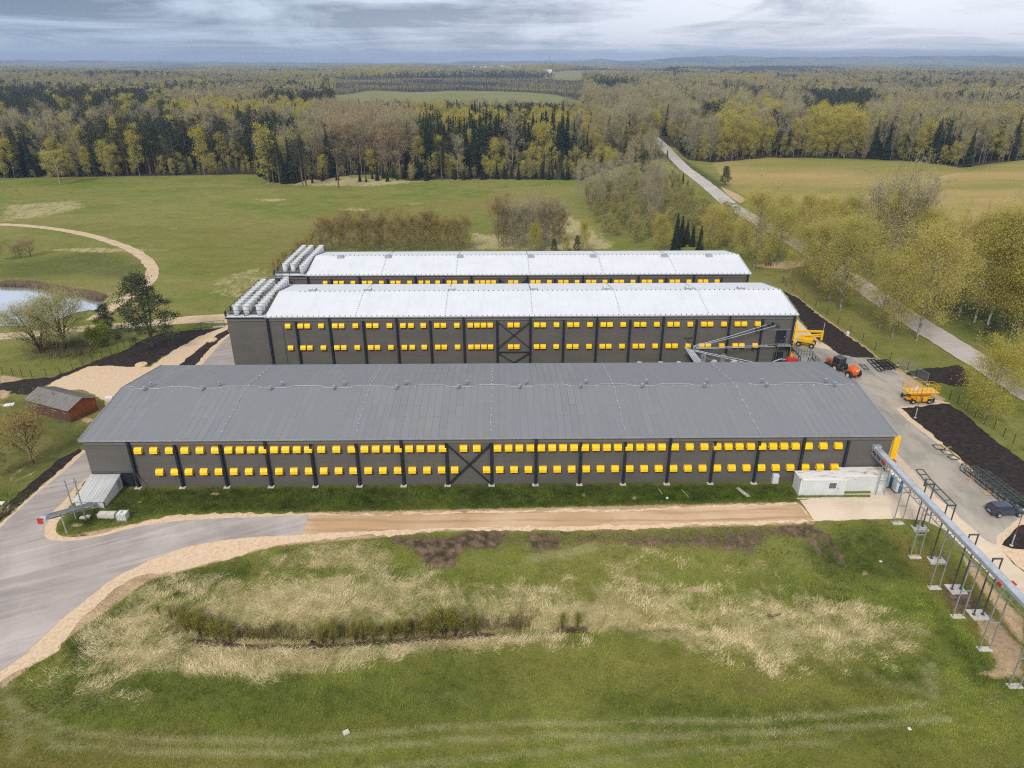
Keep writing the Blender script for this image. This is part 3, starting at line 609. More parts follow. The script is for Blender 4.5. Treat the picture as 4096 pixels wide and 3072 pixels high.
# ---- front building
U1 = [x*K for x in (1187, 1322, 1458, 1592, 1723, 1856, 1971, 2070, 2168)]+[1024+x*K for x in (56, 155, 253, 352, 450, 563, 694, 825, 937, 1034, 1130, 1227, 1323, 1420, 1515, 1612, 1793, 1908, 2087, 2183)]+[2048+x*K for x in (64, 159, 253, 348, 442, 536, 632, 725, 820, 915, 1011, 1106, 1200, 1295, 1407, 1534, 1661, 1773, 1869, 1964, 2062, 2160)]+[3072+x*K for x in (42, 137, 235, 347, 475, 604)]
L1 = [x*K for x in (1373, 1505, 1627, 1757, 1887, 2018, 2148)]+[1024+x*K for x in (66, 197, 326, 455, 585, 713, 840, 969, 1096, 1224, 1350, 1477, 1604, 1717, 1993, 2106)]+[2048+x*K for x in (18, 142, 267, 391, 516, 641, 765, 890, 1016, 1141, 1267, 1394, 1518, 1645, 1771, 1897, 2024, 2152)]+[3072+x*K for x in (64, 190, 319, 445, 571)]
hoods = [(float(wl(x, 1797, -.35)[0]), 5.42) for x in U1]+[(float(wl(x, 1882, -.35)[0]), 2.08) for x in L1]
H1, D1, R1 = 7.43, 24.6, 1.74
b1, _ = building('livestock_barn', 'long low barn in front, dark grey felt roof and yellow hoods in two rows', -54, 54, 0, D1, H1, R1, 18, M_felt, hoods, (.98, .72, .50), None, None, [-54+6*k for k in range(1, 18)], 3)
brace(b1, [((-6, -.30, 6.5), (-.1, -.30, .2)), ((0, -.33, 6.5), (-5.9, -.33, .2))], .2)
yr = D1/2
def ridge_z(y): return H1+R1*(1-abs(y-yr)/(D1/2))
m = MB(); pts = []; up = [float(wl(x, 1540, yr+.7)[0]) for x in (603.6, 878.6, 1130, 1379, 1625, 1868, 2105, 2343, 2584, 2826, 3046, 3300)]
dn = [float(wl(x, 1562, yr-.7)[0]) for x in (580, 812, 1085, 1339, 1588, 1835, 2079, 2322, 2567, 2815, 3062, 3334)]
x = -54.2
pts.append((x, yr+.1, ridge_z(yr)+.06))
for a in dn:
    pts += [(a-2.3, yr+.35, ridge_z(yr+.35)+.06), (a-1.2, yr-.35, ridge_z(yr-.35)+.06), (a+1.9, yr-.35, ridge_z(yr-.35)+.06), (a+3.0, yr+.35, ridge_z(yr+.35)+.06)]
pts = [p for p in pts if p[0] < 54]; pts.sort(key=lambda p: p[0]); m.tube(pts, .035, 5)
for p in np.arange(-53, 54, 1.9): m.box((p-.09, yr-.42, ridge_z(yr-.35)), (p+.09, yr-.24, ridge_z(yr-.35)+.09))
mk('ridge_cable', m, M_galv, b1)
for xx in (-36, -18, 0, 18, 36):
    m = MB(); ys = np.linspace(-.3, D1+.3, 16); m.tube([(xx+.12*math.sin(i*2.1), y, ridge_z(y)+.05) for i, y in enumerate(ys)], .03, 5)
    for y in ys[1:-1]: m.box((xx-.09, y-.09, ridge_z(y)), (xx+.09, y+.09, ridge_z(y)+.09))
    mk('lightning_cable', m, M_galv, b1)
for xx, y in [(a, yr+.75) for a in up]+[(a, yr-.75) for a in dn]:
    m = MB(); m.lathe((xx, y, ridge_z(y)-.05), [(.13, 0), (.10, .45), (.22, .52), (.24, .68), (.02, .74)], 12); c_ = mk('roof_vent', m, M_galvd, b1, smooth=False)
    m = MB(); m.box((xx-.42, y-.42, ridge_z(y)-.02), (xx+.42, y+.42, ridge_z(y)+.075)) if False else m.lathe((xx, y, ridge_z(y)-.02), [(.2, 0), (.18, .12)], 12); mk('flashing', m, M_dksteel, c_)
m = MB(); m.box((54.06, -.35, .2), (54.85, -.05, 7.15))
for k in range(4): m.box((54.12+k*.2, -.41, .2), (54.22+k*.2, -.35, 7.15))
mk('corner_panel', m, M_yel2, b1)
m = MB(); m.box((-50.1, -.06, .05), (-48.5, .05, 2.15)); mk('door', m, M_door_hoodshade, b1)
m = MB(); m.box((-53.9, -.12, 2.25), (-48.3, .0, 2.4)); mk('door_lintel', m, M_dksteel, b1)
m = MB(); m.beam((-48.1, -.12, 2.7), (-46.9, -1.0, .05), .07); single('leaning_pole', m, M_rust, 'thin rusty pole leaning on the barn wall beside the dark door', 'pole')
m = MB(); m.box((42.4, -.05, 2.0), (43.1, -.7, 2.5)) if False else None
# ---- second building
H2, y2, D2, R2 = 11.28, 37.83, 19.46, 1.6
T6 = 1024; T7 = 2048
U2 = [T6+x*K for x in (273, 382, 442, 561, 680, 739, 858, 975, 1034, 1152, 1269, 1339, 1445, 1562, 1619, 1735, 1851, 1909, 1966, 2024, 2198, 2258)]+[T7+x*K for x in (42-0, 213, 271, 385, 501, 558, 673, 789, 846, 961, 1077, 1136, 1251, 1366, 1424, 1540, 1657, 1714, 1831, 1948, 2006, 2123)]
L2 = [T6+x*K for x in (298, 406, 465, 582, 699, 758, 875, 991, 1049, 1166, 1282, 1351, 1454, 1570, 1627, 1742, 1857, 1913, 1970, 2027, 2200)]+[T7+x*K for x in (42, 212, 269, 382, 495, 551, 665, 779, 836, 950, 1065, 1122, 1236, 1350, 1407, 1522, 1638, 1695, 1811, 1926, 1983, 2100)]
U2 = [x for x in U2 if abs(x-(T6+2258*K)) > 1]
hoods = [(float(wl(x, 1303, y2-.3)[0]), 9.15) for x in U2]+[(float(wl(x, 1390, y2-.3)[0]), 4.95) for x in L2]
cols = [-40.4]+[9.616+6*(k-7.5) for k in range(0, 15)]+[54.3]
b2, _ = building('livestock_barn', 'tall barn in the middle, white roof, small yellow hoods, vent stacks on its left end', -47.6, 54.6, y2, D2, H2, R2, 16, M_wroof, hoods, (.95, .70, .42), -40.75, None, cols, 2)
H3, y3, D3, R3 = 11.0, 65.5, 19.7, 1.64
T = T6
U3 = [T6+x*K for x in (597, 688, 738, 837, 936, 985, 1083, 1181, 1229, 1327, 1425, 1484, 1570, 1668, 1717, 1813, 1910, 1959, 2006, 2054, 2200)]+[T7+x*K for x in (35, 180, 227, 323, 420, 468, 563, 660, 708, 804, 901, 948, 1046, 1142, 1190, 1287, 1383, 1431, 1529, 1627, 1675, 1772)]
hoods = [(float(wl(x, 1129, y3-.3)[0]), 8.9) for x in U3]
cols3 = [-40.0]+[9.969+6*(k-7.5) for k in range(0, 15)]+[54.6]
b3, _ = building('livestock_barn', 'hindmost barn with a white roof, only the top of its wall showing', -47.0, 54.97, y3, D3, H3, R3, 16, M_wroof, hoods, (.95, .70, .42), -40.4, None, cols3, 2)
def finish(t, x0, xm, x1, y0, D, H, R, sky, seams, front_sky, extra_near):
    yr = y0+D/2
    rz = lambda y: H+R*(1-abs(y-yr)/(D/2))
    # flat deck at the left end
    m = MB(); m.box((x0-.15, y0-.2, H-.22), (xm+.02, y0+D+.2, H+.02)); mk('fan_deck', m, M_wroof, t)
    m = MB(); m.box((x0-.2, y0-.24, H-.4), (xm, y0-.2, H-.12)); mk('deck_edge', m, M_col, t)
    m = MB(); ys = y0-.2
    for x in np.arange(xm+.2, x1+.3, .94): m.box((x-.07, y0-.2, rz(y0)-.05), (x+.07, y0-.04, rz(y0)+.10)); 
    for x in np.arange(xm+4, x1, .94): m.box((x-.08, yr-.2, rz(yr)-.02), (x+.08, yr-.04, rz(yr)+.1))
    for y in np.arange(y0+.6, y0+D, .8): m.box((x1+.05, y-.06, rz(y)), (x1+.17, y+.06, rz(y)+.08)); m.box((xm-.32+.1, y-.06, rz(y)), (xm-.1, y+.06, rz(y)+.09))
    for sx in seams:
        for y in np.arange(y0+.6, y0+D, .72): m.box((sx-.07, y-.07, rz(y)), (sx+.07, y+.07, rz(y)+.06))
    mk('roof_fixings', m, M_dot, t)
    for sx in sky:
        yy = yr-1.0 if front_sky else yr+.9
        m = MB(); m.box((sx-.68, yy-.62, rz(yy)-.3), (sx+.68, yy+.62, rz(yy)+.42)); c = mk('skylight', m, M_sky, t, bevel=.03)
        m = MB(); m.box((sx-.58, yy-.5, rz(yy)+.40), (sx-.06, yy+.5, rz(yy)+.445)); m.box((sx+.06, yy-.5, rz(yy)+.40), (sx+.58, yy+.5, rz(yy)+.445)); mk('pane', m, M_galvd if front_sky else M_whitep, c)
    # vent stacks
    def stack_m():
        m = MB(); m.lathe((0, 0, 0.16), [(.48, 0), (.50, .25), (.54, 1.5), (.60, 1.56), (.60, 1.66), (.54, 1.66), (.50, 1.2), (.45, .5), (.02, .5)], 20, cap=False); return m
    sm_ = mesh_of('exhaust_stack', stack_m(), M_white)
    rm = MB(); rm.lathe((0, 0, 0), [(.50, 0), (.50, .16)], 16); rm_ = mesh_of('base_ring', rm, M_dksteel)
    pit = D/12.2
    offs = [x0+1.64, x0+3.39, x0+5.75]
    for c_i, sx in enumerate(offs):
        rows = range(11 if c_i < 2 else 12)
        for r_ in rows:
            yy = y0+.85+r_*pit+(0 if (c_i == 2 or not extra_near) else pit)
            o = bpy.data.objects.new('exhaust_stack', sm_); COL.objects.link(o); o.parent = t; o.location = (sx-ORG[t.name].x, yy-ORG[t.name].y, H+.02)
            q = bpy.data.objects.new('base_ring', rm_); COL.objects.link(q); q.parent = o
    # railings
    m = MB()
    xr = xm-.25
    for z in (.55, 1.1): m.beam((x0+.1, y0-.1, H+z), (xr, y0-.1, H+z), .06); m.beam((x0-.1, y0-.1, H+z), (x0-.1, y0+D, H+z), .06); m.beam((x0-.1, y0+D, H+z), (xr, y0+D, H+z), .06)
    for x in (x0+.1, (x0+xr)/2, xr): m.beam((x, y0-.1, H), (x, y0-.1, H+1.12), .08); m.beam((x, y0+D, H), (x, y0+D, H+1.12), .08)
    for k in range(8): m.box((x0-.22, y0+k*D/7.-.15, H-.2), (x0-.02, y0+k*D/7.+.15, H+.95))
    mk('railing', m, M_col, t)
finish(b2, -47.6, -40.75, 54.6, y2, D2, H2, R2, [-34.6, -24.1, -8.1, 7.7, 21.6, 37.5, 47.6], [-24.7, -8.7, 7.0, 22.9, 38.8], False, False)
finish(b3, -47.0, -40.4, 54.97, y3, D3, H3, R3, [-34.6, -24.0, -7.9, 8.1, 22.1, 38.2, 48.3], [-24.3, -8.3, 7.4, 23.3, 39.2], True, True)
xa, xb = cols[7], cols[8]
xa, xb = 9.616+6*(-1.5), 9.616+6*(-.5)
brace(b2, [((xa, y2-.3, 10.2), (xb, y2-.3, 5.0)), ((xb, y2-.34, 10.2), (xa, y2-.34, 5.0)), ((xa, y2-.3, 4.3), (xb, y2-.3, 4.3)), ((xa, y2-.3, 4.2), (xb, y2-.3, .2)), ((xb, y2-.34, 4.2), (xa, y2-.34, .2))], .15)
xa3, xb3 = 9.969+6*(-1.5), 9.969+6*(-.5)
brace(b3, [((xa3, y3-.3, 10), (xb3, y3-.3, 5)), ((xb3, y3-.34, 10), (xa3, y3-.34, 5))], .15)
m = MB(); m.box((54.7, y2-.32, .3), (55.15, y2-.05, 9.6))
for k in range(2): m.box((54.75+k*.2, y2-.37, .3), (54.85+k*.2, y2-.32, 9.6))
mk('corner_panel', m, M_yel2, b2)
for (a, z0, z1) in ((51.45, 5.75, 8.1), (51.55, 1.4, 3.9)):
    m = MB(); m.box((a, y2-.06, z0), (a+1.85, y2+.05, z1)); d_ = mk('door', m, M_door_hoodshade, b2)
    m = MB(); m.box((a+1.55, y2-.10, (z0+z1)/2-.06), (a+1.7, y2-.06, (z0+z1)/2+.06)); mk('handle', m, M_galv, d_)
m = MB(); m.box((48.8, y2-.1, 8.2), (54.2, y2-.02, 8.28)); m.box((48.8, y2-.1, 5.3), (54.2, y2-.02, 5.38)); m.box((48.8, y2-.1, 1.2), (54.2, y2-.02, 1.28)); mk('cladding_rail', m, M_galvd, b2)
m = MB(); m.box((50.3, y2-.25, 9.3), (50.7, y2-.02, 9.7)); mk('vent_grille', m, M_door_hoodshade, b2)
for a, z in ((49.7, 9.45), (51.3, 9.3)):
    m = MB(); m.lathe((a, y2-.5, z), [(.1, 0), (.42, .08), (.42, .22), (.1, .3)], 12); mk('pipe_inlet', m, M_dksteel, b2)
m = MB(); m.box((x:=-37.9, y2-.07, .2), (x+.1, y2-.03, 9.4)) ; mk('downpipe', m, M_dksteel, b2)
# ------------------------------------------------------------------ left: annex, belt, tank, shed
t = thing('entrance_annex', 'low white lean-to shed against the left end of the front barn wall', 'annex', (-52, -2.5, 0))
m = MB(); m.extr([(-53.85, -.12, -.3), (-53.85, -5.0, -.6), (-53.85, -5.0, .95), (-53.85, -.12, 1.95)], (3.65, 0, 0)); wl_ = mk('wall', m, M_whitep, t)
m = MB(); m.extr([(-54.1, -.12, 2.0), (-54.1, -5.2, .97), (-54.1, -5.2, 1.03), (-54.1, -.12, 2.06)], (4.0, 0, 0))
for k in range(9): m.beam((-53.9+k*.45, -.14, 2.065), (-53.9+k*.45, -5.18, 1.038), .05, .03)
M_tin = pm('tin_roof', (.56, .56, .54), (.46, .46, .45), .6, .6, .1, bs=.1, stretch=(3, .3, 1)); mk('roof', m, M_tin, t)
m = MB(); m.box((-50.21, -1.3, .3), (-50.16, -.5, 1.6)); m.box((-50.2, -1.35, .25), (-50.14, -1.3, 1.65)); mk('hatch', m, M_galv, t)
m = MB(); m.box((-50.24, -5.06, -.3), (-50.12, -4.95, .98)); mk('corner_post', m, M_dksteel, t)
a = Vector((-51.43, -4.9, .6)); b_ = Vector((-52.28, -12.5, 3.9))
t = thing('belt_conveyor', 'galvanised belt conveyor rising from the white annex to a red end plate', 'conveyor', (-52, -7, 0))
dr = (b_-a).normalized(); sd_ = dr.cross(Vector((0, 0, 1))).normalized()
m = MB(); m.beam(a, b_, .62, .06); m.beam(a+sd_*.3+Vector((0, 0, .1)), b_+sd_*.3+Vector((0, 0, .1)), .05, .3); m.beam(a-sd_*.3+Vector((0, 0, .1)), b_-sd_*.3+Vector((0, 0, .1)), .05, .3)
m.beam(a+Vector((0, 0, -.35)), b_+Vector((0, 0, -.35)), .5, .05); mk('trough', m, M_galv, t)
m = MB()
for k in range(6):
    q = a.lerp(b_, k/5); m.beam(q+sd_*.28, q+sd_*.28+Vector((0, 0, -.36)), .05); m.beam(q-sd_*.28, q-sd_*.28+Vector((0, 0, -.36)), .05)
mk('bracing', m, M_galvd, t)
m = MB(); m.beam(b_, b_+dr*.75, .75, .5); mk('drive_head', m, M_galv, t, bevel=.04)
m = MB(); m.box((b_.x-.62, b_.y-.95, b_.z-.38), (b_.x-.02, b_.y-.88, b_.z+.38)); mk('end_plate', m, M_red, t)
gx, gy, gh = hgt(268, 2135, 2058); m = MB(); m.tube([(gx, gy, -1), (gx, gy, gh)], .10, 8); mk('leg', m, M_galvd, t)
t = thing('pole_frame', 'two tall galvanised poles joined by a bar at the top, beside the annex', 'pole frame', (-52, -7.5, 0))
for (px, py, ty) in ((305, 2077, 1921), (344, 2078, 1917)):
    x, y, hh = hgt(px, py, ty); m = MB(); m.tube([(x, y, -.8), (x, y, hh)], .085, 8); mk('pole', m, M_galvd, t)
x1_, y1_, h1_ = hgt(305, 2077, 1921); x2_, y2_, h2_ = hgt(344, 2078, 1919)
m = MB(); m.tube([(x1_, y1_, h1_-.1), (x2_, y2_, h1_-.1)], .06, 8); m.box((x2_-.15, y2_-.15, h1_-.45), (x2_+.15, y2_+.15, h1_-.2)); mk('crossbar', m, M_galvd, t)
x, y = g(427, 2073); z = float(h(x, y))
m = MB(); m.box((x-1.1, y-.1, z-.1), (x+1.05, y+.75, z+.62)); single('concrete_block', m, M_cement, 'pale concrete block lying in the grass beside the caged tank', 'concrete block', bevel=.03)
x, y = g(488, 2088); z = float(h(x, y))
t = thing('liquid_tank', 'white plastic tank in a metal cage on the grass', 'tank', (x, y, z))
m = MB(); m.box((x-.58, y, z+.14), (x+.58, y+1.0, z+1.12)); mk('bottle', m, pm('milky_plastic', (.74, .72, .66), (.62, .60, .54), 3, .5, bs=.05), t, bevel=.09)
m = MB(); m.lathe((x, y+.5, z+1.12), [(.12, 0), (.12, .06)], 12); mk('cap', m, M_galvd, t)
m = MB()
for zz in (.3, .6, .9, 1.12): m.beam((x-.6, y-.02, z+zz), (x+.6, y-.02, z+zz), .03); m.beam((x-.6, y+1.02, z+zz), (x+.6, y+1.02, z+zz), .03); m.beam((x-.6, y, z+zz), (x-.6, y+1.02, z+zz), .03); m.beam((x+.6, y, z+zz), (x+.6, y+1.02, z+zz), .03)
for k in range(7): m.beam((x-.6+k*.2, y-.02, z+.14), (x-.6+k*.2, y-.02, z+1.12), .03); m.beam((x+.6, y+k*.17, z+.14), (x+.6, y+k*.17, z+1.12), .03)
m.beam((x-.1, y-.02, z+1.15), (x-.1, y+1.02, z+1.15), .04); mk('cage', m, M_galv, t)
m = MB(); m.box((x-.62, y-.04, z-.1), (x+.62, y+1.04, z+.02)); m.box((x-.62, y-.04, z+.08), (x+.62, y+1.04, z+.14)); 
for k in (-.55, 0, .45): m.box((x+k, y-.03, z+.02), (x+k+.1, y+1.03, z+.08))
mk('pallet', m, M_galvd, t)
# old timber shed
rot = math.atan2(-4.15, 9.15)
t = thing('old_shed', 'old red brown timber shed with a grey sheet roof, left of the front barn', 'shed', (-71.0, 23.2, 0), rot=rot, local=True)
M_shedw, nt, b = newmat('red_boards'); b.inputs['Roughness'].default_value = .9
pp = pos(nt, obj=True); s = N(nt, 'ShaderNodeSeparateXYZ', inp={0: pp})
bd = mth(nt, 'FRACT', mth(nt, 'MULTIPLY', mth(nt, 'ADD', s.outputs[0], s.outputs[1]), 5.5))
cc = mixc(nt, mapr(nt, noise(nt, pos(nt, 4, 4, .5, obj=True), 1.2, 4), .35, .65), (.44, .12, .036), (.27, .075, .028)); cc = mixc(nt, mth(nt, 'LESS_THAN', bd, .13), cc, (.035, .016, .012))
cc = mixc(nt, mapr(nt, mth(nt, 'ADD', s.outputs[2], noise(nt, pp, 2., 3)), .3, 1.7, .75, 0), cc, (.06, .04, .028)); nt.links.new(cc, b.inputs['Base Color'])
M_shedf = pm('weathered_boards', (.13, .065, .042), (.07, .04, .028), 2.5, .95, obj=True, stretch=(4, 4, .4))
M_slate = pm('old_sheet_roof', (.25, .235, .215), (.15, .14, .13), 1.4, .95, bs=.6, obj=True, stretch=(2.5, .6, 1), lo=.3, hi=.7)
L_, W_ = 9.8, 4.9; hs = 2.35
m = MB(); m.extr([(-L_/2, -W_/2, -.2), (-L_/2, W_/2, -.2), (-L_/2, W_/2, hs), (-L_/2, 0, hs+.95), (-L_/2, -W_/2, hs)], (L_, 0, 0)); mk('wall', m, M_shedw, t)
m = MB(); m.box((-L_/2+.01, -W_/2-.03, -.2), (L_/2-.01, -W_/2-.004, hs-.02)); mk('front_boards', m, M_shedf, t)
m = MB(); th = .07; e = .35; m.extr([(-L_/2-.4, -W_/2-e, hs-.12), (-L_/2-.4, 0, hs+1.0), (-L_/2-.4, W_/2+e, hs-.12), (-L_/2-.4, W_/2+e, hs-.12+th), (-L_/2-.4, 0, hs+1.0+th), (-L_/2-.4, -W_/2-e, hs-.12+th)], (L_+.8, 0, 0))
for k in range(36): xx = -L_/2-.35+k*.29; m.beam((xx, -W_/2-e, hs-.12+th+.01), (xx, 0, hs+1.0+th+.01), .05, .03); m.beam((xx, 0, hs+1.0+th+.01), (xx, W_/2+e, hs-.12+th+.01), .05, .03)
rf = mk('roof', m, M_slate, t)
m = MB(); m.tube([(-.6, -.7, hs+.6), (-.6, -.7, hs+1.35)], .06, 8); mk('flue', m, M_rust, rf)
for (a0, a1) in ((-3.6, -1.6), (.9, 2.1), (3.6, 4.2)):
    m = MB(); m.box((a0, -W_/2-.05, hs-.75), (a1, -W_/2-.032, hs-.42)); wd = mk('window', m, M_glass, t)
    m = MB(); m.box((a0-.05, -W_/2-.12, hs-.82), (a1+.05, -W_/2-.03, hs-.75)); m.box((a0-.05, -W_/2-.08, hs-.42), (a1+.05, -W_/2-.03, hs-.38)); mk('sill', m, M_wood, wd)
# litter left of the barn
def flat(px, py, w_, d_, hh, mat, name, label, cat, rz=0., group=None):
    x, y = g(px, py); z = float(h(x, y)); c, s_ = math.cos(rz), math.sin(rz); m = MB()
    P4 = [(-w_/2, -d_/2), (w_/2, -d_/2), (w_/2*.9, d_/2), (-w_/2, d_/2*.93)]
    m.extr([(x+a*c-b*s_, y+a*s_+b*c, z+.01) for a, b in P4], (0, 0, hh)); return single(name, m, mat, label, cat, group)
flat(38, 1620, 1.5, 1.0, .12, M_white, 'white_sheet', 'white crumpled sheet on the grass near the left edge, left of the shed', 'sheet', .3)
flat(280, 1672, .5, .4, .06, M_white, 'white_board', 'small white board leaning in the grass against the shed front', 'board', .9)
flat(435, 1592, 1.2, .7, .2, M_white, 'pale_slab', 'pale slab between the shed and the barn roof', 'slab', .3)
flat(5, 2016, .8, .6, .2, M_white, 'white_bag', 'white bag at the left edge of the photo beside the dark soil strip', 'bag')
flat(336, 2073, .9, .5, .2, M_cement, 'rubble_lump', 'pale rubble lump between the two tall galvanised poles', 'rubble')
flat(354, 2070, .5, .5, .25, M_white, 'white_bag', 'small white bag on the grass right of the tall pole', 'bag')
flat(1385, 2933, .55, .45, .2, M_cement, 'stone', 'pale stone lying in the mown grass at the bottom of the photo', 'stone', .5)
flat(3637, 2917, .3, .25, .1, M_white, 'paper_scrap', 'white scrap in the grass near the bottom right', 'scrap')
flat(3522, 2247, .35, .25, .1, M_white, 'paper_scrap', 'white scrap in the grass left of the concrete pads', 'scrap')
flat(2971, 1969, .55, 2.4, .07, M_cement, 'concrete_plank', 'pale concrete plank lying on the grass strip below the barn', 'plank', .38)
flat(2641, 1966, .12, 1.4, .06, M_wood, 'timber_batten', 'thin timber batten on the grass strip, left one of two', 'batten', .2)
flat(2740, 1974, .12, 2.0, .06, M_wood, 'timber_batten', 'thin timber batten on the grass strip, right one of two', 'batten', .25)
flat(2668, 1994, .3, .3, .15, M_white, 'white_bucket', 'tiny white bucket on the grass strip below the barn', 'bucket')
for i, (px, py) in enumerate([(566, 1462), (848, 1363)]):
    x, y = g(px, py); m = MB(); m.lathe((x, y, 0), [(1.1, 0), (1.1, .3), (1.02, .36), (.4, .4), (.38, .46), (.02, .47)], 24)
    single('manhole_ring', m, M_sand, ['pale round well cover at the edge of the sand lot', 'pale round well cover in the dark soil beside the sandy strip'][i], 'well cover')
x, y = g(3389, 1343); m = MB(); m.lathe((x, y, 0), [(.3, 0), (.34, .8), (.3, .9), (.02, .93)], 14); single('white_drum', m, M_white, 'small white drum at the edge of the soil bed by the road trees', 'drum')
# electrical cabinet
x, y, z = 39.55-.0, -1.1, 0
px_, py_ = 3098, 1930; x, y = g(px_, py_)
t = thing('electrical_cabinet', 'white electrical cabinet standing by the barn wall left of the containers', 'cabinet', (x, y, 0))
m = MB(); m.box((x-.4, y-.3, -.1), (x+.4, y+.3, 1.35)); mk('body', m, M_white, t, bevel=.02)
m = MB(); m.box((x-.36, y-.325, .1), (x+.36, y-.302, 1.3)); d_ = mk('door', m, M_whitep, t); m = MB(); m.box((x+.22, y-.35, .7), (x+.28, y-.326, .9)); mk('handle', m, M_dksteel, d_)
# ------------------------------------------------------------------ containers
M_stain, nt, b = newmat('stained_container_roof'); b.inputs['Roughness'].default_value = .6
cc = mixc(nt, mapr(nt, noise(nt, pos(nt, .5, 1.4, 1), .9, 5, .6, 1.), .54, .70), (.74, .72, .69), (.36, .26, .16)); nt.links.new(cc, b.inputs['Base Color'])
def container(x0, x1, y0, y1, hh, label, win):
    t = thing('site_container', label, 'container', ((x0+x1)/2, y0, 0)); z0 = float(h(x0, y0))-.2
    m = MB(); m.box((x0, y0, z0), (x1, y1, hh-.2)); bd = mk('body', m, M_whitep, t)
    m = MB(); m.box((x0-.06, y0-.06, hh-.24), (x1+.06, y1+.06, hh-.04)); m.box((x0+.1, y0+.1, hh-.04), (x1-.1, y1-.1, hh)); mk('roof', m, M_stain, t)
    m = MB()
    for a in (x0, x1-.12):
        m.box((a-.03, y0-.04, z0), (a+.15, y0+.02, hh-.24))
    mk('corner_post', m, M_white, t)
    m = MB(); m.box((x0-.5, y0-.9, z0-.3), (x1+.7, y0-.75, z0+.32)); mk('kerb', m, M_cement, t)
    if win:
        m = MB(); m.box((x0+3.72, y0-.05, .95), (x0+4.95, y0-.01, 2.05)); f_ = mk('window', m, M_white, t)
        m = MB(); m.box((x0+3.86, y0-.065, 1.08), (x0+4.80, y0-.052, 1.92)); mk('pane', m, pm('window_blind', (.17, .14, .12), (.13, .11, .10), 6, .4, stretch=(.1, .1, 8)), f_)
        m = MB(); m.box((x0+5.02, y0-.05, z0+.2), (x1-.12, y0-.01, 2.1)); d_ = mk('door', m, M_whitep, t); m = MB(); m.box((x0+5.08, y0-.11, 1.0), (x0+5.2, y0-.05, 1.08)); mk('handle', m, M_dksteel, d_)
    else:
        m = MB(); m.lathe((x0+1.5, y0-.12, 2.0), [(.02, 0), (.13, .08), (.13, .25), (.05, .3)], 10); m.box((x0+1.5, y0-.2, 2.3), (x0+1.75, y0-.02, 2.38)); mk('lamp', m, M_white, t)
container(41.05, 47.1, -3.4, -1.2, 2.5, 'white site container with one window and a door, nearer of two', True)
container(45.9, 51.9, -.92, -.35+1.0-1.0+.0, 2.62, 'white site container without a window, behind the nearer one', False) if False else None
container(47.22, 53.1, -2.5, -.35, 2.5, 'plain white windowless container with rusty stains on its roof, right of the other', False)
# portable toilets
for i, (x, y) in enumerate(((54.1, -1.2), (54.75, -2.55))):
    t = thing('portable_toilet', ['white and blue portable toilet right behind the container end', 'white and blue portable toilet under the conveyor, nearer of two'][i], 'portable toilet', (x, y, 0)); z0 = float(h(x, y))
    m = MB(); m.box((x-.55, y-.55, z0+.12), (x+.55, y+.55, z0+2.1)); mk('cabin', m, M_white, t, bevel=.05)
    m = MB(); m.box((x-.2, y-.585, z0+.2), (x+.25, y-.555, z0+2.0)); m.box((x+.555, y-.3, z0+.2), (x+.58, y+.3, z0+2.)); mk('door', m, pm('blue_plastic', (.03, .13, .30), (.025, .11, .25), 3, .5, bs=0), t)
    m = MB(); m.extr([(x-.6, y-.6, z0+2.1), (x+.6, y-.6, z0+2.1), (x+.45, y-.3, z0+2.32), (x-.45, y-.3, z0+2.32)], (0, .9, 0)); mk('roof', m, M_white, t, bevel=.04)
    m = MB(); m.box((x-.6, y-.62, z0-.1), (x+.6, y+.6, z0+.12)); mk('skid', m, M_dksteel, t)
# ------------------------------------------------------------------ right conveyor on trestles
ZT = 5.25; CX0, CY0, CY1 = 51.95, 0.1, -60.
t = thing('covered_conveyor', 'long galvanised covered conveyor running from the barn wall on trestles', 'conveyor', (CX0, CY0, 0))
m = MB()
for k in range(12):
    ya, yb = CY0-k*5, CY0-(k+1)*5+.02
    m.extr([(CX0-.42, ya, ZT), (CX0-.42, ya, ZT+.30), (CX0-.2, ya, ZT+.44), (CX0+.2, ya, ZT+.44), (CX0+.42, ya, ZT+.30), (CX0+.42, ya, ZT)], (0, yb-ya, 0))
mk('hood', m, M_galv, t)
m = MB()
for sx in (-.48, .48):
    m.beam((CX0+sx, CY0, ZT-.02), (CX0+sx, CY1, ZT-.02), .07, .12); m.beam((CX0+sx, CY0, ZT-.75), (CX0+sx, CY1, ZT-.75), .07, .10)
    for k in range(50):
        y = CY0-.3-k*1.2; m.beam((CX0+sx, y, ZT-.05), (CX0+sx, y, ZT-.75), .05)
for k in range(50): y = CY0-.3-k*1.2; m.beam((CX0-.48, y, ZT-.75), (CX0+.48, y, ZT-.75), .05)
mk('side_rails', m, M_galvd, t)
m = MB(); m.box((CX0-.5, -.6, ZT-.1), (CX0+.5, .0, ZT+.55)); mk('wall_box', m, M_galv, t)
for yy in (-3.4, -27.2):
    m = MB(); m.box((CX0-.62, yy-.25, ZT-.35), (CX0-.50, yy+.25, ZT+.05)); m.box((CX0+.42, yy-.5, ZT+.1), (CX0+.85, yy+.1, ZT+.2)); mk('drive_guard', m, M_red, t)
FY = [-3.5, -8.6, -13.4, -18.1, -22.8, -27.6, -32.4, -37.2]
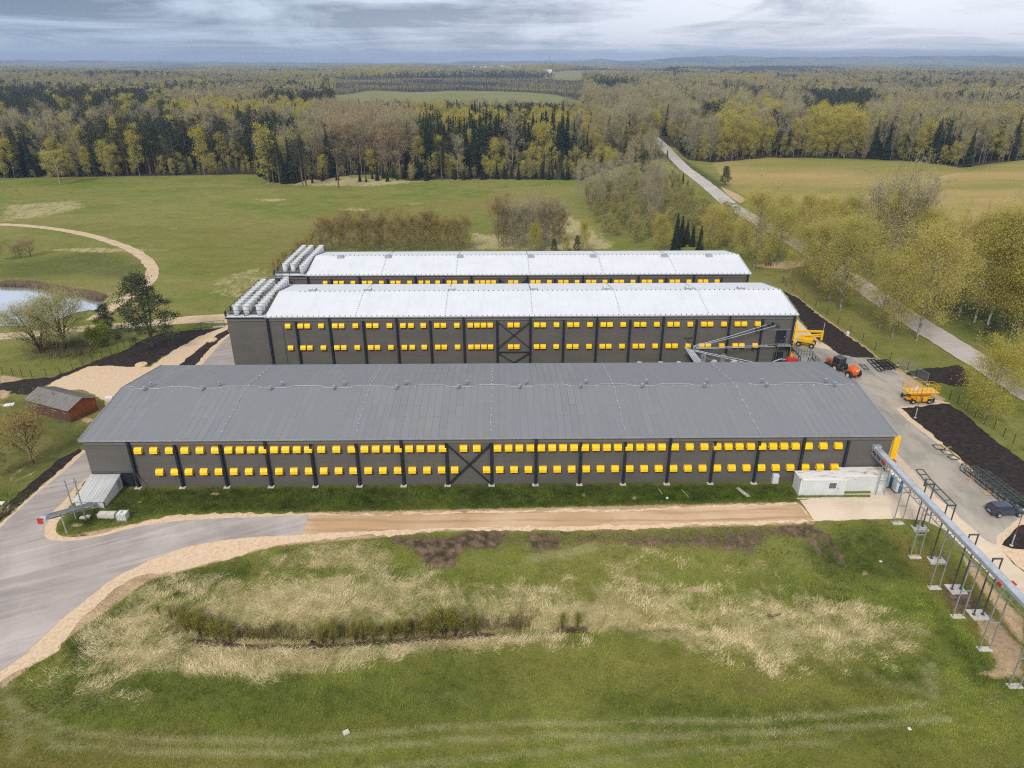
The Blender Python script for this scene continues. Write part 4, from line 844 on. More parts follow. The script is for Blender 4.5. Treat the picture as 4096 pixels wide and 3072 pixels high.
for i, y in enumerate(FY):
    z0 = float(h(CX0, y))
    c = thing('trestle', 'galvanised trestle under the covered conveyor, number %s counting from the barn wall' % ['one', 'two', 'three', 'four', 'five', 'six', 'seven', 'eight'][i], 'trestle', (CX0, y, z0), 'trestles under the covered conveyor')
    for sx in (-.52, .52): m = MB(); m.beam((CX0+sx*1.08, y, z0), (CX0+sx, y, ZT-.8), .10); mk('leg', m, M_galvd, c)
    for zz in (.45*(ZT-z0)*.95, ZT-z0-1.5): m = MB(); m.beam((CX0-.54, y, z0+zz), (CX0+.54, y, z0+zz), .09); mk('crossbar', m, M_galvd, c)
    m = MB(); m.box((CX0-.72, y-.34, z0-.4), (CX0+.72, y+.34, z0+.10)); mk('footing', m, M_cement, c, bevel=.03)
# dark pipe rack portals beside it
def portal(xc, y, top, w_, label, pad, grp='dark steel portals of the pipe rack'):
    z0 = float(h(xc, y)); c = thing('steel_portal', label, 'steel portal', (xc, y, z0), grp)
    for sx in (-w_/2, w_/2):
        m = MB(); m.beam((xc+sx, y, z0+.1), (xc+sx, y, top), .115); m.box((xc+sx-.17, y-.17, z0+.1), (xc+sx+.17, y+.17, z0+.14)); mk('post', m, M_dksteel, c)
    m = MB(); m.beam((xc-w_/2-.07, y, top), (xc+w_/2+.07, y, top), .14); mk('crossbar', m, M_dksteel, c)
    if pad: m = MB(); m.box((xc-.95, y-.85, z0-.4), (xc+.95, y+.85, z0+.1)); mk('footing', m, M_cement, c, bevel=.03)
PX = 54.35
portal(PX, 1.6, 5.2, 1.0, 'dark steel portal at the yellow barn corner', False)
portal(PX, -9.2, 5.35, 1.0, 'dark steel portal on the first concrete pad past the yard', True)
portal(PX, -13.7, 5.3, 1.0, 'dark steel portal on the second concrete pad past the yard', True)
portal(PX, -18.4, 4.6, 1.0, 'lone dark steel portal right of the conveyor on the brown soil', True)
portal(PX, -22.6, 4.6, 1.0, 'dark steel portal nearest the camera, right of the conveyor', True)
t = thing('pipe_rack', 'dark ladder-like rack lying across two portals beside the conveyor', 'pipe rack', (PX, -14, 5.3), 'dark ladder racks on the portals')
m = MB()
for sx in (-.45, .45): m.beam((PX+sx, -6.4, 5.75), (PX+sx, -8.4, 5.5), .1); m.beam((PX+sx, -8.4, 5.5), (PX+sx, -13.9, 5.42), .1)
for y, z in ((-6.4, 5.75), (-7.4, 5.62), (-8.4, 5.5), (-10.6, 5.47), (-12.8, 5.44), (-13.8, 5.42)): m.beam((PX-.45, y, z), (PX+.45, y, z), .08)
mk('ladder_frame', m, M_dksteel, t); m = MB(); m.beam((PX+.1, -8.0, 5.4), (PX+.1, -8.0, 4.3), .16); mk('hanger', m, M_dksteel, t)
t = thing('pipe_rack', 'short dark ladder-like rack bent down over the portal at the yellow barn corner', 'pipe rack', (PX, 4, 5.3), 'dark ladder racks on the portals')
m = MB()
for sx in (-.45, .45): m.beam((PX+sx, 1.5, 5.3), (PX+sx, 3.4, 5.9), .09); m.beam((PX+sx, 3.4, 5.9), (PX+sx-.3, 7.4, 6.1), .09)
for y, z in ((2.0, 5.45), (3.3, 5.87), (3.7, 5.9), (6.5, 6.05)): m.beam((PX-.5, y, z), (PX+.45, y, z), .08)
mk('ladder_frame', m, M_dksteel, t)
# ------------------------------------------------------------------ silos and feed pipes between the barns
M_silo = pm('silo_steel', (.62, .64, .66), (.52, .54, .56), 1., .4, .3, bs=.05)
for i, (sx, zt) in enumerate(((38.6, 5.15), (42.1, 5.15), (32.4, 4.9), (29.2, 4.9), (25.5, 4.9))):
    t = thing('feed_silo', ['silo with a ladder cage beside the fan of pipes', 'silo with a ladder cage right of the other caged silo', 'silo cone just showing over the roof edge, nearest the pipe bundle', 'silo cone just showing over the roof edge, middle of three', 'silo cone just showing over the roof edge, leftmost of three'][i], 'silo', (sx, 31, 0), 'feed silos between the barns')
    m = MB(); m.lathe((sx, 31, 0), [(.3, .5), (1.35, 1.9), (1.35, zt-1.15), (1.38, zt-1.1), (.4, zt-.15), (.4, zt), (.02, zt+.04)], 24); mk('shell', m, M_silo, t)
    m = MB()
    for k in range(4): a = k*math.pi/2+.78; m.beam((sx+1.25*math.cos(a), 31+1.25*math.sin(a), 0), (sx+1.25*math.cos(a), 31+1.25*math.sin(a), 2.2), .12)
    mk('stand', m, M_galvd, t)
    if i < 2:
        m = MB(); cx_, cy_ = sx-2.0, 31.
        for k in range(8): a = k*math.pi/4; m.beam((cx_+.4*math.cos(a), cy_+.4*math.sin(a), 2.2), (cx_+.4*math.cos(a), cy_+.4*math.sin(a), zt+1.1), .05)
        for zz in (2.4, 3.3, 4.2, 5.1, 6.2): m.tube([(cx_+.4*math.cos(a), cy_+.4*math.sin(a), zz) for a in np.linspace(0, 2*math.pi, 13)], .03, 4)
        m.beam((cx_+.4, cy_, zt+.6), (sx-.4, cy_, zt), .06); mk('ladder_cage', m, M_galv, t)
hub = (35.6, 35.2, 5.9)
m = MB(); m.box((hub[0]-.5, hub[1]-.3, hub[2]-.5), (hub[0]+.5, hub[1]+.3, hub[2]+.5))
ends = [((49.7, 37.3, 9.55), 'uppermost'), ((51.3, 37.3, 9.35), 'second from the top'), ((50.1, 37.3, 5.45), 'third from the top, nearly level'), ((51.5, 37.3, 5.2), 'fourth from the top, nearly level'), ((45.8, 31, 4.7), 'sloping down, upper of the lowest two'), ((45.4, 30.3, 4.6), 'sloping down, lower of the lowest two')]
for i, (e, wh) in enumerate(ends):
    o_ = Vector(hub)+Vector((.2, -.1-.08*i, .35-.15*i)); e = Vector(e); c = o_.lerp(e, .5)+Vector((0, 0, -.15 if i < 2 else -.02)); m = MB()
    m.tube([o_, o_.lerp(c, .5)+Vector((0, 0, -.03)), c, c.lerp(e, .5)+Vector((0, 0, .02)), e], .055, 6); single('feed_pipe', m, M_galv, 'thin feed pipe, '+wh, 'feed pipe', 'feed pipes fanning out from the pipe hub')
t = thing('pipe_hub', 'grey bundle of pipes dropping from a bracket on the middle barn wall', 'pipe bundle', hub)
m = MB(); m.beam((34.6, y2-.2, 6.9), (36.2, y2-.2, 6.9), .12); m.beam((34.9, y2-.2, 7.0), (36.2, 34.8, 5.9), .12); m.box((34.4, 35.2, 5.4), (36.0, 35.6, 5.75)); mk('bracket', m, M_dksteel, t)
for k in range(5):
    m = MB(); a = Vector((34.4+k*.32, 35.4-k*.1, 5.9-k*.1)); b_ = Vector((36.4+k*.38, 29.5, 3.2)); m.tube([a, a.lerp(b_, .6)+Vector((.1, 0, -.2)), b_], .11, 7); mk('pipe', m, M_galv, t)
for (bx, bz) in ((42.9, 7.3), (47.6, 8.5), (42.6, 4.6), (47.4, 4.9)):
    m = MB(); m.beam((bx, y2-.2, bz-.6), (bx, y2-.2, bz+.2), .1); m.beam((bx, y2-.2, bz+.1), (bx, y2-1.1, bz+.1), .1); m.beam((bx, y2-.2, bz-.5), (bx, y2-1.0, bz+.05), .07); single('pipe_bracket', m, M_col, 'dark bracket on the middle barn wall holding %s' % {7.3: 'the upper pipes near the fan', 8.5: 'the upper pipes near the corner', 4.6: 'the level pipes near the fan', 4.9: 'the level pipes near the corner'}[bz], 'bracket')
# ------------------------------------------------------------------ outside stair of the middle barn
t = thing('steel_stair', 'dark steel stair and landings outside the doors of the middle barn', 'stair', (53, 36, 0))
def rail(m, a, b_, n=4, hh=1.1):
    a = Vector(a); b_ = Vector(b_)
    for q in (hh, hh*.55): m.beam(a+Vector((0, 0, q)), b_+Vector((0, 0, q)), .05)
    for k in range(n+1): p = a.lerp(b_, k/n); m.beam(p, p+Vector((0, 0, hh)), .05)
m = MB(); m.box((51.4, 36.2, 5.6), (54.0, 37.4, 5.7)); m.box((56.0, 36.2, 3.4), (58.1, 37.4, 3.5)); mk('landing', m, M_galvd, t)
for (a, b_) in (((54.0, 5.65), (56.0, 3.45)), ((58.1, 3.45), (61.2, .15))):
    m = MB()
    for yy in (36.2, 37.4): m.beam((a[0], yy, a[1]), (b_[0], yy, b_[1]), .08, .26)
    n = 10
    for k in range(n): q = (k+.5)/n; xx = a[0]+(b_[0]-a[0])*q; zz = a[1]+(b_[1]-a[1])*q; m.box((xx-.13, 36.25, zz-.02), (xx+.13, 37.35, zz+.02))
    mk('flight', m, M_dksteel, t)
m = MB()
for yy in (36.2, 37.4): rail(m, (54, yy, 5.7), (56, yy, 3.5)); rail(m, (58.1, yy, 3.5), (61.2, yy, .2), 5)
rail(m, (51.4, 36.2, 5.7), (54, 36.2, 5.7)); rail(m, (51.4, 36.2, 5.7), (51.4, 37.4, 5.7), 2); rail(m, (56, 36.2, 3.5), (58.1, 36.2, 3.5)); rail(m, (56, 37.4, 3.5), (58.1, 37.4, 3.5)); mk('railing', m, M_dksteel, t)
m = MB()
for (xx, zz) in ((51.5, 5.6), (53.9, 5.6), (56.1, 3.4), (58.0, 3.4)):
    for yy in (36.3, 37.3): m.beam((xx, yy, 0), (xx, yy, zz), .12)
m.beam((53.9, 36.3, .4), (56.1, 36.3, 3.2), .08); mk('supports', m, M_dksteel, t)
# stair between the decks of the two white roofed barns
t = thing('roof_walkway', 'dark steel walkway and steps joining the fan decks of the two white roofed barns', 'walkway', (-46, 61, 0))
m = MB(); m.box((-46.9, 63.9, 10.75), (-44.8, 65.2, 10.85)); m.box((-44.0, 57.5, 10.2), (-41.5, 60.5, 10.3)); mk('landing', m, M_galvd, t)
m = MB(); m.beam((-44.8, 64.6, 10.8), (-43.0, 60.3, 10.3), .9, .1); mk('flight', m, M_dksteel, t)
m = MB(); rail(m, (-46.9, 63.9, 10.8), (-44.8, 63.9, 10.8), 3); rail(m, (-46.9, 63.9, 10.8), (-46.9, 65.2, 10.8), 2); rail(m, (-45.2, 63.9, 10.8), (-43.4, 60.3, 10.3), 4); rail(m, (-41.5, 57.5, 10.3), (-41.5, 60.5, 10.3), 3); rail(m, (-47.2, 60.5, 11.0), (-41.5, 60.5, 11.0), 6); mk('railing', m, M_dksteel, t)
m = MB(); 
for (xx, yy) in ((-46.8, 64), (-44.9, 64), (-43.9, 57.6), (-41.6, 57.6), (-43.9, 60.4), (-41.6, 60.4)): m.beam((xx, yy, 0), (xx, yy, 10.7), .16)
mk('supports', m, M_dksteel, t)
# ------------------------------------------------------------------ vehicles and machines (built in local axes, +x forward)
def car(label, loc, rot, paint, glass, name='parked_car', cat='car', group=None):
    t = thing(name, label, cat, loc, group, rot, True)
    L = 4.3; hw = .9
    prof = [(-2.13, .30), (-2.16, .62), (-2.10, .95), (-1.72, 1.0), (.62, .98), (1.55, .86), (2.05, .70), (2.15, .5), (2.12, .28)]
    m = MB(); n = len(prof)
    rows = []
    for s_, k in ((-1, 1.), (-1, .93), (1, .93), (1, 1.)):
        pass
    def ring(w_, dz=0): return [(x, w_*(1-.10*max(0, abs(x)-1.55)/.6), z+dz) for x, z in prof]
    A = ring(-hw); B = ring(hw); m.v += A+B
    m.f += [tuple(range(n)), tuple(reversed(range(n, 2*n)))]+[(i, n+i, n+(i+1) % n, (i+1) % n) for i in range(n)]; m.mi += [0]*(n+2)
    for wx in (-1.32, 1.34):
        for sy in (-1, 1): m.wheel((wx, sy*.84, .36), .40, .16, 16)
    body = mk('body', m, paint, t, bevel=.06)
    # greenhouse: tapered roof
    g0 = [(-2.02, .97), (-1.55, 1.42), (-.1, 1.47), (.35, 1.40), (1.12, .97)]
    def cab(w0, w1, shrink, z_off=0):
        v = []; 
        for s_ in (-1, 1):
            for (x, z) in g0:
                tt = (z-.97)/.5; v.append((x*(1-shrink), s_*(w0+(w1-w0)*tt), z+z_off))
        k = len(g0); return v, [tuple(range(k)), tuple(reversed(range(k, 2*k)))]+[(i, k+i, k+(i+1) % k, (i+1) % k) for i in range(k)]
    v, f = cab(.84, .64, 0); m = MB(); m.add(v, f); mk('windows', m, glass, t)
    m = MB(); m.add(*[[(-1.55, -.66, 1.43), (-.1, -.66, 1.475), (.36, -.64, 1.405), (.36, .64, 1.405), (-.1, .66, 1.475), (-1.55, .66, 1.43), (-1.55, -.66, 1.46), (-.1, -.66, 1.51), (.36, -.64, 1.43), (.36, .64, 1.43), (-.1, .66, 1.51), (-1.55, .66, 1.46)], [(0, 5, 4, 1), (1, 4, 3, 2), (6, 7, 10, 11), (7, 8, 9, 10), (0, 1, 7, 6), (1, 2, 8, 7), (5, 11, 10, 4), (4, 10, 9, 3), (0, 6, 11, 5), (2, 3, 9, 8)]])
    for s_ in (-1, 1):
        for (p, q) in (((-2.0, .97), (-1.55, 1.43)), ((-.30, .99), (-.22, 1.46)), ((1.14, .98), (.36, 1.41)), ((-1.35, .98), (-1.25, 1.44))):
            w0 = .855-(p[1]-.97)*.4; w1 = .86-(q[1]-.97)*.42; m.beam((p[0], s_*w0, p[1]), (q[0], s_*w1, q[1]), .07, .05)
    m.beam((-1.6, -.66, 1.44), (-1.85, -.66, 1.40), .04, .03); m.box((-1.80, -.62, 1.41), (-1.5, .62, 1.45)); mk('roof', m, paint, t)
    tm = MB(); tm.wheel((0, 0, 0), .33, .22, 20); rm = MB(); rm.wheel((0, 0, 0), .215, .24, 10)
    tmm = mesh_of('tyre', tm, M_black); rmm = mesh_of('rim', rm, M_galv)
    for wx in (-1.32, 1.34):
        for sy in (-1, 1):
            o = bpy.data.objects.new('wheel', tmm); COL.objects.link(o); o.parent = t; o.location = (wx, sy*.84, .33)
            q = bpy.data.objects.new('rim', rmm); COL.objects.link(q); q.parent = o; q.location = (0, 0, 0)
    for sy in (-1, 1):
        m = MB(); m.box((-2.17, min(sy*.58, sy*.84), .77), (-2.10, max(sy*.58, sy*.84), .85)); mk('tail_light', m, M_red, t)
        m = MB(); m.box((1.98, min(sy*.50, sy*.82), .58), (2.12, max(sy*.50, sy*.82), .70)); mk('headlight', m, M_galv, t)
        m = MB(); m.box((.72, min(sy*.86, sy*1.02), .96), (.9, max(sy*.86, sy*1.02), 1.08)); mk('mirror', m, paint, t)
    m = MB(); m.box((-2.18, -.26, .52), (-2.155, .26, .63)); mk('number_plate', m, M_white, t)
    return t
def paint(name, c):
    m, nt, b = newmat(name); b.inputs['Base Color'].default_value = c4(c); b.inputs['Roughness'].default_value = .35; b.inputs['Coat Weight'].default_value = .6; b.inputs['Metallic'].default_value = .1
    nt.links.new(mixc(nt, mapr(nt, noise(nt, pos(nt, obj=True), 2, 4), .4, .75, 0, .5), c, tuple(v*.6+.03 for v in c)), b.inputs['Base Color']); return m
wa = g(3993, 2074); wb_ = g(4072, 2071)
cr = math.atan2(wb_[1]-wa[1], wb_[0]-wa[0]); cx_, cy_ = (wa[0]+wb_[0])/2-math.sin(cr)*.84, (wa[1]+wb_[1])/2+math.cos(cr)*.84
car('dark blue hatchback parked on the yard beside the steel trusses', (cx_, cy_, float(h(cx_, cy_))+.06), cr, paint('blue_paint', (.018, .032, .075)), M_glass)
xw, yw = g(2930, 826); dx_, dy_ = ROADXY[0], ROADXY[1]; i_ = int(np.argmin(np.hypot(dx_-xw, dy_-yw))); ra = math.atan2(dy_[i_-1]-dy_[i_+1], dx_[i_-1]-dx_[i_+1])
car('small white car driving away on the country road', (xw, yw, float(h(xw, yw))+.14), ra, paint('white_car_paint', (.75, .76, .78)), M_glass, 'driving_car')
# scissor lift
M_lift = pm('lift_yellow', (.80, .40, .012), (.66, .30, .012), 1.6, .5, obj=True, bs=.1)
a_ = g(3648, 1617); b_ = g(3713, 1616); sr = math.atan2(b_[1]-a_[1], b_[0]-a_[0]); sx_, sy_ = (a_[0]+b_[0])/2, (a_[1]+b_[1])/2+.95
t = thing('scissor_lift', 'orange yellow scissor lift with a long railed platform on the yard', 'scissor lift', (sx_, sy_, .05), None, sr, True)
m = MB(); m.box((-1.75, -.75, .55), (1.75, .75, .85)); m.box((-2.2, -.5, .6), (-1.75, .5, .8)); mk('chassis', m, M_lift, t, bevel=.04)
for sy in (-1, 1):
    m = MB(); m.box((-.85, min(sy*.7, sy*1.12), .45), (-.15, max(sy*.7, sy*1.12), 1.25)); m.box((.15, min(sy*.7, sy*1.12), .45), (1.0, max(sy*.7, sy*1.12), 1.25)); mk('engine_cover', m, M_lift, t, bevel=.1)
    m = MB(); [m.box((-.14, min(sy*.95, sy*1.08), z), (.14, max(sy*.95, sy*1.08), z+.05)) for z in (.4, .65, .9, 1.15)]; mk('steps', m, M_dksteel, t)
tm = MB(); tm.wheel((0, 0, 0), .42, .34, 22); tmm = mesh_of('tyre', tm, M_black); rm = MB(); rm.wheel((0, 0, 0), .2, .36, 12); rmm = mesh_of('rim', rm, pm('cream_rim', (.55, .48, .34), rough=.6, obj=True))
def wheels(t, ps, tmm=tmm, rmm=rmm, sc=1.):
    for p in ps:
        o = bpy.data.objects.new('wheel', tmm); COL.objects.link(o); o.parent = t; o.location = p; o.scale = (sc, sc, sc)
        q = bpy.data.objects.new('rim', rmm); COL.objects.link(q); q.parent = o
wheels(t, [(-1.38, -.95, .42), (1.38, -.95, .42), (-1.38, .95, .42), (1.38, .95, .42)])
m = MB()
for k in range(4):
    z = .95+k*.22
    for sy in (-.55, .55): m.beam((-1.7, sy, z), (1.7, sy, z+.18), .1, .12); m.beam((-1.7, sy+.08, z+.18), (1.7, sy+.08, z), .1, .12)
mk('scissor_arms', m, M_lift, t)
m = MB(); m.box((-2.55, -1.05, 1.9), (2.75, 1.05, 2.06)); m.box((-2.0, -.98, 1.74), (1.9, .98, 1.9)); mk('platform', m, M_lift, t)
m = MB(); m.box((-2.5, -1.0, 2.062), (2.7, 1.0, 2.075)); mk('deck_plate', m, pm('pale_orange_deck', (.85, .55, .14), (.72, .42, .08), 3, .6, obj=True), t)  # deck plate in a paler orange than the chassis
m = MB(); A_ = (-2.55, -1.05); B_ = (2.75, -1.05); C_ = (2.75, 1.05); E_ = (-2.55, 1.05)
for (p, q, n) in ((A_, B_, 7), (B_, C_, 2), (C_, E_, 7), (E_, A_, 2)): rail(m, (p[0], p[1], 2.06), (q[0], q[1], 2.06), n, 1.1)
mk('railing', m, M_lift, t)
for p in ((-1.75, -1.15), (2.0, -1.15), (-2.2, 1.1), (2.1, 1.1)):
    m = MB(); m.beam((p[0], p[1], .35), (p[0], p[1], 1.1), .2); m.beam((p[0]*.8, p[1]*.6, .7), (p[0], p[1], .75), .14, .2); mk('outrigger', m, M_black, t)
m = MB(); m.box((.6, .3, 2.9), (.95, .55, 3.15)); mk('control_box', m, M_dksteel, t)
m = MB(); m.tube([(-.9, -.2, 2.3), (-.2, .6, 2.35)], .22, 8); m.tube([(-1.2, -.5, 2.25), (-.5, .1, 2.25)], .16, 8)
sb = single("film_roll", m, M_white, 'white rolls lying on the deck of the scissor lift', 'roll'); c_, s_ = math.cos(sr), math.sin(sr); l = sb.location.copy(); sb.location = (sx_+l.x*c_-l.y*s_, sy_+l.x*s_+l.y*c_, .05+l.z); sb.rotation_euler = (0, 0, sr)
# boom lift
bx, by = g(3222, 1383)
t = thing('boom_lift', 'yellow boom lift with folded arm beside the middle barn corner', 'boom lift', (bx, by, .05), None, -.55, True)
M_boom = pm('boom_yellow', (.80, .47, .01), (.70, .40, .01), 1.6, .45, obj=True, bs=.05)
m = MB(); m.box((-1.6, -.55, .45), (1.6, .55, .8)); m.box((1.1, -1.0, .45), (1.4, 1.0, .7)); m.box((-1.4, -1.0, .45), (-1.1, 1.0, .7)); mk('chassis', m, M_boom, t, bevel=.05)
wheels(t, [(-1.25, -1.05, .5), (1.25, -1.05, .5), (-1.25, 1.05, .5), (1.25, 1.05, .5)], sc=1.2)
m = MB(); m.lathe((0, 0, .8), [(.7, 0), (.7, .15)], 20); m.box((-1.5, -1.05, .95), (1.25, 1.05, 1.75)); mk('turntable', m, M_boom, t, bevel=.28)
m = MB(); m.beam((-1.0, .3, 1.7), (2.6, 1.9, 1.9), .3, .32); m.beam((-.6, .1, 1.95), (2.5, 1.7, 2.4), .28, .25); mk('lower_boom', m, M_boom, t, bevel=.03)
m = MB(); m.box((2.35, 1.5, 1.1), (2.75, 2.05, 3.0)); mk('knuckle', m, M_boom, t, bevel=.05)
m = MB(); m.beam((2.6, 1.8, 2.95), (-4.2, -1.0, 2.7), .35, .38); mk('upper_boom', m, M_boom, t, bevel=.04)
# tractor towing an orange barrel
tx, ty = g(3391, 1497)
t = thing('farm_tractor', 'dark tractor with an orange engine cover parked beside the barn gable', 'tractor', (g(3408, 1518)[0]+.3-1.45, g(3408, 1518)[1]+1.0+3.3, .05), None, 1.97, True)
M_or = pm('orange_paint', (.75, .12, .012), (.60, .09, .012), 2., .45, obj=True, bs=.05)
M_orp = pm('faded_orange', (.55, .16, .08), (.42, .12, .06), 2., .6, obj=True, bs=.05)
m = MB(); m.box((.4, -.38, .9), (2.3, .38, 1.75)); mk('engine_cover', m, M_orp, t, bevel=.12)
m = MB(); m.box((-1.2, -.45, .6), (2.2, .45, .95)); m.box((-1.4, -1.05, 1.5), (-.1, -.6, 1.65)); m.box((-1.4, .6, 1.5), (-.1, 1.05, 1.65)); mk('chassis', m, M_dksteel, t)
m = MB(); m.extr([(-1.15, -.75, 1.2), (-1.25, -.7, 2.65), (.25, -.7, 2.65), (.5, -.75, 1.6), (.35, -.75, 1.2)], (0, 1.5, 0)); cb = mk('cab', m, M_glass, t, bevel=.04)
m = MB(); m.box((-1.35, -.8, 2.65), (.35, .8, 2.82)); mk('roof', m, M_dksteel, cb, bevel=.05)
m = MB()
for p in ((-1.22, -.74), (-1.22, .74), (.35, -.74), (.35, .74)): m.beam((p[0], p[1], 1.2), (p[0], p[1], 2.65), .08)
mk('frame', m, M_dksteel, cb)
wheels(t, [(-.75, -.98, .85), (-.75, .98, .85)], sc=2.0); wheels(t, [(1.65, -.85, .55), (1.65, .85, .55)], sc=1.3)
m = MB(); m.tube([(.55, -.45, 1.7), (.55, -.45, 2.6)], .05, 8); mk('exhaust', m, M_dksteel, t)
m = MB(); m.beam((.3, .8, 2.3), (.4, 1.25, 2.4), .04); m.lathe((.4, 1.35, 2.2), [(.02, 0), (.2, .05), (.2, .35), (.02, .4)], 10); mk('mirror', m, M_orp, t)
qx, qy = g(3408, 1518)
t = thing('slurry_tank', 'bright orange rounded tank trailer hitched behind the tractor', 'tank trailer', (qx+.3, qy+1.0, .05), None, 1.97, True)
m = MB(); prof = [(.02, -1.5), (.55, -1.42), (.85, -1.15), (.95, -.7), (.95, .7), (.85, 1.1), (.55, 1.35), (.02, 1.42)]; m.lathe((0, 0, 0), prof, 22); m.v = [(z*.62-.2, x*.95, y*.95+1.35) for x, y, z in m.v]; m.f = [tuple(reversed(f)) for f in m.f]; mk('barrel', m, M_or, t, smooth=True)
m = MB(); m.box((-1.10, -.45, 1.75), (-1.0, .35, 1.85)); m.box((-1.12, -.45, 1.55), (-1.02, .35, 1.65)); mk('lettering_plate', m, M_white, t)
m = MB(); m.beam((-1.2, 0, .55), (2.4, 0, .6), .3, .2); mk('drawbar', m, M_dksteel, t)
wheels(t, [(-.3, -1.15, .72), (-.3, 1.15, .72)], sc=1.7)
# orange machine behind the stair, red tank
ex, ey = wl(3237, 1444, 34.)[0], 33.6
t = thing('telehandler', 'faded orange machine half hidden below the stair of the middle barn', 'machine', (float(ex), ey, 0), None, .4, True)
m = MB(); m.box((-1.5, -.7, .5), (1.5, .7, 1.3)); mk('body', m, M_orp, t, bevel=.15)
m = MB(); m.box((-.6, -.6, 1.3), (.6, .5, 2.6)); mk('cab', m, M_glass, t, bevel=.08); m = MB(); m.box((-.7, -.65, 2.6), (.7, .55, 2.72)); mk('roof', m, M_orp, t, bevel=.03)
m = MB(); m.beam((-1.4, .6, 1.7), (2.2, .6, 2.9), .3, .35); m.box((1.3, -.6, 1.8), (2.2, .4, 2.5)); mk('boom', m, M_orp, t, bevel=.05)
wheels(t, [(-1.1, -.85, .5), (1.1, -.85, .5), (-1.1, .85, .5), (1.1, .85, .5)], sc=1.2)
rx = float(wl(3165, 1438, 34)[0])
t = thing('red_fuel_tank', 'red box tank just above the front barn roof edge, left of the stair', 'tank', (rx, 34, 0))
m = MB(); m.extr([(rx-.9, 33.4, 3.4), (rx+.9, 33.4, 3.4), (rx+.85, 33.4, 4.35), (rx-.85, 33.4, 4.35)], (0, 1.1, 0)); mk('tank', m, M_red, t, bevel=.06)
m = MB()
for a in (-.8, .8):
    for b2_ in (33.5, 34.4): m.beam((rx+a, b2_, 0), (rx+a, b2_, 3.4), .1)
mk('stand', m, M_dksteel, t)
m = MB(); m.tube([(rx-.9, 34, 4.0), (rx-2., 34, 4.1), (rx-3.2, 34, 3.6), (rx-3.6, 34, 2.5)], .07, 6); m.tube([(rx-.9, 34.2, 3.8), (rx-1.9, 34.2, 3.9), (rx-2.9, 34.2, 3.5), (rx-3.3, 34.2, 2.5)], .07, 6); mk('hose', m, M_galv, t)
# ------------------------------------------------------------------ steel on the ground
def ladder_frame(p, q, w_, z, n, lw=.09, mat=None):
    m = MB(); p = Vector((p[0], p[1], z)); q = Vector((q[0], q[1], z)); d_ = (q-p).normalized(); s_ = Vector((-d_.y, d_.x, 0))*w_/2
    m.beam(p-s_, q-s_, lw); m.beam(p+s_, q+s_, lw)
    for k in range(n+1): c = p.lerp(q, k/n); m.beam(c-s_, c+s_, lw*.9)
    return m
single('steel_cradle', ladder_frame(g(3445, 1458), g(3468, 1481), 1.0, .12, 4), M_dksteel, 'small dark ladder-shaped steel frame flat on the yard beside the tractor', 'steel frame')
for k in range(6):
    a_ = g(3475+k*13, 1441+k*1); b_ = g(3520+k*13, 1487-k*2)
    single('steel_section', ladder_frame(a_, b_, .7, .12+.14*(k % 3), 3, .13), M_col, 'dark steel ladder section in the stack on the yard edge, %s from the left' % ['first', 'second', 'third', 'fourth', 'fifth', 'sixth'][k], 'steel section', 'stacked steel sections on the yard edge')
for i, (p, q) in enumerate([((3745, 1782), (3765, 1800)), ((3778, 1803), (3797, 1820)), ((3803, 1826), (3824, 1840))]):
    single('steel_cradle', ladder_frame(g(*p), g(*q), 1.3, .12, 1, .1), M_dksteel, 'dark open steel frame on the asphalt by the soil bed, %s of three' % ['farthest', 'middle', 'nearest'][i], 'steel frame', 'open steel frames by the soil bed')
for i, (px, py) in enumerate([(3775, 1796), (3790, 1822)]):
    x, y = g(px, py); m = MB(); m.beam((x-1.3, y, .2), (x+1.3, y+.25, .2), .12, .05); single('timber_batten', m, M_wood, ['raw timber under the farther end of the steel frames', 'raw timber under the nearer end of the steel frames'][i], 'batten')
ta = g(3862, 1880); tb = g(4062, 2040)
tdir = Vector((tb[0]-ta[0], tb[1]-ta[1], 0)); tl = tdir.length; tdir.normalize(); tn = Vector((-tdir.y, tdir.x, 0))
def truss(p, L, w_, hh, dirv, nrm):
    m = MB(); p = Vector(p)
    for sx in (0, w_):
        for z in (0, hh): m.beam(p+nrm*sx+Vector((0, 0, z)), p+nrm*sx+Vector((0, 0, z))+dirv*L, .09)
    n = int(L/1.0)
    for k in range(n):
        a = p+dirv*(k*L/n); b_ = p+dirv*((k+1)*L/n)
        for sx in (0, w_):
            m.beam(a+nrm*sx, a+nrm*sx+Vector((0, 0, hh)), .07); m.beam(a+nrm*sx+Vector((0, 0, 0 if k % 2 else hh)), b_+nrm*sx+Vector((0, 0, hh if k % 2 else 0)), .045)
        m.beam(a+Vector((0, 0, hh)), a+nrm*w_+Vector((0, 0, hh)), .06); m.beam(a+Vector((0, 0, hh)), b_+nrm*w_+Vector((0, 0, hh)), .04)
    return m
for i in range(3):
    p = Vector((ta[0], ta[1], .15+float(h(*ta))))+tn*(i*.85-.9)+tdir*(i*.9)
    single('steel_truss', truss(p, tl-.8*i, .7, .95+.1*(i == 1), tdir, tn), M_dksteel, 'long dark lattice truss by the soil bed, %s of three' % ['nearest the yard', 'middle', 'nearest the soil'][i], 'truss', 'lattice trusses stored beside the soil bed')
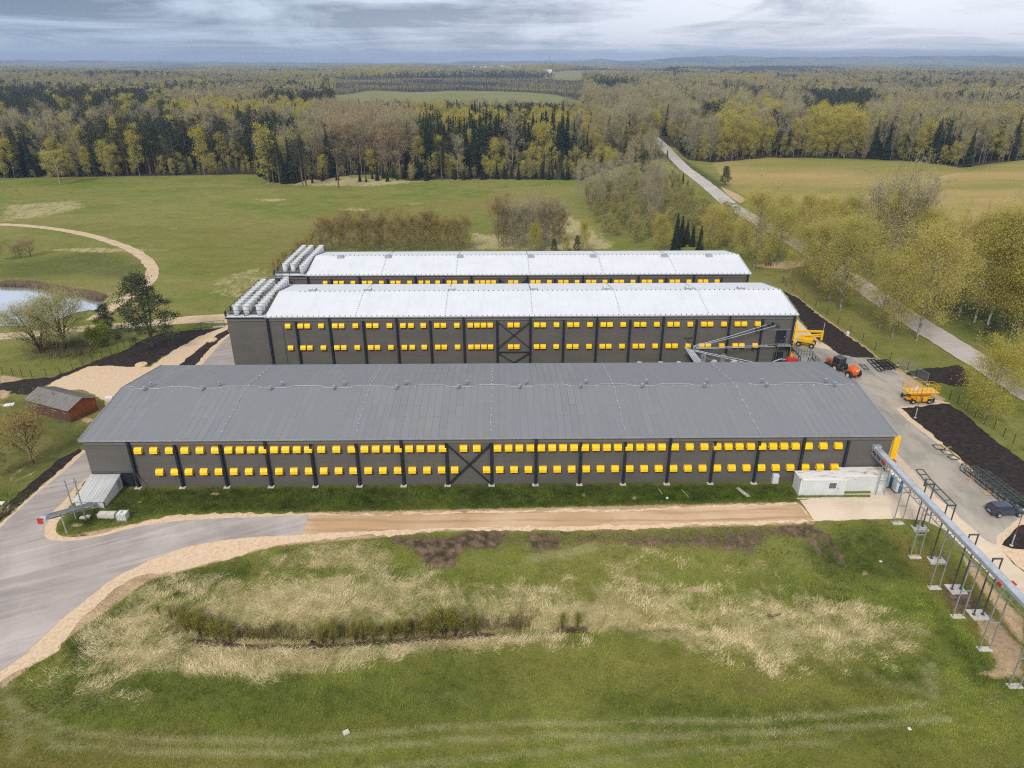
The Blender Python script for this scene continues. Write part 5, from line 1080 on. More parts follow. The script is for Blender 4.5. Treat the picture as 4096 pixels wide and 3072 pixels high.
for i, (px, py) in enumerate([(3875, 1922), (3938, 1975)]):
    x, y = g(px, py); t = thing('wooden_pallet', ['pallet half under the trusses, farther one', 'pallet half under the trusses, nearer the car'][i], 'pallet', (x, y, 0), 'pallets under the trusses'); z = float(h(x, y))
    m = MB(); [m.box((x-.2+0, y-.5+k*.2, z+.12), (x+1.1, y-.36+k*.2, z+.15)) for k in range(6)]; mk('boards', m, M_wood, t)
    m = MB(); [m.box((x-.2+k*.6, y-.5, z+.02), (x-.1+k*.6, y+.64, z+.12)) for k in range(3)]; mk('bearers', m, M_wood, t)
# ------------------------------------------------------------------ fences and posts
def post_fence(name, label, bases, hh, mat, wire=True, cat='fence'):
    W = [g(*p) if len(p) == 2 else p for p in bases]; t = thing(name, label, cat, (W[0][0], W[0][1], 0))
    for (x, y) in W: z = float(h(x, y)); m = MB(); m.beam((x, y, z-.2), (x, y, z+hh), .07); mk('post', m, mat, t)
    m = MB()
    for (a, b_) in zip(W[:-1], W[1:]):
        za, zb = float(h(*a)), float(h(*b_))
        for q in (.1, .45, .8, 1.15, hh-.05): m.beam((a[0], a[1], za+q), (b_[0], b_[1], zb+q), .012)
    mk('wires', m, mat, t)
M_green = pm('green_steel', (.012, .03, .02), (.02, .035, .025), 2., .6, bs=0)
post_fence('wire_fence', 'dark green wire fence along the soil bed on the left, below the willow', [(546, 1374), (522, 1382), (499, 1392), (474, 1407), (444, 1419), (408, 1432), (370, 1446), (332, 1463), (292, 1482), (243, 1500), (186, 1505), (128, 1508), (90, 1508), (52, 1502), (12, 1497)], 1.5, M_green)
post_fence('wire_fence', 'dark green wire fence between the barns and the road trees on the right', [(3130, 1130), (3170, 1165), (3215, 1195), (3262, 1228), (3308, 1260), (3352, 1296), (3400, 1330), (3450, 1364), (3500, 1398), (3560, 1440)], 1.6, M_green)
post_fence('wire_fence', 'dark green wire fence beside the large soil bed, lower right', [(3797, 1598), (3829, 1616), (3865, 1645), (3898, 1673), (3935, 1698), (3974, 1719), (4012, 1748), (4052, 1774), (4095, 1802), (4150, 1840)], 1.6, M_green)
tp = thing('mesh_fence', 'temporary mesh fence panels on feet behind the scissor lift', 'fence', (72, 38, 0))
pl = [g(3592, 1462), g(3627, 1486), g(3661, 1511), g(3706, 1538)]
for (a, b_) in zip(pl[:-1], pl[1:]):
    m = MB(); a = Vector((*a, .1)); b_ = Vector((*b_, .1)); m.beam(a, a+Vector((0, 0, 2)), .05); m.beam(b_, b_+Vector((0, 0, 2)), .05); m.beam(a+Vector((0, 0, 2)), b_+Vector((0, 0, 2)), .05); m.beam(a+Vector((0, 0, .1)), b_+Vector((0, 0, .1)), .05)
    for k in range(1, 24): c = a.lerp(b_, k/24); m.beam(c, c+Vector((0, 0, 2)), .008)
    for k in range(1, 10): m.beam(a+Vector((0, 0, k*.2)), b_+Vector((0, 0, k*.2)), .008)
    mk('panel', m, M_galvd, tp)
for p in pl: m = MB(); m.box((p[0]-.35, p[1]-.12, .0), (p[0]+.35, p[1]+.12, .14)); mk('foot', m, M_cement, tp)
gt = [g(773, 1316), g(805, 1314), g(852, 1310), g(899, 1306)]
t = thing('gate_rail', 'dark metal gate frame on a pale plinth beside the middle barn', 'gate', (gt[0][0], gt[0][1], 0))
m = MB(); m.beam((*gt[0], .05), (*gt[1], 1.35), .07); m.beam((*gt[1], 1.35), (*gt[3], 1.45), .07); m.beam((*gt[0], .1), (*gt[3], .2), .07)
for p in gt[1:]: m.beam((*p, 0), (*p, 1.42), .07)
for k in range(1, 16): a = Vector((*gt[1], 0)).lerp(Vector((*gt[3], 0)), k/16); m.beam(a+Vector((0, 0, .1)), a+Vector((0, 0, 1.38)), .012)
mk('frame', m, M_dksteel, t); m = MB(); m.beam((*gt[2], .0), (*gt[3], .0), .6, .35); mk('plinth', m, M_cement, t)
for i, (px, py, ty, lb) in enumerate([(4045, 2183, 2053, 'in the small soil patch at the right edge'), (3660, 1672, 1556, 'in the large soil bed in front of the scissor lift'), (3292, 1331, 1215, 'in the soil bed behind the boom lift'), (1, 1, 1, '')][:3]):
    x, y, hh = hgt(px, py, ty); t = thing('lamp_post', 'slim pale post '+lb, 'post', (x, y, 0)); z = float(h(x, y))
    m = MB(); m.tube([(x, y, z), (x, y, z+hh*.35)], .075, 8); mk('base_tube', m, M_galv, t); m = MB(); m.tube([(x, y, z+hh*.35), (x, y, z+hh)], .04, 6); mk('shaft', m, M_rust, t)
    m = MB(); m.lathe((x, y, z), [(.22, 0), (.22, .1)], 10); mk('footing', m, M_cement, t)
x, y = g(3072, 1062); t = thing('park_bench', 'dark wooden bench or table beside the sandy track behind the barns', 'bench', (x, y, 0))
m = MB(); m.box((x-.9, y-.3, .65), (x+.9, y+.3, .75)); mk('top', m, M_shedf, t)
for a in (-.7, 0, .7): m = MB(); m.box((x+a-.1, y-.25, 0), (x+a+.1, y+.25, .65)); mk('leg', m, M_shedf, t)
# ------------------------------------------------------------------ distant village
M_far = pm('pale_render', (.72, .70, .68), (.6, .58, .56), .1, .8, bs=0); M_fr = pm('far_roof', (.30, .16, .12), (.22, .13, .11), .1, .8, bs=0); M_fg = pm('far_grey_roof', (.5, .5, .52), (.42, .42, .44), .1, .8, bs=0)
vill = [(645, 324, 22, 7, 0), (673, 329, 16, 6, 0), (2076, 284, 26, 9, 0), (2092, 287, 18, 8, 1), (2110, 285, 22, 8, 0), (2160, 289, 20, 9, 0), (2182, 284, 24, 8, 1), (2198, 290, 18, 8, 0), (1895, 285, 20, 8, 0), (1935, 288, 26, 9, 0), (1965, 284, 22, 9, 0), (1992, 288, 18, 8, 1), (2010, 284, 20, 8, 0), (2035, 287, 22, 9, 0), (2425, 285, 70, 10, 2), (2462, 283, 60, 10, 2), (2500, 280, 26, 9, 2), (3078, 276, 40, 9, 2), (3100, 274, 30, 8, 2), (3292, 296, 18, 7, 0), (3330, 297, 16, 7, 0), (1500, 283, 20, 8, 0), (1620, 280, 24, 8, 0)]
for i, (px, py, L_, hh, kd) in enumerate(vill):
    x, y = g(px, py); z = float(h(x, y)); W_ = 12
    lb = {0: 'tiny pale house in the far village beyond the woods', 1: 'tiny red roofed house in the far village beyond the woods', 2: 'long white farm shed far away beyond the woods'}[kd]
    ex = 1 if far_field(np.array([x]), np.array([y]))[0] > -40 else 8
    t = thing('distant_house' if kd < 2 else 'farm_shed', lb, 'house' if kd < 2 else 'farm building', (x, y, z), {0: 'pale houses of the far village', 1: 'red roofed houses of the far village', 2: 'white farm sheds far away'}[kd])
    m = MB(); m.box((x-L_/2, y-W_/2, z-2), (x+L_/2, y+W_/2, z+hh+ex)); mk('wall', m, M_far, t)
    m = MB(); m.extr([(x-L_/2-.5, y-W_/2-.6, z+hh+ex), (x-L_/2-.5, y, z+hh+ex+4), (x-L_/2-.5, y+W_/2+.6, z+hh+ex)], (L_+1, 0, 0)); mk('roof', m, [M_far, M_fr, M_fg][kd], t)
for i, (px, b0, t0) in enumerate([(2198, 262, 221), (2066, 275, 250)]):
    x, y = gz(px, b0+14, -30); x, y, z = x, y, float(h(x, y)); sc_ = 1; hh = 0
    while proj(x, y, z+hh)[1] > t0 and hh < 300: hh += 2
    m = MB(); m.beam((x, y, z), (x, y, z+hh), 5, 5); m.beam((x, y, z+hh*.5), (x, y, z+hh*.52), 9, 9); single('radio_mast', m, M_galvd, ['thin tall mast on the horizon, taller of two', 'thin mast on the horizon, shorter of two'][i], 'mast')
# ------------------------------------------------------------------ plants
def leafmat(name, c1, c2, c3=None, trans=.25, sc=.35):
    m, nt, b = newmat(name); b.inputs['Roughness'].default_value = .8; b.inputs['Specular IOR Level'].default_value = .15
    r = N(nt, 'ShaderNodeObjectInfo').outputs['Random']
    c = mixc(nt, mapr(nt, noise(nt, pos(nt, obj=True), sc, 3), .35, .65), c1, c2)
    c = mixc(nt, mapr(nt, r, 0, 1, 0, .85), c, c3 or tuple(v*1.3 for v in c1))
    nt.links.new(c, b.inputs['Base Color'])
    if trans:
        tr = N(nt, 'ShaderNodeBsdfTranslucent', inp={0: c}); mx = N(nt, 'ShaderNodeMixShader', inp={0: trans, 1: b.outputs[0], 2: tr.outputs[0]})
        nt.links.new(mx.outputs[0], nt.nodes['Material Output'].inputs['Surface'])
    return m
L_spruce = leafmat('spruce_needles', (.020, .032, .017), (.033, .046, .022), (.014, .024, .016), .0)
L_pine = leafmat('pine_needles', (.040, .052, .026), (.062, .068, .034), (.030, .042, .024), .0)
L_npine = leafmat('near_pine_needles', (.075, .088, .040), (.105, .115, .052), (.06, .075, .036), .05)
L_birch = leafmat('birch_leaves', (.54, .455, .080), (.42, .375, .070), (.48, .42, .10), .40)
L_birch2 = leafmat('young_birch_leaves', (.56, .485, .125), (.46, .42, .11), (.61, .51, .145), .45)
L_twig = leafmat('bare_twigs', (.37, .315, .20), (.29, .25, .155), (.41, .37, .20), .2)
L_red = leafmat('red_twigs', (.42, .275, .15), (.34, .24, .135), (.42, .33, .19), .2)
L_alder = leafmat('alder_buds', (.40, .265, .105), (.31, .23, .09), (.38, .32, .085), .25)
L_will = leafmat('willow_leaves', (.47, .45, .20), (.36, .34, .14), (.44, .42, .17), .3)
L_bush = leafmat('bush_leaves', (.26, .29, .02), (.14, .18, .018), (.22, .25, .03), .25, 1.2)
L_olive = leafmat('scrub_leaves', (.30, .29, .085), (.22, .215, .07), (.36, .30, .12), .25)
L_sprout = leafmat('sprouting_willow', (.30, .29, .035), (.20, .20, .03), (.34, .30, .06), .25, 1.2)
L_reed = leafmat('dry_reeds', (.23, .19, .06), (.15, .13, .03), (.28, .23, .13), .1, 2.)
B_birch = pm('birch_bark', (.42, .39, .35), (.10, .085, .07), 1.6, .85, obj=True, lo=.40, hi=.66, stretch=(1, 1, .6))
B_pine = pm('pine_bark', (.19, .12, .08), (.10, .075, .055), 2., .9, obj=True)
B_fbirch = pm('mossy_birch_bark', (.30, .275, .24), (.12, .105, .09), 1.6, .85, obj=True)
B_nbirch = pm('grey_birch_bark', (.33, .30, .26), (.09, .075, .06), 1.2, .85, obj=True, lo=.40, hi=.6)
B_dark = pm('dark_bark', (.075, .062, .048), (.05, .042, .033), 2., .9, obj=True)
B_pale = pm('pale_bark', (.29, .25, .21), (.19, .165, .14), 2., .9, obj=True)
def quads(cs, size, rng, el=1.0, up=0., out=None):
    n = len(cs); cs = np.asarray(cs)
    a = rng.normal(size=(n, 3)); a[:, 2] += up*2.2*np.where(rng.rand(n) > .0, 1, 1)
    if out is not None: a = a*.35+out
    a /= np.linalg.norm(a, axis=1)[:, None]
    b = np.cross(a, rng.normal(size=(n, 3))); b /= np.linalg.norm(b, axis=1)[:, None]
    s = (size*rng.uniform(.6, 1.35, n))[:, None]
    a = a*s*el/2; b = b*s/(2*(el if el > 1 else 1)**.6)
    V = np.stack([cs-a-b*.6, cs+b-a*.1, cs+a*1.0+b*.15, cs-b*.9+a*.2], 1).reshape(-1, 3)
    F = np.arange(4*n).reshape(-1, 4); return V, F
def lump(cs, rng, n): return None
def mesh_q(name, parts, mat):
    me = bpy.data.meshes.new(name); V = []; F = []; o = 0
    for v, f in parts: V.append(v); F.append(f+o); o += len(v)
    np_mesh(me, np.concatenate(V), np.concatenate(F), 4); me.materials.append(mat); return me
def decid(H, W, base, nl, ns, nleaf, ls, rng, tr=.2, up=.75, droop=.0, spread=.5, prof=None, bark=None, leaf=None, twig=0, twl=.9, tww=.05, multi=1, lean=.0):
    m = MB(); tips = []; dirs = []
    stems = []
    for q in range(multi):
        az = rng.rand()*6.28; off = np.array([math.cos(az), math.sin(az)])*(lean if multi > 1 or lean else 0)*H
        pts = [np.array([off[0]*(t**1.2)+rng.normal(0, .012)*H*t, off[1]*(t**1.2)+rng.normal(0, .012)*H*t, H*.93*t*(1-.0*q)]) for t in np.linspace(0, 1, 7)]
        m.tube([Vector(p) for p in pts], [tr*(1-t*.93)+.015 for t in np.linspace(0, 1, 7)], 6 if nleaf > 2000 else 4, cap=False)
        stems.append(pts)
    ga = rng.rand()*6
    for i in range(nl):
        pts = stems[i % multi]; t = base+(0.97-base)*((i+.5)/nl)**.85; f = t*6/ .93 if False else t*6; k = min(int(f), 5); p0 = pts[k]+(pts[k+1]-pts[k])*(f-k)
        az = ga+i*2.4+rng.normal(0, .25); pr = prof(t) if prof else math.sin(math.pi*min(1, ((t-base)/(1-base))*.82+.16))**.8
        L = W*.5*max(pr, .12)*rng.uniform(.7, 1.15); el = up*(.75+.6*t)+rng.normal(0, .1)
        d = np.array([math.cos(az)*math.cos(el), math.sin(az)*math.cos(el), math.sin(el)]); L2 = L/max(math.cos(el), .35)
        p1 = p0+d*L2*.5+np.array([0, 0, .04*L2]); p2 = p0+d*L2+np.array([0, 0, .12*L2-droop*L2*.4])
        r0 = tr*(1-t)*.45+.02
        m.tube([Vector(p) for p in (p0, p1, p2)], [r0, r0*.6, .012], 4 if nleaf > 2000 else 3, cap=False)
        tips.append(p2); dirs.append(d)
        for j in range(ns):
            u = rng.uniform(.25, 1.); q0 = p0+(p1-p0)*u*2 if u < .5 else p1+(p2-p1)*(u-.5)*2
            dd = d+rng.normal(0, .55, 3); dd /= np.linalg.norm(dd); q1 = q0+dd*L2*rng.uniform(.22, .45); q1[2] -= droop*L2*.25
            m.tube([Vector(q0), Vector(q1)], [r0*.35+.008, .008], 3, cap=False); tips.append(q1); dirs.append(dd); tips.append((q0+q1)/2); dirs.append(dd)
    tips = np.array(tips); dirs = np.array(dirs)
    id_ = rng.randint(0, len(tips), nleaf); c = tips[id_]+rng.normal(0, spread, (nleaf, 3))*np.array([1, 1, .9])
    if droop: c[:, 2] -= np.abs(rng.exponential(droop*1.3, nleaf))
    c[:, 2] = np.maximum(c[:, 2], .3)
    parts = [quads(c, ls, rng, 1.5 if droop else 1.1, -.3 if droop else 0)]
    if twig:
        id_ = rng.randint(0, len(tips), twig); c = tips[id_]+rng.normal(0, spread*.7, (twig, 3)); n = twig
        a = dirs[id_]*.7+rng.normal(0, .35, (n, 3))+np.array([0, 0, .35 if not droop else -.4]); a /= np.linalg.norm(a, axis=1)[:, None]; a *= twl*rng.uniform(.5, 1.2, n)[:, None]
        b = np.cross(a, rng.normal(size=(n, 3))); b /= np.linalg.norm(b, axis=1)[:, None]; b *= tww/2
        V = np.stack([c-b, c+b, c+a+b*.3, c+a-b*.3], 1).reshape(-1, 3); parts.append((V, np.arange(4*n).reshape(-1, 4)))
    return mesh_of('trunk', m, bark), mesh_q('crown', parts, leaf)
def spruce(H, W, rng, dens=1., ls=.5, base=.05, leaf=None):
    m = MB(); m.tube([(0, 0, 0), (0, 0, H*.98)], [H*.011+.03, .02], 5, cap=False); V = []; nlay = int(H*1.7*dens)
    for i in range(nlay):
        t = base+(1-base)*(i/nlay); z = H*t; r = (W/2)*(1-t)**.8*rng.uniform(.75, 1.12)+.12; n = max(4, int((5+r*4)*dens)); az0 = rng.rand()*6
        for k in range(n):
            az = az0+k*6.283/n+rng.normal(0, .15); rr = r*rng.uniform(.65, 1.1); c, s_ = math.cos(az), math.sin(az); w_ = rr*.32+.10
            zi = z+rng.normal(0, .12); p0 = (c*.05, s_*.05, zi+.2*rr); tip = (c*rr, s_*rr, zi-.28*rr+rng.normal(0, .08))
            md = (c*rr*.55, s_*rr*.55, zi-.02*rr); a = (md[0]-s_*w_, md[1]+c*w_, md[2]-.22*w_-.12); b = (md[0]+s_*w_, md[1]-c*w_, md[2]-.22*w_-.12)
            V += [p0, a, tip, b]
    V = np.array(V); F = np.arange(len(V)).reshape(-1, 4)
    n = int(len(F)*.8); id_ = rng.randint(0, len(F), n); c = V[F[id_, 2]]*rng.uniform(.55, 1., (n, 1))*np.array([1, 1, 0])+np.array([0, 0, 1])*V[F[id_, 2]][:, 2:3]
    return mesh_of('trunk', m, B_dark), mesh_q('crown', [(V, F), quads(c, ls, rng, 1.4, -.2)], leaf or L_spruce)
def pine(H, W, rng, ncl=14, nq=36, ls=.45, base=.45, cl=1.2, twin=False, leaf=None):
    m = MB(); bend = rng.normal(0, .02, 2)*H; top = Vector((bend[0], bend[1], H*.95)); m.tube([(0, 0, 0), Vector((bend[0]*.3, bend[1]*.3, H*.5)), top], [H*.013+.05, H*.009+.03, .03], 6, cap=False)
    if twin: m.tube([(0.1, 0, H*.16), (1.3, .3, H*.45), (1.7, .4, H*.93)], [.25, .16, .04], 6, cap=False); m.tube([(0, 0, H*.3), (-1.6, .2, H*.5), (-2.1, .2, H*.88)], [.2, .13, .03], 6, cap=False)
    cs = []
    for i in range(ncl):
        t = base+(1-base)*((i+.6)/ncl); az = i*2.4+rng.normal(0, .3); pr = (1-((t-base)/(1-base))**2.2)*.8+.22; r = W/2*pr*rng.uniform(.35, 1.05)
        z = H*t*.97; p = np.array([bend[0]*t+math.cos(az)*r, bend[1]*t+math.sin(az)*r, z+r*.12]); m.tube([(bend[0]*t, bend[1]*t, z-r*.25), Vector(p)], [.02+H*.003, .02], 3, cap=False)
        k = int(nq*rng.uniform(.7, 1.2)); sz = cl*rng.uniform(.7, 1.2); cs.append(p+rng.normal(0, 1, (k, 3))*np.array([sz*.5, sz*.5, sz*.26]))
    c = np.concatenate(cs); c[:, 2] = np.minimum(c[:, 2], H*1.01); return mesh_of('trunk', m, B_pine), mesh_q('crown', [quads(c, ls, rng, 1.2, .3)], leaf or L_pine)
rg = np.random.RandomState
egg = lambda b: (lambda t: math.sin(math.pi*min(1, max(0, (t-b)/(1-b))*.80+.18))**.75)
# medium detail, reference height 20 m
PROTO = {
 'spruce': [(20, spruce(20, 6.2, rg(i), 1., .5)) for i in (1, 2, 3)],
 'pine': [(20, pine(20, 7.2, rg(i), 17, 46, .46, .38, 1.5)) for i in (4, 5, 6)],
 'birch': [(20, decid(20, 6.6, b_, 20, 3, 2600, .31, rg(i), .14, .95, .25, .66, egg(b_), B_fbirch, L_birch)) for i, b_ in ((7, .10), (8, .16), (9, .24), (10, .12))],
 'bare': [(20, decid(20, 7.4, b_, 22, 5, 1000, .27, rg(i), .15, 1.0, .0, .6, egg(b_), B_pale, L_twig, 900, 1.5, .085)) for i, b_ in ((11, .14), (12, .2), (13, .28))],
 'red': [(20, decid(20, 7.4, .22, 22, 5, 1000, .27, rg(i), .15, 1.05, .0, .6, egg(.22), B_pale, L_red, 900, 1.5, .085)) for i in (14, 15)],
 'edge': [(6, decid(6, 5.2, .05, 12, 4, 420, .42, rg(i), .06, .9, .0, .5, lambda t: .95-.5*t, B_pale, L_olive, 120, 1.0, .08)) for i in (16, 17)],
}
DET = {
 'birch': [(18, decid(18, 9.4, .17, 40, 8, 21000, .135, rg(i), .19, .85, .55, .52, egg(.14), B_nbirch, L_birch2, 2000, 1.3, .03)) for i in (21, 22, 23, 24)],
 'ybirch': [(16, decid(16, 8.8, .14, 34, 7, 21000, .15, rg(i), .16, .85, .55, .55, egg(.1), B_birch, L_birch, 1000, 1.2, .03)) for i in (25, 26)],
 'thin': [(12, decid(12, 3.6, .3, 16, 4, 1500, .17, rg(27), .09, .95, .2, .3, egg(.3), B_birch, L_birch, 300, .8, .03))],
 'alder': [(11, decid(11, 6.0, .10, 24, 6, 2600, .20, rg(i), .13, 1.0, .0, .42, egg(.12), B_pale, L_alder, 2300, 1.1, .045)) for i in (28, 29, 30)],
 'greybare': [(13, decid(13, 7.0, .15, 26, 7, 2200, .20, rg(i), .16, .95, .0, .45, egg(.18), B_pale, L_twig, 2300, 1.2, .045)) for i in (31, 32)],
 'willow': [(12, decid(12, 13.0, .18, 44, 10, 13000, .16, rg(33), .34, .62, .1, .65, lambda t: math.sin(math.pi*min(1, t*.7+.28))**.6, B_dark, L_will, 5200, 1.5, .03, 5, .22))],
 'scrub': [(6, decid(6, 5.4, .08, 16, 6, 1700, .24, rg(i), .07, .95, .0, .42, lambda t: .95-.5*t, B_pale, L_olive, 700, .9, .04, 3, .12)) for i in (34, 35, 36)],
 'stick': [(11, decid(11, 2.0, .45, 8, 3, 30, .2, rg(i), .06, 1.1, 0, .2, None, B_pale, L_twig, 120, .9, .04)) for i in (37, 38)],
 'apple': [(5, decid(5, 5.2, .2, 18, 6, 1100, .16, rg(i), .14, .7, 0, .35, egg(.1), B_dark, L_red, 900, .7, .035)) for i in (39, 40)],
 'obush': [(7, decid(7, 6.6, .12, 24, 8, 4200, .17, rg(41), .12, .8, 0, .42, egg(.08), B_dark, L_alder, 1100, .8, .03))],
 'sprout': [(3, decid(3, 2.6, .02, 26, 4, 700, .11, rg(i), .03, 1.35, .0, .16, lambda t: .9, B_dark, L_sprout, 1100, .7, .03, 6, .12)) for i in (48, 49)],
 'gbush': [(3.2, decid(3.2, 4.6, .05, 20, 6, 9000, .17, rg(42), .06, .6, 0, .34, lambda t: 1., B_dark, L_bush, 0, 1, .03, 4, .15))],
 'spruce': [(11, spruce(11, 4.4, rg(i), 2.0, .26)) for i in (43, 44)],
 'pine': [(11, pine(11, 6.2, rg(45), 44, 130, .24, .18, 1.1, False, L_npine)), (11, pine(11, 6.6, rg(46), 44, 130, .24, .12, 1.1, False, L_npine))],
 'bigpine': [(15.3, pine(15.3, 11.5, rg(47), 80, 130, .25, .14, 1.3, True, L_npine))],
}
def place(pr, kind, x, y, H, name, label, cat, group=None, rng=RS, rot=None, wsc=1.):
    h0, (tm_, cm_) = pr[kind][rng.randint(len(pr[kind]))]; s_ = H/h0
    o = bpy.data.objects.new(name, None); COL.objects.link(o); o.location = (x, y, float(h(x, y))-.05); o.rotation_euler = (0, 0, rng.rand()*6.28 if rot is None else rot); o.scale = (s_*wsc, s_*wsc, s_); o.empty_display_size = .2
    tag(o, label, cat, group)
    for nm, me_ in (('trunk', tm_), ('crown', cm_)):
        c = bpy.data.objects.new(nm, me_); COL.objects.link(c); c.parent = o
    return o
# single trees traced from their feet and tops
NEAR = [
 ('bigpine', 612, 1390, 1095, 'pine_tree', 'big dark twin-topped pine standing in the dark soil left of the barns', 'pine', 1.),
 ('pine', 432, 1330, 1215, 'pine_tree', 'small dark pine left of the big pine behind the round bush', 'pine', 1.05),
 ('willow', 165, 1412, 1250, 'willow_tree', 'large pale green willow on the left, left one of a pair by the pond', 'willow', 1.),
 ('willow', 262, 1405, 1215, 'willow_tree', 'large pale green willow with dark forked limbs, right one of a pair by the pond', 'willow', .95),
 ('gbush', 403, 1385, 1333, 'round_bush', 'dense bright green round bush between the willows and the big pine', 'bush', 1.),
 ('obush', 136, 1853, 1690, 'shrub_tree', 'rusty brown leafing tree on the grass below the old shed', 'tree', 1.),
 ('scrub', 2, 1905, 1812, 'shrub', 'yellowish shrub cut by the left edge below the rusty brown tree', 'shrub', 1.),
 ('apple', 0, 1046, 978, 'fruit_tree', 'brown leafed fruit tree cut by the left edge above the pond', 'fruit tree', 1.),
 ('apple', 62, 1024, 990, 'fruit_tree', 'small fruit tree above the pond, left of the reddish one', 'fruit tree', 1.),
 ('apple', 84, 1034, 985, 'fruit_tree', 'reddish small fruit tree above the pond', 'fruit tree', 1.),
 ('apple', 124, 1026, 972, 'fruit_tree', 'greyish small fruit tree above the pond, rightmost of the group', 'fruit tree', 1.),
 ('scrub', 480, 1370, 1340, 'shrub', 'thin pale shrub between the round bush and the big pine', 'shrub', 1.),
 ('thin', 90, 842, 752, 'birch_tree', 'thin pale birch alone at the left meadow edge, nearer the frame edge', 'birch', 1.),
 ('thin', 292, 815, 762, 'birch_tree', 'thin yellowish birch alone at the left meadow edge, right of the other', 'birch', 1.2),
 ('pine', 2899, 744, 664, 'pine_tree', 'lone dark pine between the country road and the ploughed field', 'pine', 1.),
 ('thin', 242, 738, 600, 'birch_tree', 'bright green birch in front of the dark forest edge far left', 'birch', 2.3),
 ('spruce', 2700, 1010, 850, 'spruce_tree', 'dark spruce behind the far barn roof, leftmost and tallest of five', 'spruce', .8),
 ('spruce', 2722, 985, 862, 'spruce_tree', 'dark spruce behind the far barn roof, second from the left of five', 'spruce', .9),
 ('spruce', 2744, 975, 880, 'spruce_tree', 'dark spruce behind the far barn roof, middle of five', 'spruce', .95),
 ('spruce', 2768, 985, 898, 'spruce_tree', 'dark spruce behind the far barn roof, fourth from the left of five', 'spruce', .9),
 ('spruce', 2797, 1010, 900, 'spruce_tree', 'dark spruce behind the far barn roof, rightmost of five', 'spruce', .9),
 ('ybirch', 2640, 1010, 868, 'birch_tree', 'golden birch behind the far barn roof, left of the dark spruces', 'birch', 1.),
 ('ybirch', 2334, 1010, 890, 'birch_tree', 'narrow golden birch behind the far barn roof, right of the pines', 'birch', .7),
 ('ybirch', 2262, 1010, 945, 'birch_tree', 'low golden birch behind the far barn roof between two small pines', 'birch', .9),
 ('ybirch', 2140, 1010, 905, 'birch_tree', 'pale golden birch behind the middle of the far barn roof', 'birch', .9),
 ('pine', 2308, 1008, 940, 'pine_tree', 'small dark pine behind the far barn roof, right one of two', 'pine', .9),
 ('pine', 2216, 1008, 955, 'pine_tree', 'small dark pine behind the far barn roof, left one of two', 'pine', .9),
 ('thin', 2790, 985, 905, 'birch_tree', 'short pale birch among the dark spruces behind the far barn', 'birch', 1.5),
 ('pine', 3968, 1345, 1268, 'pine_tree', 'dark low evergreen under the birches right of the road', 'evergreen', 1.2),
 ('ybirch', 3933, 1690, 1385, 'birch_tree', 'yellow green birch on the grass beside the large soil bed', 'birch', 1.12),
 ('ybirch', 4110, 1600, 1310, 'birch_tree', 'golden birch cut by the right edge above the other birch', 'birch', 1.2),
 ('birch', 3665, 1362, 930, 'birch_tree', 'tall spreading half bare birch standing at the near road verge', 'birch', 1.05),
 ('birch', 3359, 1246, 880, 'birch_tree', 'large birch with dark forked branches above the soil bed', 'birch', 1.),
 ('birch', 3516, 1318, 1030, 'birch_tree', 'drooping birch by the road, left one of a pair left of the half bare birch', 'birch', .8),
 ('birch', 3567, 1355, 1040, 'birch_tree', 'drooping birch by the road, right one of a pair left of the half bare birch', 'birch', .8),
 ('thin', 3151, 1155, 1010, 'birch_tree', 'thin young tree on the grass right of the far barn', 'birch', 1.),
 ('thin', 3085, 1075, 960, 'birch_tree', 'thin sapling beside the bench behind the barns', 'birch', 1.),
]
for (kd, bx_, by_, ty_, nm, lb, cat, ws) in NEAR:
    x, y, H = hgt(bx_, by_, ty_); H = min(max(H, 2), 24); place(DET, kd, x, y, H, nm, lb, cat, None, RS, None, ws)
ROW = [(3014, 1079, 770), (3107, 1061, 850), (3209, 1128, 910), (3266, 1165, 900), (3288, 1150, 930), (3315, 1211, 900), (2960, 1040, 900)]
for q in ROW:
    x, y, H = hgt(*q); place(DET, 'birch', x, y, min(H, 22), 'birch_tree', 'olive green birch in the row between the barns and the road', 'birch', 'birches between the barns and the road')
ROW = [(3170, 985, 830), (3215, 1010, 790), (3275, 1035, 800), (3325, 1060, 815), (3380, 1085, 800), (3470, 1115, 820), (3540, 1140, 790), (3590, 1165, 820), (3660, 1185, 850), (3740, 1215, 900), (3835, 1265, 880), (3896, 1290, 905), (3950, 1300, 880), (4010, 1305, 870), (4070, 1330, 860), (4130, 1350, 850), (4040, 1240, 865), (4100, 1230, 840), (3120, 960, 790)]
for i, q in enumerate(ROW):
    x, y, H = hgt(*q); kd = 'ybirch' if i % 3 == 0 else ('greybare' if i in (5, 7) else 'birch')
    place(DET, kd, x, y, min(H, 23), 'birch_tree', 'olive green birch in the row beyond the road' if kd != 'greybare' else 'brownish nearly leafless tree in the row beyond the road', 'birch' if kd != 'greybare' else 'tree', 'birches beyond the road' if kd != 'greybare' else 'leafless trees beyond the road')
for i, (px, by, ty) in enumerate([(2840, 1010, 830), (2885, 995, 845), (2925, 1005, 890), (2975, 1010, 915), (2860, 965, 835), (3040, 1020, 880)]):
    x, y, H = hgt(px, by, ty); place(DET, 'birch', x, y, min(H, 21), 'birch_tree', 'olive birch in the clump right of the five dark spruces', 'birch', 'birches right of the dark spruces', RS, None, .9)
for i in range(26):
    px = 1288+i*23+RS.randint(-6, 6); x, y, H = hgt(px, 1004+RS.randint(-6, 4), 905+RS.randint(-22, 16)); place(DET, 'alder', x, y, H, 'alder_tree', 'reddish brown budding alder in the row behind the far barn roof', 'alder', 'alders behind the far barn')
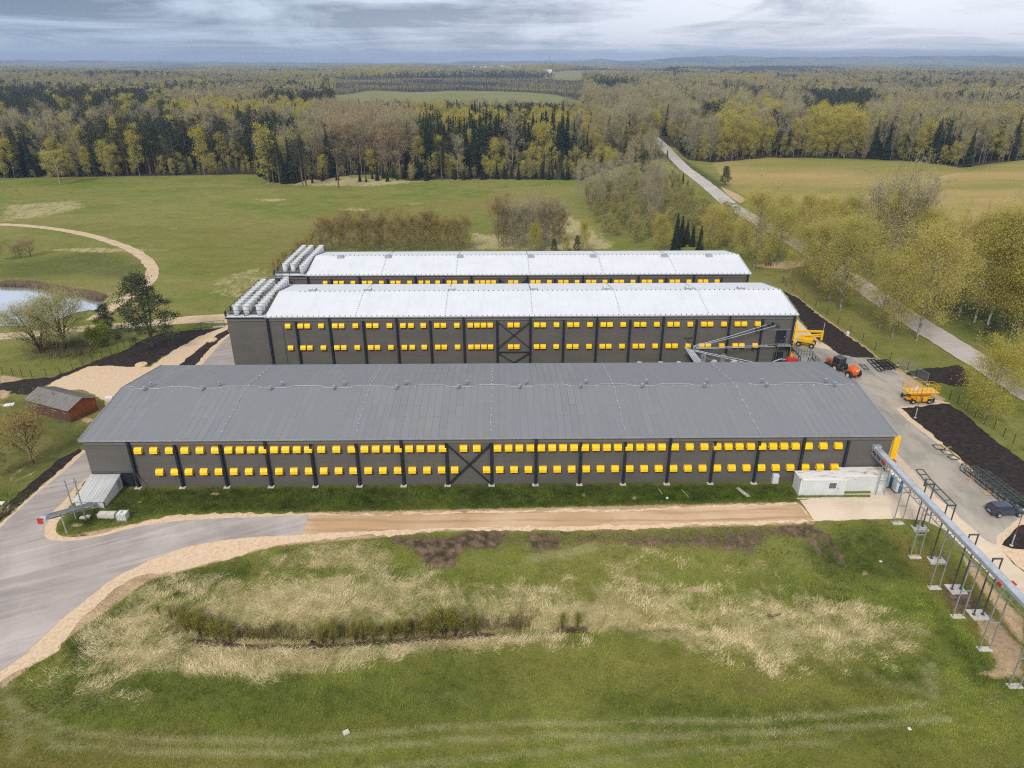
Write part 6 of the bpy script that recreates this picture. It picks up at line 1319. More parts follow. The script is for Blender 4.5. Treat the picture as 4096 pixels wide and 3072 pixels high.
for i in range(16):
    px = 1995+i*17+RS.randint(-6, 6); x, y, H = hgt(px, 1000-RS.randint(0, 45), 850+RS.randint(-22, 24)); place(DET, 'greybare' if i % 3 else 'alder', x, y, min(H, 16), 'bare_tree', 'greyish brown bare tree in the clump behind the middle of the far barn', 'bare tree', 'bare trees behind the middle of the far barn')
for i in range(9):
    px = 1095+i*20+RS.randint(-6, 6); x, y, H = hgt(px, 1090-i*9, 1052-i*13+RS.randint(-8, 8)); place(DET, 'alder', x, y, min(H, 8), 'alder_tree', 'low brown shrubby alder beside the fan decks of the white roofed barns', 'alder', 'low alders beside the fan decks')
for (px, by, ty, kd) in [(1075, 733, 500, 'birch'), (1095, 734, 560, 'pine'), (1120, 736, 575, 'pine'), (1140, 735, 600, 'spruce'), (1212, 745, 540, 'pine'), (1225, 742, 560, 'pine'), (1355, 752, 520, 'pine'), (430, 708, 570, 'birch'), (452, 710, 590, 'birch'), (205, 728, 610, 'birch'), (60, 712, 560, 'birch'), (20, 714, 590, 'birch'), (560, 708, 540, 'birch'), (820, 712, 520, 'birch'), (1767, 722, 555, 'pine'), (1832, 722, 570, 'bare'), (2050, 700, 480, 'bare'), (2150, 690, 505, 'birch'), (2180, 690, 500, 'birch')]:
    x, y, H = hgt(px, by, ty); place(PROTO, kd, x, y, min(H, 25), {'birch': 'birch_tree', 'pine': 'pine_tree', 'spruce': 'spruce_tree', 'bare': 'bare_tree'}[kd], {'birch': 'yellow green birch', 'pine': 'dark thin-crowned pine', 'spruce': 'dark spruce', 'bare': 'tall brownish bare tree'}[kd]+' standing out in front of the far forest edge', {'birch': 'birch', 'pine': 'pine', 'spruce': 'spruce', 'bare': 'bare tree'}[kd], kd+' trees standing out in front of the far forest')
# scrub and saplings between the meadow and the road
SCR = G([(2330, 800), (2480, 740), (2640, 720), (2740, 770), (2860, 830), (2920, 880), (2960, 960), (2900, 985), (2700, 980), (2560, 985), (2440, 950), (2380, 900)])
def inside(poly, n, rng, sp):
    P = np.array(poly); out = []
    gx_, gy_ = np.meshgrid(np.arange(P[:, 0].min(), P[:, 0].max(), sp), np.arange(P[:, 1].min(), P[:, 1].max(), sp)); gx_ = gx_+rng.uniform(-.5, .5, gx_.shape)*sp; gy_ = gy_+rng.uniform(-.5, .5, gy_.shape)*sp
    k = sdf(poly, gx_, gy_) > 0; pts = np.stack([gx_[k], gy_[k]], -1); rng.shuffle(pts); return pts[:n]
def offroad(x, y, d=7): return linedist(ROADLINE, np.array([x]), np.array([y]))[0] > d
for (x, y) in inside(SCR, 230, RS, 6.2):
    if offroad(x, y, 15 if y > 170 else 9): place(DET, 'scrub', x, y, RS.uniform(3.2, 6.2), 'scrub_willow', 'olive brown bushy willow in the scrub between the meadow and the road', 'shrub', 'scrub willows between the meadow and the road')
for (x, y) in inside(G([(2300, 790), (2300, 740), (2440, 735), (2560, 735), (2540, 800), (2440, 860), (2330, 880)]), 110, RS, 4.6):
    place(DET, 'stick', x, y, RS.uniform(9, 14), 'bare_sapling', 'pale leafless sapling in the dense stand at the meadow corner', 'sapling', 'leafless saplings at the meadow corner')
for (px, by, ty) in [(2600, 900, 690), (2618, 930, 730), (2590, 870, 700), (2560, 880, 740), (2625, 850, 710), (2520, 690, 590), (2590, 690, 560)]:
    x, y, H = hgt(px, by, ty); place(DET, 'greybare', x, y, min(H, 20), 'bare_tree', 'tall dark bare tree standing above the scrub left of the road', 'bare tree', 'tall bare trees above the scrub', RS, None, .55)
for (px, by, ty) in [(2665, 770, 725), (2640, 760, 730), (2562, 740, 690), (2690, 755, 715), (2730, 735, 690), (2750, 745, 715), (2632, 640, 600), (2668, 632, 598), (2580, 700, 600)]:
    x, y, H = hgt(px, by, ty); place(DET, 'spruce' if px != 2580 else 'pine', x, y, min(H, 16), 'spruce_tree' if px != 2580 else 'pine_tree', 'small spruce scattered in the clearing left of the country road' if px != 2580 else 'dark pine in the clearing left of the country road', 'spruce' if px != 2580 else 'pine', 'small spruces left of the country road')
for i in range(46):
    px = [1290, 1330, 1440, 1490, 1510, 1535, 1550, 1575, 1590, 1620, 1668, 1705, 1390, 1250, 1140, 1210, 1350, 1465][i] if i < 18 else RS.randint(1760, 2340); by = RS.randint(700, 735) if i < 18 else RS.randint(712, 722)
    x, y, H = hgt(px, by, by-RS.randint(28, 62)); place(DET, 'spruce', x, y, H, 'young_spruce', 'young spruce on the bare strip at the far edge of the meadow', 'young spruce', 'young spruces along the far meadow edge')
# ---------------- the woods
VN = lambda x, y, s: np.sin(x/s+1.7*np.sin(y/s*.7+.5))*np.cos(y/s*1.1+1.3*np.sin(x/s*.8))
REG = [((2050, 2520, 600, 716), 'bbpp', .45), ((1290, 1610, 470, 650), 'RrrRrrrp', 1.), ((1610, 2330, 480, 690), 'sssssspb', 1.05), ((-400, 650, 350, 462), 'pppppsb', 1.), ((640, 1290, 400, 462), 'bbbbs', .95), ((-400, 340, 462, 740), 'bbppssr', .95),
 ((330, 1040, 460, 740), 'ppppppbbssr', 1.), ((1040, 1290, 455, 740), 'pppbbsrss', 1.), ((1550, 2480, 420, 495), 'bbbbbbb', .8), ((1040, 1560, 360, 440), 'sssp', 1.), ((2200, 2450, 500, 640), 'sbsbbrs', 1.), ((2790, 2910, 410, 490), 'sssp', 1.), ((3100, 3230, 455, 600), 'ppsr', 1.),
 ((2850, 3120, 392, 520), 'bbbbbr', 1.), ((3230, 3480, 430, 640), 'bbbbbbb', 1.), ((2640, 2900, 440, 640), 'rrrrbb', .9), ((2300, 2700, 390, 600), 'rrrbbsr', 1.), ((3480, 4400, 500, 690), 'rrssppbs', 1.), ((3200, 3500, 370, 440), 'pppps', 1.), ((3400, 4200, 425, 512), 'bbbsr', 1.)]
BASEREG = [((1990, 2500, 632, 740), 'bbbpps', .36), ((720, 1040, 676, 716), 'bbbpp', .34), ((2500, 2650, 606, 660), 'brs', .42), ((1640, 1990, 700, 740), 'ssb', .45), ((1200, 1640, 706, 745), 'sr', .3)]
KN = {'s': 'spruce', 'p': 'pine', 'b': 'birch', 'r': 'bare', 'R': 'red'}
def kind_at(x, y, z, rng):
    px, py = proj(x, y, z+18); px += rng.normal(0, 34); py += rng.normal(0, 9)
    bx, by = proj(x, y, z)
    for (x0, x1, y0, y1), s_, sc in BASEREG:
        if x0 <= bx <= x1 and y0 <= by <= y1: return KN[s_[rng.randint(len(s_))]], sc*rng.uniform(.7, 1.25)
    for (x0, x1, y0, y1), s_, sc in REG:
        if x0 <= px <= x1 and y0 <= py <= y1: return KN[s_[rng.randint(len(s_))]], sc
    v = 4.2*(fbm(x, y*.7, 120., 3)-.5)+rng.normal(0, .2); u = 4.6*(fbm(x, y, 160., 5)-.5)+rng.normal(0, .2)
    if v > .42: return ('spruce' if rng.rand() < .75 else 'pine'), 1.
    if v < -.75: return 'birch', .9
    if u > .55: return ('pine' if rng.rand() < .5 else 'spruce') if rng.rand() < .55 else 'bare', 1.
    return ('bare' if rng.rand() < .50 else ('birch' if rng.rand() < .60 else 'spruce')), .9
FLW = G(FLOOR[:-2])+[(9500, 15000), (-9500, 15000)]
def ring_pts(r0, r1, sp, rng):
    a = 0.72; n = int(2*r1/sp)
    gx_, gy_ = np.meshgrid(np.arange(-r1*.74, r1*.74, sp), np.arange(max(0, r0*.70), r1, sp)); gx_ = gx_+rng.uniform(-.48, .48, gx_.shape)*sp; gy_ = gy_+rng.uniform(-.48, .48, gy_.shape)*sp
    R = np.hypot(gx_, gy_); az = np.arctan2(gx_, gy_); k = (R >= r0) & (R < r1) & (np.abs(az-YAW) < .68)
    X = gx_[k]+CAM[0]; Y = gy_[k]+CAM[1]; k = (sdf(FLW, X, Y) > 1.5) & (far_field(X, Y) < -3); X = X[k]; Y = Y[k]
    k = linedist(ROADLINE, X, Y) > 7.5; return X[k], Y[k]
def capH(x, y, z, H, rng):
    # the woods in front of the pale meadow are young and low: it stays visible over their tops
    px, pb = proj(x, y, z); lim = 409+rng.uniform(-5, 16)
    if 1340 < px < 2330 and pb < 520:
        _, pt = proj(x, y, z+H)
        if pt < lim: H = max(5., H*(pb-lim)/(pb-pt)) if pb > lim+8 else 5.
    return H
rngF = rg(77); ALL = []
for r0, r1, sp in ((300, 560, 4.6), (560, 950, 6.2), (950, 2100, 9.5)):
    X, Y = ring_pts(r0, r1, sp, rngF); Z_ = h(X, Y)
    for x, y, z in zip(X, Y, Z_):
        kd, sc = kind_at(x, y, z, rngF); H = rngF.uniform(13, 25)*sc*(1.0 if kd != 'birch' else rngF.uniform(.62, 1.02)); H = capH(x, y, z, H, rngF); ALL.append((x, y, z, H, kd))
ALL.sort(key=lambda t: math.hypot(t[0]-CAM[0], t[1]-CAM[1]))
hor_ = np.full(1200, 4000.); cand = []
for i, (x, y, z, H, kd) in enumerate(ALL[:9000]):
    px, pt = proj(x, y, z+H); _, pb = proj(x, y, z); w_ = max(4, (pb-pt)*.14)
    a = int(np.clip((px-w_+300)/4, 0, 1198)); b = int(np.clip((px+w_+300)/4, a+1, 1199))
    if px < -40 or px > 4136: continue
    vis = np.clip(hor_[a:b]-pt, 0, pb-pt).mean()
    if vis > 5: cand.append((vis*w_, i))
    hor_[a:b] = np.minimum(hor_[a:b], pt+w_*.5)
cand.sort(reverse=True); cnt = {}; chosen = set()
CAP = {'spruce': 190, 'pine': 200, 'birch': 215, 'bare': 200, 'red': 60}
for a, i in cand:
    kd = ALL[i][4]
    if cnt.get(kd, 0) < CAP[kd]: cnt[kd] = cnt.get(kd, 0)+1; chosen.add(i)
NMS = {'spruce': ('spruce_tree', 'spruce', 'dark green spruce'), 'pine': ('pine_tree', 'pine', 'dark grey green pine'), 'birch': ('birch_tree', 'birch', 'yellow green birch'), 'bare': ('bare_tree', 'bare tree', 'greyish brown bare tree'), 'red': ('aspen_tree', 'aspen', 'reddish brown bare aspen')}
rngP = rg(5)
for i in sorted(chosen):
    x, y, z, H, kd = ALL[i]; nm, cat, ds = NMS[kd]; px, _ = proj(x, y, z)
    side = 'in the forest beyond the left meadow' if px < 1650 else ('in the forest beyond the middle meadow' if px < 2640 else 'in the forest right of the country road')
    place(PROTO, kd, x, y, H, nm, ds+' '+side, cat, ds+'s '+side, rngP)
_n = 0
for a, b_ in zip(FLW[1:-6], FLW[2:-5]):
    L_ = math.hypot(b_[0]-a[0], b_[1]-a[1])
    if a[1] > 800 or b_[1] > 800 or L_ > 400: continue
    for k_ in range(int(L_/3.4)):
        t_ = rngP.rand(); x, y = a[0]+(b_[0]-a[0])*t_+rngP.normal(0, 1), a[1]+(b_[1]-a[1])*t_+abs(rngP.normal(0, 2.5))+.5
        if not offroad(x, y, 8): continue
        r_ = rngP.rand(); px, _ = proj(x, y, 0)
        if px < -60 or px > 4160: continue
        if r_ < .45: place(PROTO, 'edge', x, y, rngP.uniform(2.5, 6.), 'forest_shrub', 'olive shrub at the foot of the forest edge', 'forest shrub', 'shrubs at the foot of the forest edge', rngP)
        elif r_ < .7: place(PROTO, 'birch', x, y, rngP.uniform(5, 12), 'birch_sapling', 'short yellow green birch at the foot of the forest edge', 'young birch', 'short birches at the foot of the forest edge', rngP)
        elif r_ < .85: place(PROTO, 'spruce', x, y, rngP.uniform(4, 10), 'young_spruce', 'short dark spruce at the foot of the forest edge', 'young spruce', 'short spruces at the foot of the forest edge', rngP)
# everything farther or hidden: one mass, instanced on points
def joined(name, pairs):
    """copies of (h0,(trunk,crown)) pairs merged into one low tree or clump mesh"""
    V = []; F = []; mats = []; mi = []; o = 0
    for (x, y, s_, (tm_, cm_)) in pairs:
        for me_ in (tm_, cm_):
            n = len(me_.vertices); v = np.empty(n*3, np.float32); me_.vertices.foreach_get('co', v); v = v.reshape(-1, 3)*s_+np.array([x, y, 0])
            mt = me_.materials[0]
            if mt not in mats: mats.append(mt)
            for p in me_.polygons: F.append([q+o for q in p.vertices]); mi.append(mats.index(mt))
            V.append(v); o += n
    me2 = bpy.data.meshes.new(name); me2.from_pydata(np.concatenate(V).tolist(), [], F)
    for m_ in mats: me2.materials.append(m_)
    me2.polygons.foreach_set('material_index', mi); me2.update(); return me2
LOW = {
 'spruce': [spruce(20, 6.4, rg(i), .55, .9) for i in (51, 52)],
 'pine': [pine(20, 7.4, rg(i), 11, 22, .85, .45, 1.7) for i in (53, 54)],
 'birch': [decid(20, 6.8, .28, 9, 1, 230, .85, rg(i), .16, .95, .1, .7, egg(.28), B_birch, L_birch) for i in (55, 56)],
 'bare': [decid(20, 7.0, .28, 10, 2, 120, .7, rg(i), .16, 1.0, .0, .6, egg(.28), B_pale, L_twig, 150, 1.8, .2) for i in (57, 58)],
 'red': [decid(20, 7.0, .28, 10, 2, 150, .7, rg(59), .16, 1.0, .0, .6, egg(.28), B_pale, L_red, 150, 1.8, .2)]}
TINY = {
 'spruce': spruce(20, 7, rg(61), .22, 2.0), 'pine': pine(20, 8.5, rg(62), 6, 8, 1.9, .5, 1.9),
 'birch': decid(20, 7.5, .3, 3, 0, 36, 2.1, rg(63), .16, .95, .0, 1.2, egg(.28), B_birch, L_birch), 'bare': decid(20, 7.5, .3, 3, 0, 36, 2.1, rg(64), .16, .95, .0, 1.2, egg(.28), B_pale, L_twig)}
def make_coll(name, meshes):
    c = bpy.data.collections.new(name)
    for i, me_ in enumerate(meshes):
        o = bpy.data.objects.new('%s_%02d' % (name, i), me_); c.objects.link(o)
    return c
def scatter(name, pts, rots, scs, idx, coll, label, cat):
    me_ = bpy.data.meshes.new(name); n = len(pts); me_.vertices.add(n); me_.vertices.foreach_set('co', np.asarray(pts, np.float32).ravel())
    for nm, ar, ty in (('rot', rots, 'FLOAT'), ('scl', scs, 'FLOAT'), ('idx', idx, 'INT')):
        at = me_.attributes.new(nm, ty, 'POINT'); at.data.foreach_set('value', np.asarray(ar, np.float32 if ty == 'FLOAT' else np.int32))
    ob = bpy.data.objects.new(name, me_); COL.objects.link(ob); tag(ob, label, cat, None, 'stuff')
    ng = bpy.data.node_groups.new(name, 'GeometryNodeTree'); ng.interface.new_socket('Geometry', in_out='INPUT', socket_type='NodeSocketGeometry'); ng.interface.new_socket('Geometry', in_out='OUTPUT', socket_type='NodeSocketGeometry')
    gi = ng.nodes.new('NodeGroupInput'); go = ng.nodes.new('NodeGroupOutput'); ci = ng.nodes.new('GeometryNodeCollectionInfo'); ci.inputs[0].default_value = coll; ci.inputs[1].default_value = True; ci.inputs[2].default_value = True
    ip = ng.nodes.new('GeometryNodeInstanceOnPoints'); ip.inputs['Pick Instance'].default_value = True
    def na(nm, ty): q = ng.nodes.new('GeometryNodeInputNamedAttribute'); q.data_type = ty; q.inputs[0].default_value = nm; return q.outputs[0]
    cx_ = ng.nodes.new('ShaderNodeCombineXYZ'); ng.links.new(na('rot', 'FLOAT'), cx_.inputs[2])
    er = ng.nodes.new('FunctionNodeEulerToRotation'); ng.links.new(cx_.outputs[0], er.inputs[0]); ng.links.new(er.outputs[0], ip.inputs['Rotation'])
    ng.links.new(gi.outputs[0], ip.inputs['Points']); ng.links.new(ci.outputs[0], ip.inputs['Instance']); ng.links.new(na('scl', 'FLOAT'), ip.inputs['Scale']); ng.links.new(na('idx', 'INT'), ip.inputs['Instance Index'])
    ng.links.new(ip.outputs[0], go.inputs[0]); md = ob.modifiers.new('scatter', 'NODES'); md.node_group = ng; return ob
order = [('spruce', 0), ('spruce', 1), ('pine', 0), ('pine', 1), ('birch', 0), ('birch', 1), ('bare', 0), ('bare', 1), ('red', 0)]
lowc = make_coll('wood_tree', [joined('wood_tree', [(0, 0, 1., LOW[k][v])]) for k, v in order])
medc = make_coll('forest_tree', [joined('forest_tree', [(0, 0, 1., PROTO[k][v][1])]) for k, v in order])
def emit(name, sel, coll, label):
    P_ = []; I_ = []; S_ = []
    for (x, y, z, H, kd) in sel:
        vs = [i for i, (k, v) in enumerate(order) if k == kd]; P_.append((x, y, z-.1)); I_.append(vs[rngP.randint(len(vs))]); S_.append(H/20)
    if P_: scatter(name, P_, rngP.rand(len(P_))*6.28, S_, I_, coll, label, 'forest')
rest = [t for i, t in enumerate(ALL) if i not in chosen]
nr = [t for t in rest if math.hypot(t[0]-CAM[0], t[1]-CAM[1]) < 800]; fr = [t for t in rest if math.hypot(t[0]-CAM[0], t[1]-CAM[1]) >= 800]
emit('forest', nr, medc, 'dense mixed woods behind the forest edge trees'); emit('far_forest', fr, lowc, 'mixed woods in the middle distance around the pale meadow')
# distant clumps
def clump(kinds, n, W_, rng, src):
    out = []
    for _ in range(n): k = kinds[rng.randint(len(kinds))]; out.append((rng.uniform(-W_, W_), rng.uniform(-W_, W_), rng.uniform(.75, 1.15), src[k] if not isinstance(src[k], list) else src[k][0]))
    return out
KC = [['spruce', 'spruce', 'pine'], ['bare', 'spruce', 'birch'], ['birch', 'birch', 'bare'], ['bare', 'birch', 'bare', 'spruce'], ['pine', 'spruce', 'bare'], ['birch', 'birch']]
cl1 = make_coll('far_clump', [joined('far_clump', clump(KC[i], 7, 11, rg(80+i), TINY)) for i in range(6)])
cl2 = make_coll('horizon_clump', [joined('horizon_clump', clump(KC[i], 16, 30, rg(90+i), TINY)) for i in range(6)])
for (r0, r1, sp, cc_, nm, lb) in ((2100, 5000, 21, cl1, 'distant_forest', 'hazy mixed woods reaching to the far village'), (5000, 12600, 52, cl2, 'horizon_forest', 'blue hazy woods on the hills along the horizon')):
    X, Y = ring_pts(r0, r1, sp, rngF); Z_ = h(X, Y); v = 4.4*(fbm(X, Y*.45, 330., 11)-.5)+rngF.normal(0, .2, X.shape); u = 4.2*(fbm(X, Y*.5, 240., 14)-.5)
    I_ = np.where(v > .42, 0, np.where(v < -.8, 5, np.where(u > .5, 4, np.where(u < -.5, 2, np.where(rngF.rand(len(X)) < .5, 1, 3)))))
    scatter(nm, np.stack([X, Y, Z_-.5], -1), rngF.rand(len(X))*6.28, rngF.uniform(.6, 1.0, len(X)), I_, cc_, lb, 'forest')
# ---------------- grass, reeds
def blades(name, X, Y, n, L, w_, col1, label, cat, spread=.25, bend=.6, flow=None):
    rng = rg(len(X)); k = len(X); c = np.repeat(np.stack([X, Y, h(X, Y)], -1), n, 0); c[:, :2] += rng.normal(0, spread, (k*n, 2)); Lr = np.repeat(L, n)*rng.uniform(.6, 1.2, k*n)
    az = np.repeat(rng.normal(.4, .9, k) if flow is None else flow, n)+rng.normal(0, .5, k*n); bd = np.repeat(bend, n) if hasattr(bend, '__len__') else bend
    tilt = np.clip(rng.normal(bd, .2, k*n), .02, 1.45); d = np.stack([np.cos(az)*np.sin(tilt), np.sin(az)*np.sin(tilt), np.cos(tilt)], -1)*Lr[:, None]
    sx = np.stack([-np.sin(az), np.cos(az), 0*az], -1)*w_/2*rng.uniform(.6, 1.4, (k*n, 1)); V = np.stack([c-sx, c+sx, c+d], 1).reshape(-1, 3); F = np.arange(3*k*n).reshape(-1, 3)
    me_ = bpy.data.meshes.new(name); np_mesh(me_, V, F, 3); at = me_.attributes.new('tint', 'FLOAT_COLOR', 'POINT'); cc_ = np.repeat(col1, n*3, 0)*np.repeat(rng.uniform(.7, 1.25, (k*n, 1)), 3, 0)
    at.data.foreach_set('color', np.concatenate([cc_, np.ones((len(cc_), 1))], 1).astype(np.float32).ravel()); me_.materials.append(M_blade)
    ob = bpy.data.objects.new(name, me_); COL.objects.link(ob); return tag(ob, label, cat, None, 'stuff')
M_blade, nt, b = newmat('grass_blades'); b.inputs['Roughness'].default_value = .85; b.inputs['Specular IOR Level'].default_value = .1
ac = N(nt, 'ShaderNodeAttribute', attribute_name='tint').outputs['Color']; nt.links.new(ac, b.inputs['Base Color']); tr = N(nt, 'ShaderNodeBsdfTranslucent', inp={0: ac}); mx = N(nt, 'ShaderNodeMixShader', inp={0: .25, 1: b.outputs[0], 2: tr.outputs[0]}); nt.links.new(mx.outputs[0], nt.nodes['Material Output'].inputs['Surface'])
rr = rg(3); n = 170000; X = rr.uniform(-75, 62, n); Y = rr.uniform(-47, -1.2, n)
bad = np.maximum(sdf(G(SAND_A[:-1]), X, Y), sdf(G(YARD), X, Y)); sa = maskval('sand', X, Y); so_ = maskval('soil', X, Y)
k = (bad < -.1) & ((sa < .45) | (rr.rand(n) < .06)) & (so_ < .6) & ~((X > -54.2) & (X < -50) & (Y > -5.2)) & ~((X > 41) & (X < 53.2) & (Y > -3.6)); X = X[k]; Y = Y[k]
st = maskval('straw', X, Y); lu = maskval('lush', X, Y); brn = maskval('brown', X, Y); pf = rr.rand(len(X)); nA = fbm(X+Y*.3, Y*2.1, 6.5, 1); nB = fbm(X, Y*1.7, 1.8, 4); nC = fbm(X, Y, 14., 7)
isst = (st > .12) & (st*1.15+1.5*(nA-.5)+1.5*(nB-.5) > .32+.62*pf)
gl = np.array([.47, .50, .085]); gm_ = np.array([.22, .29, .026]); gd = np.array([.024, .052, .004]); nD = vn(X, Y, .55, 33); q = np.clip((.55*nB+.45*nD-.30)/.34+.3*(pf-.5), 0, 1)[:, None]; q2 = np.clip((nC-.3)/.4, 0, 1)[:, None]
gcol = (gd*(1-q)+gm_*q)*(1-q2*.75)+(gm_*(1-q)+gl*q)*q2*.75
gcol = gcol*(1-.72*lu[:, None])+.72*lu[:, None]*(np.array([.022, .05, .006])*(1-q)+np.array([.115, .165, .022])*q)
gcol = gcol*(1-.6*brn[:, None])+np.array([.24, .185, .05])*.6*brn[:, None]; scol = np.array([.86, .72, .44])*q+np.array([.40, .35, .13])*(1-q); col_ = np.where(isst[:, None], scol, gcol); tk = maskval('track', X, Y)[:, None]; col_ = col_*(1-.92*tk)+.92*tk*np.array([.52, .47, .26])
FLOW = np.where(rr.rand(len(X)) < .5, 0, 3.14)+.25+2.4*(vn(X, Y, 5.2, 21)-.5)
blades('rough_grass', X, Y, 4, np.where(isst, .58, .26+.16*lu), .034, col_, 'rough grass with flattened dry straw around the ditch in front of the barn', 'grass', .26, np.where(isst, 1.15, .75), FLOW)
# reeds and sprouting willow along the ditch
DP = []
for (a, b_) in DITCH[:4]:
    L_ = math.hypot(b_[0]-a[0], b_[1]-a[1])
    for _ in range(int(L_*52)): t_ = rr.rand(); DP.append((a[0]+(b_[0]-a[0])*t_+rr.normal(0, .5), a[1]+(b_[1]-a[1])*t_+abs(rr.normal(0, .55))+.5))
DP = np.array(DP); blades('ditch_reeds', DP[:, 0], DP[:, 1], 5, 1.1+.6*VN(DP[:, 0], DP[:, 1], 2.), .045, np.where((rr.rand(len(DP)) < .55+.4*VN(DP[:, 0], DP[:, 1], 3.))[:, None], np.array([.19, .165, .045]), np.array([.33, .27, .15])), 'upright reeds and dry stalks along the dark ditch', 'reeds', .2, .25)
for (px, by, ty, ws) in [(1770, 2522, 2430, 1.4), (1725, 2526, 2450, 1.1), (1820, 2515, 2440, 1.2), (1900, 2508, 2450, .8), (1420, 2532, 2478, 1.1), (1450, 2530, 2485, 1.), (1290, 2545, 2490, 1.3), (1330, 2542, 2500, 1.), (800, 2528, 2462, 1.2), (860, 2540, 2480, 1.2), (920, 2546, 2490, 1.), (740, 2500, 2440, 1.1), (690, 2480, 2430, 1.), (640, 2462, 2420, .9), (2250, 2488, 2455, 1.), (2310, 2486, 2450, 1.), (1560, 2530, 2490, 1.1), (1620, 2526, 2484, 1.1), (1490, 2530, 2495, 1.)]:
    x, y, H = hgt(px, by, ty); place(DET, 'sprout', x, y, H*.5, 'ditch_shrub', 'bright olive sprouting willow growing upright out of the ditch', 'shrub', 'willow sprouts along the ditch', RS, None, ws)
PD = G([(0, 1140), (120, 1143), (230, 1165), (350, 1185), (400, 1200)])
pp_ = []
for (a, b_) in zip(PD[:-1], PD[1:]):
    for _ in range(900): t_ = rr.rand(); pp_.append((a[0]+(b_[0]-a[0])*t_+rr.normal(0, .3), a[1]+(b_[1]-a[1])*t_+rr.uniform(-.6, 2.4)))
pp_ = np.array(pp_); blades('pond_reeds', pp_[:, 0], pp_[:, 1], 5, np.full(len(pp_), 1.1), .06, np.tile(np.array([.36, .28, .18]), (len(pp_), 1)), 'pale dry reeds along the far bank of the pond', 'reeds', .3, .2)
DY = []
for a, b_, dn in ((G([(170, 1375), (330, 1420)]), None, 1500),):
    for _ in range(dn): t_ = rr.rand(); DY.append((a[0][0]+(a[1][0]-a[0][0])*t_+rr.normal(0, 2.5), a[0][1]+(a[1][1]-a[0][1])*t_+rr.normal(0, 2.2)))
DY = np.array(DY); blades('undergrowth', DY[:, 0], DY[:, 1], 4, np.full(len(DY), 1.3), .05, np.tile(np.array([.20, .18, .09]), (len(DY), 1)), 'tangled dry undergrowth at the feet of the willows', 'undergrowth', .35, .6)
# ------------------------------------------------------------------ sky, sun, haze
w = bpy.data.worlds.new('World'); scene.world = w; w.use_nodes = True; nt = w.node_tree
bg = nt.nodes['Background']
SUN_EL, SUN_AZ = math.radians(42), math.radians(-158)   # azimuth measured from +Y towards +X
sky = N(nt, 'ShaderNodeTexSky', sky_type='NISHITA'); sky.sun_disc = False; sky.sun_elevation = SUN_EL; sky.sun_rotation = SUN_AZ; sky.altitude = 100; sky.dust_density = 2.
d = N(nt, 'ShaderNodeTexCoord').outputs['Generated']; s = N(nt, 'ShaderNodeSeparateXYZ', inp={0: d})
# cloud sheet seen in perspective: project the direction on a plane overhead
zz = mth(nt, 'MAXIMUM', mth(nt, 'ADD', s.outputs[2], .035), .02)
cx = mth(nt, 'DIVIDE', s.outputs[0], zz); cy = mth(nt, 'DIVIDE', s.outputs[1], zz)
cv = N(nt, 'ShaderNodeCombineXYZ', inp={0: cx, 1: cy, 2: 0.}).outputs[0]
f1 = noise(nt, N(nt, 'ShaderNodeMapping', inp={0: cv, 1: (3.1, 1.7, 0), 3: (.20, .20, 1)}).outputs[0], 1., 8, .60, .9)
f2 = noise(nt, N(nt, 'ShaderNodeMapping', inp={0: d, 1: (.4, .1, 0), 3: (2.0, 2.0, 8)}).outputs[0], 1.9, 7, .56, .8)
side = mapr(nt, s.outputs[0], -.5, .3)              # darker rain cloud to the west, lighter to the east
dark = mixc(nt, side, (2.6, 3.5, 4.9), (5.4, 6.1, 7.6)); lite = mixc(nt, side, (6.6, 8.2, 10.4), (12.2, 12.6, 13.8))
cl = mixc(nt, mapr(nt, mth(nt, 'ADD', mth(nt, 'MULTIPLY', f1, .45), mth(nt, 'MULTIPLY', f2, .6)), .455, .575), dark, lite)
hor = mapr(nt, s.outputs[2], .0, .055, 1, 0)
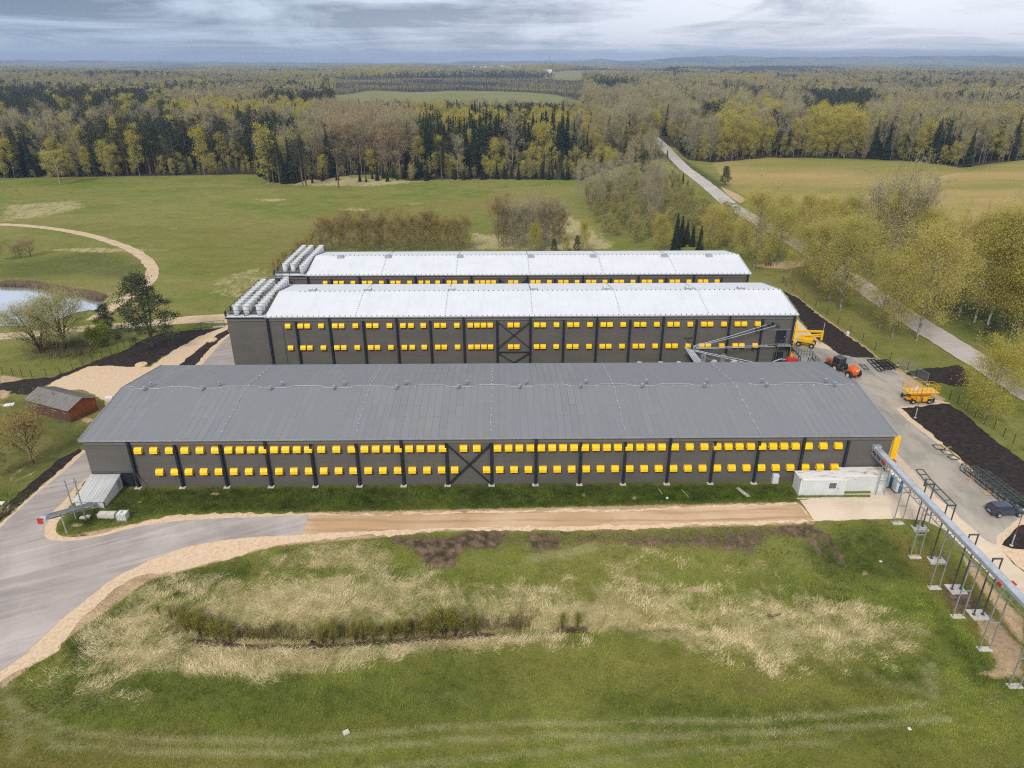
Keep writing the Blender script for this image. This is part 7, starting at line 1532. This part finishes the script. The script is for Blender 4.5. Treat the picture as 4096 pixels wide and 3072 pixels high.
cl = mixc(nt, mth(nt, 'MULTIPLY', hor, .5), cl, mixc(nt, side, (5.0, 6.3, 8.2), (10.6, 11.1, 12.2)))
up = mapr(nt, s.outputs[2], .10, .38)
cl = mixc(nt, up, cl, (9.6, 10.0, 10.8))
res = mixc(nt, .12, cl, sky.outputs[0]) if False else None
mx = N(nt, 'ShaderNodeMix', data_type='RGBA'); mx.inputs[0].default_value = .9; nt.links.new(sky.outputs[0], mx.inputs[6]); nt.links.new(cl, mx.inputs[7])
nt.links.new(mx.outputs[2], bg.inputs['Color']); bg.inputs['Strength'].default_value = .08
sl = bpy.data.lights.new('sun', 'SUN'); sl.energy = 2.6; sl.angle = math.radians(14); sl.color = (1, .95, .87)
so = bpy.data.objects.new('sun', sl); COL.objects.link(so)
sd = Vector((math.sin(SUN_AZ)*math.cos(SUN_EL), math.cos(SUN_AZ)*math.cos(SUN_EL), math.sin(SUN_EL)))
so.rotation_euler = sd.to_track_quat('Z', 'Y').to_euler(); so.location = (0, 0, 300)
if HAZE:
    m = MB(); m.box((-12000, -400, -75), (12000, 14500, 125))
    hm_ = bpy.data.materials.new('haze'); hm_.use_nodes = True; hn = hm_.node_tree; hn.nodes.clear()
    pv = N(hn, 'ShaderNodeVolumePrincipled'); pv.inputs['Color'].default_value = (.52, .67, .93, 1); pv.inputs['Density'].default_value = 1.3e-4; pv.inputs['Anisotropy'].default_value = 0.
    ou = N(hn, 'ShaderNodeOutputMaterial'); hn.links.new(pv.outputs[0], ou.inputs['Volume'])
    hm_.cycles.volume_sampling = 'DISTANCE'
    hz = bpy.data.objects.new('haze', mesh_of('haze', m, hm_)); COL.objects.link(hz); tag(hz, kind='stuff')
scene.view_settings.view_transform = 'Standard'; scene.view_settings.look = 'None'; scene.view_settings.exposure = 0.06; scene.view_settings.gamma = 1
scene.cycles.max_bounces = 5; scene.cycles.diffuse_bounces = 3; scene.cycles.glossy_bounces = 2; scene.cycles.transmission_bounces = 2; scene.cycles.volume_bounces = 0
scene.cycles.use_denoising = False; scene.cycles.filter_width = 1.15; scene.cycles.caustics_reflective = False; scene.cycles.caustics_refractive = False
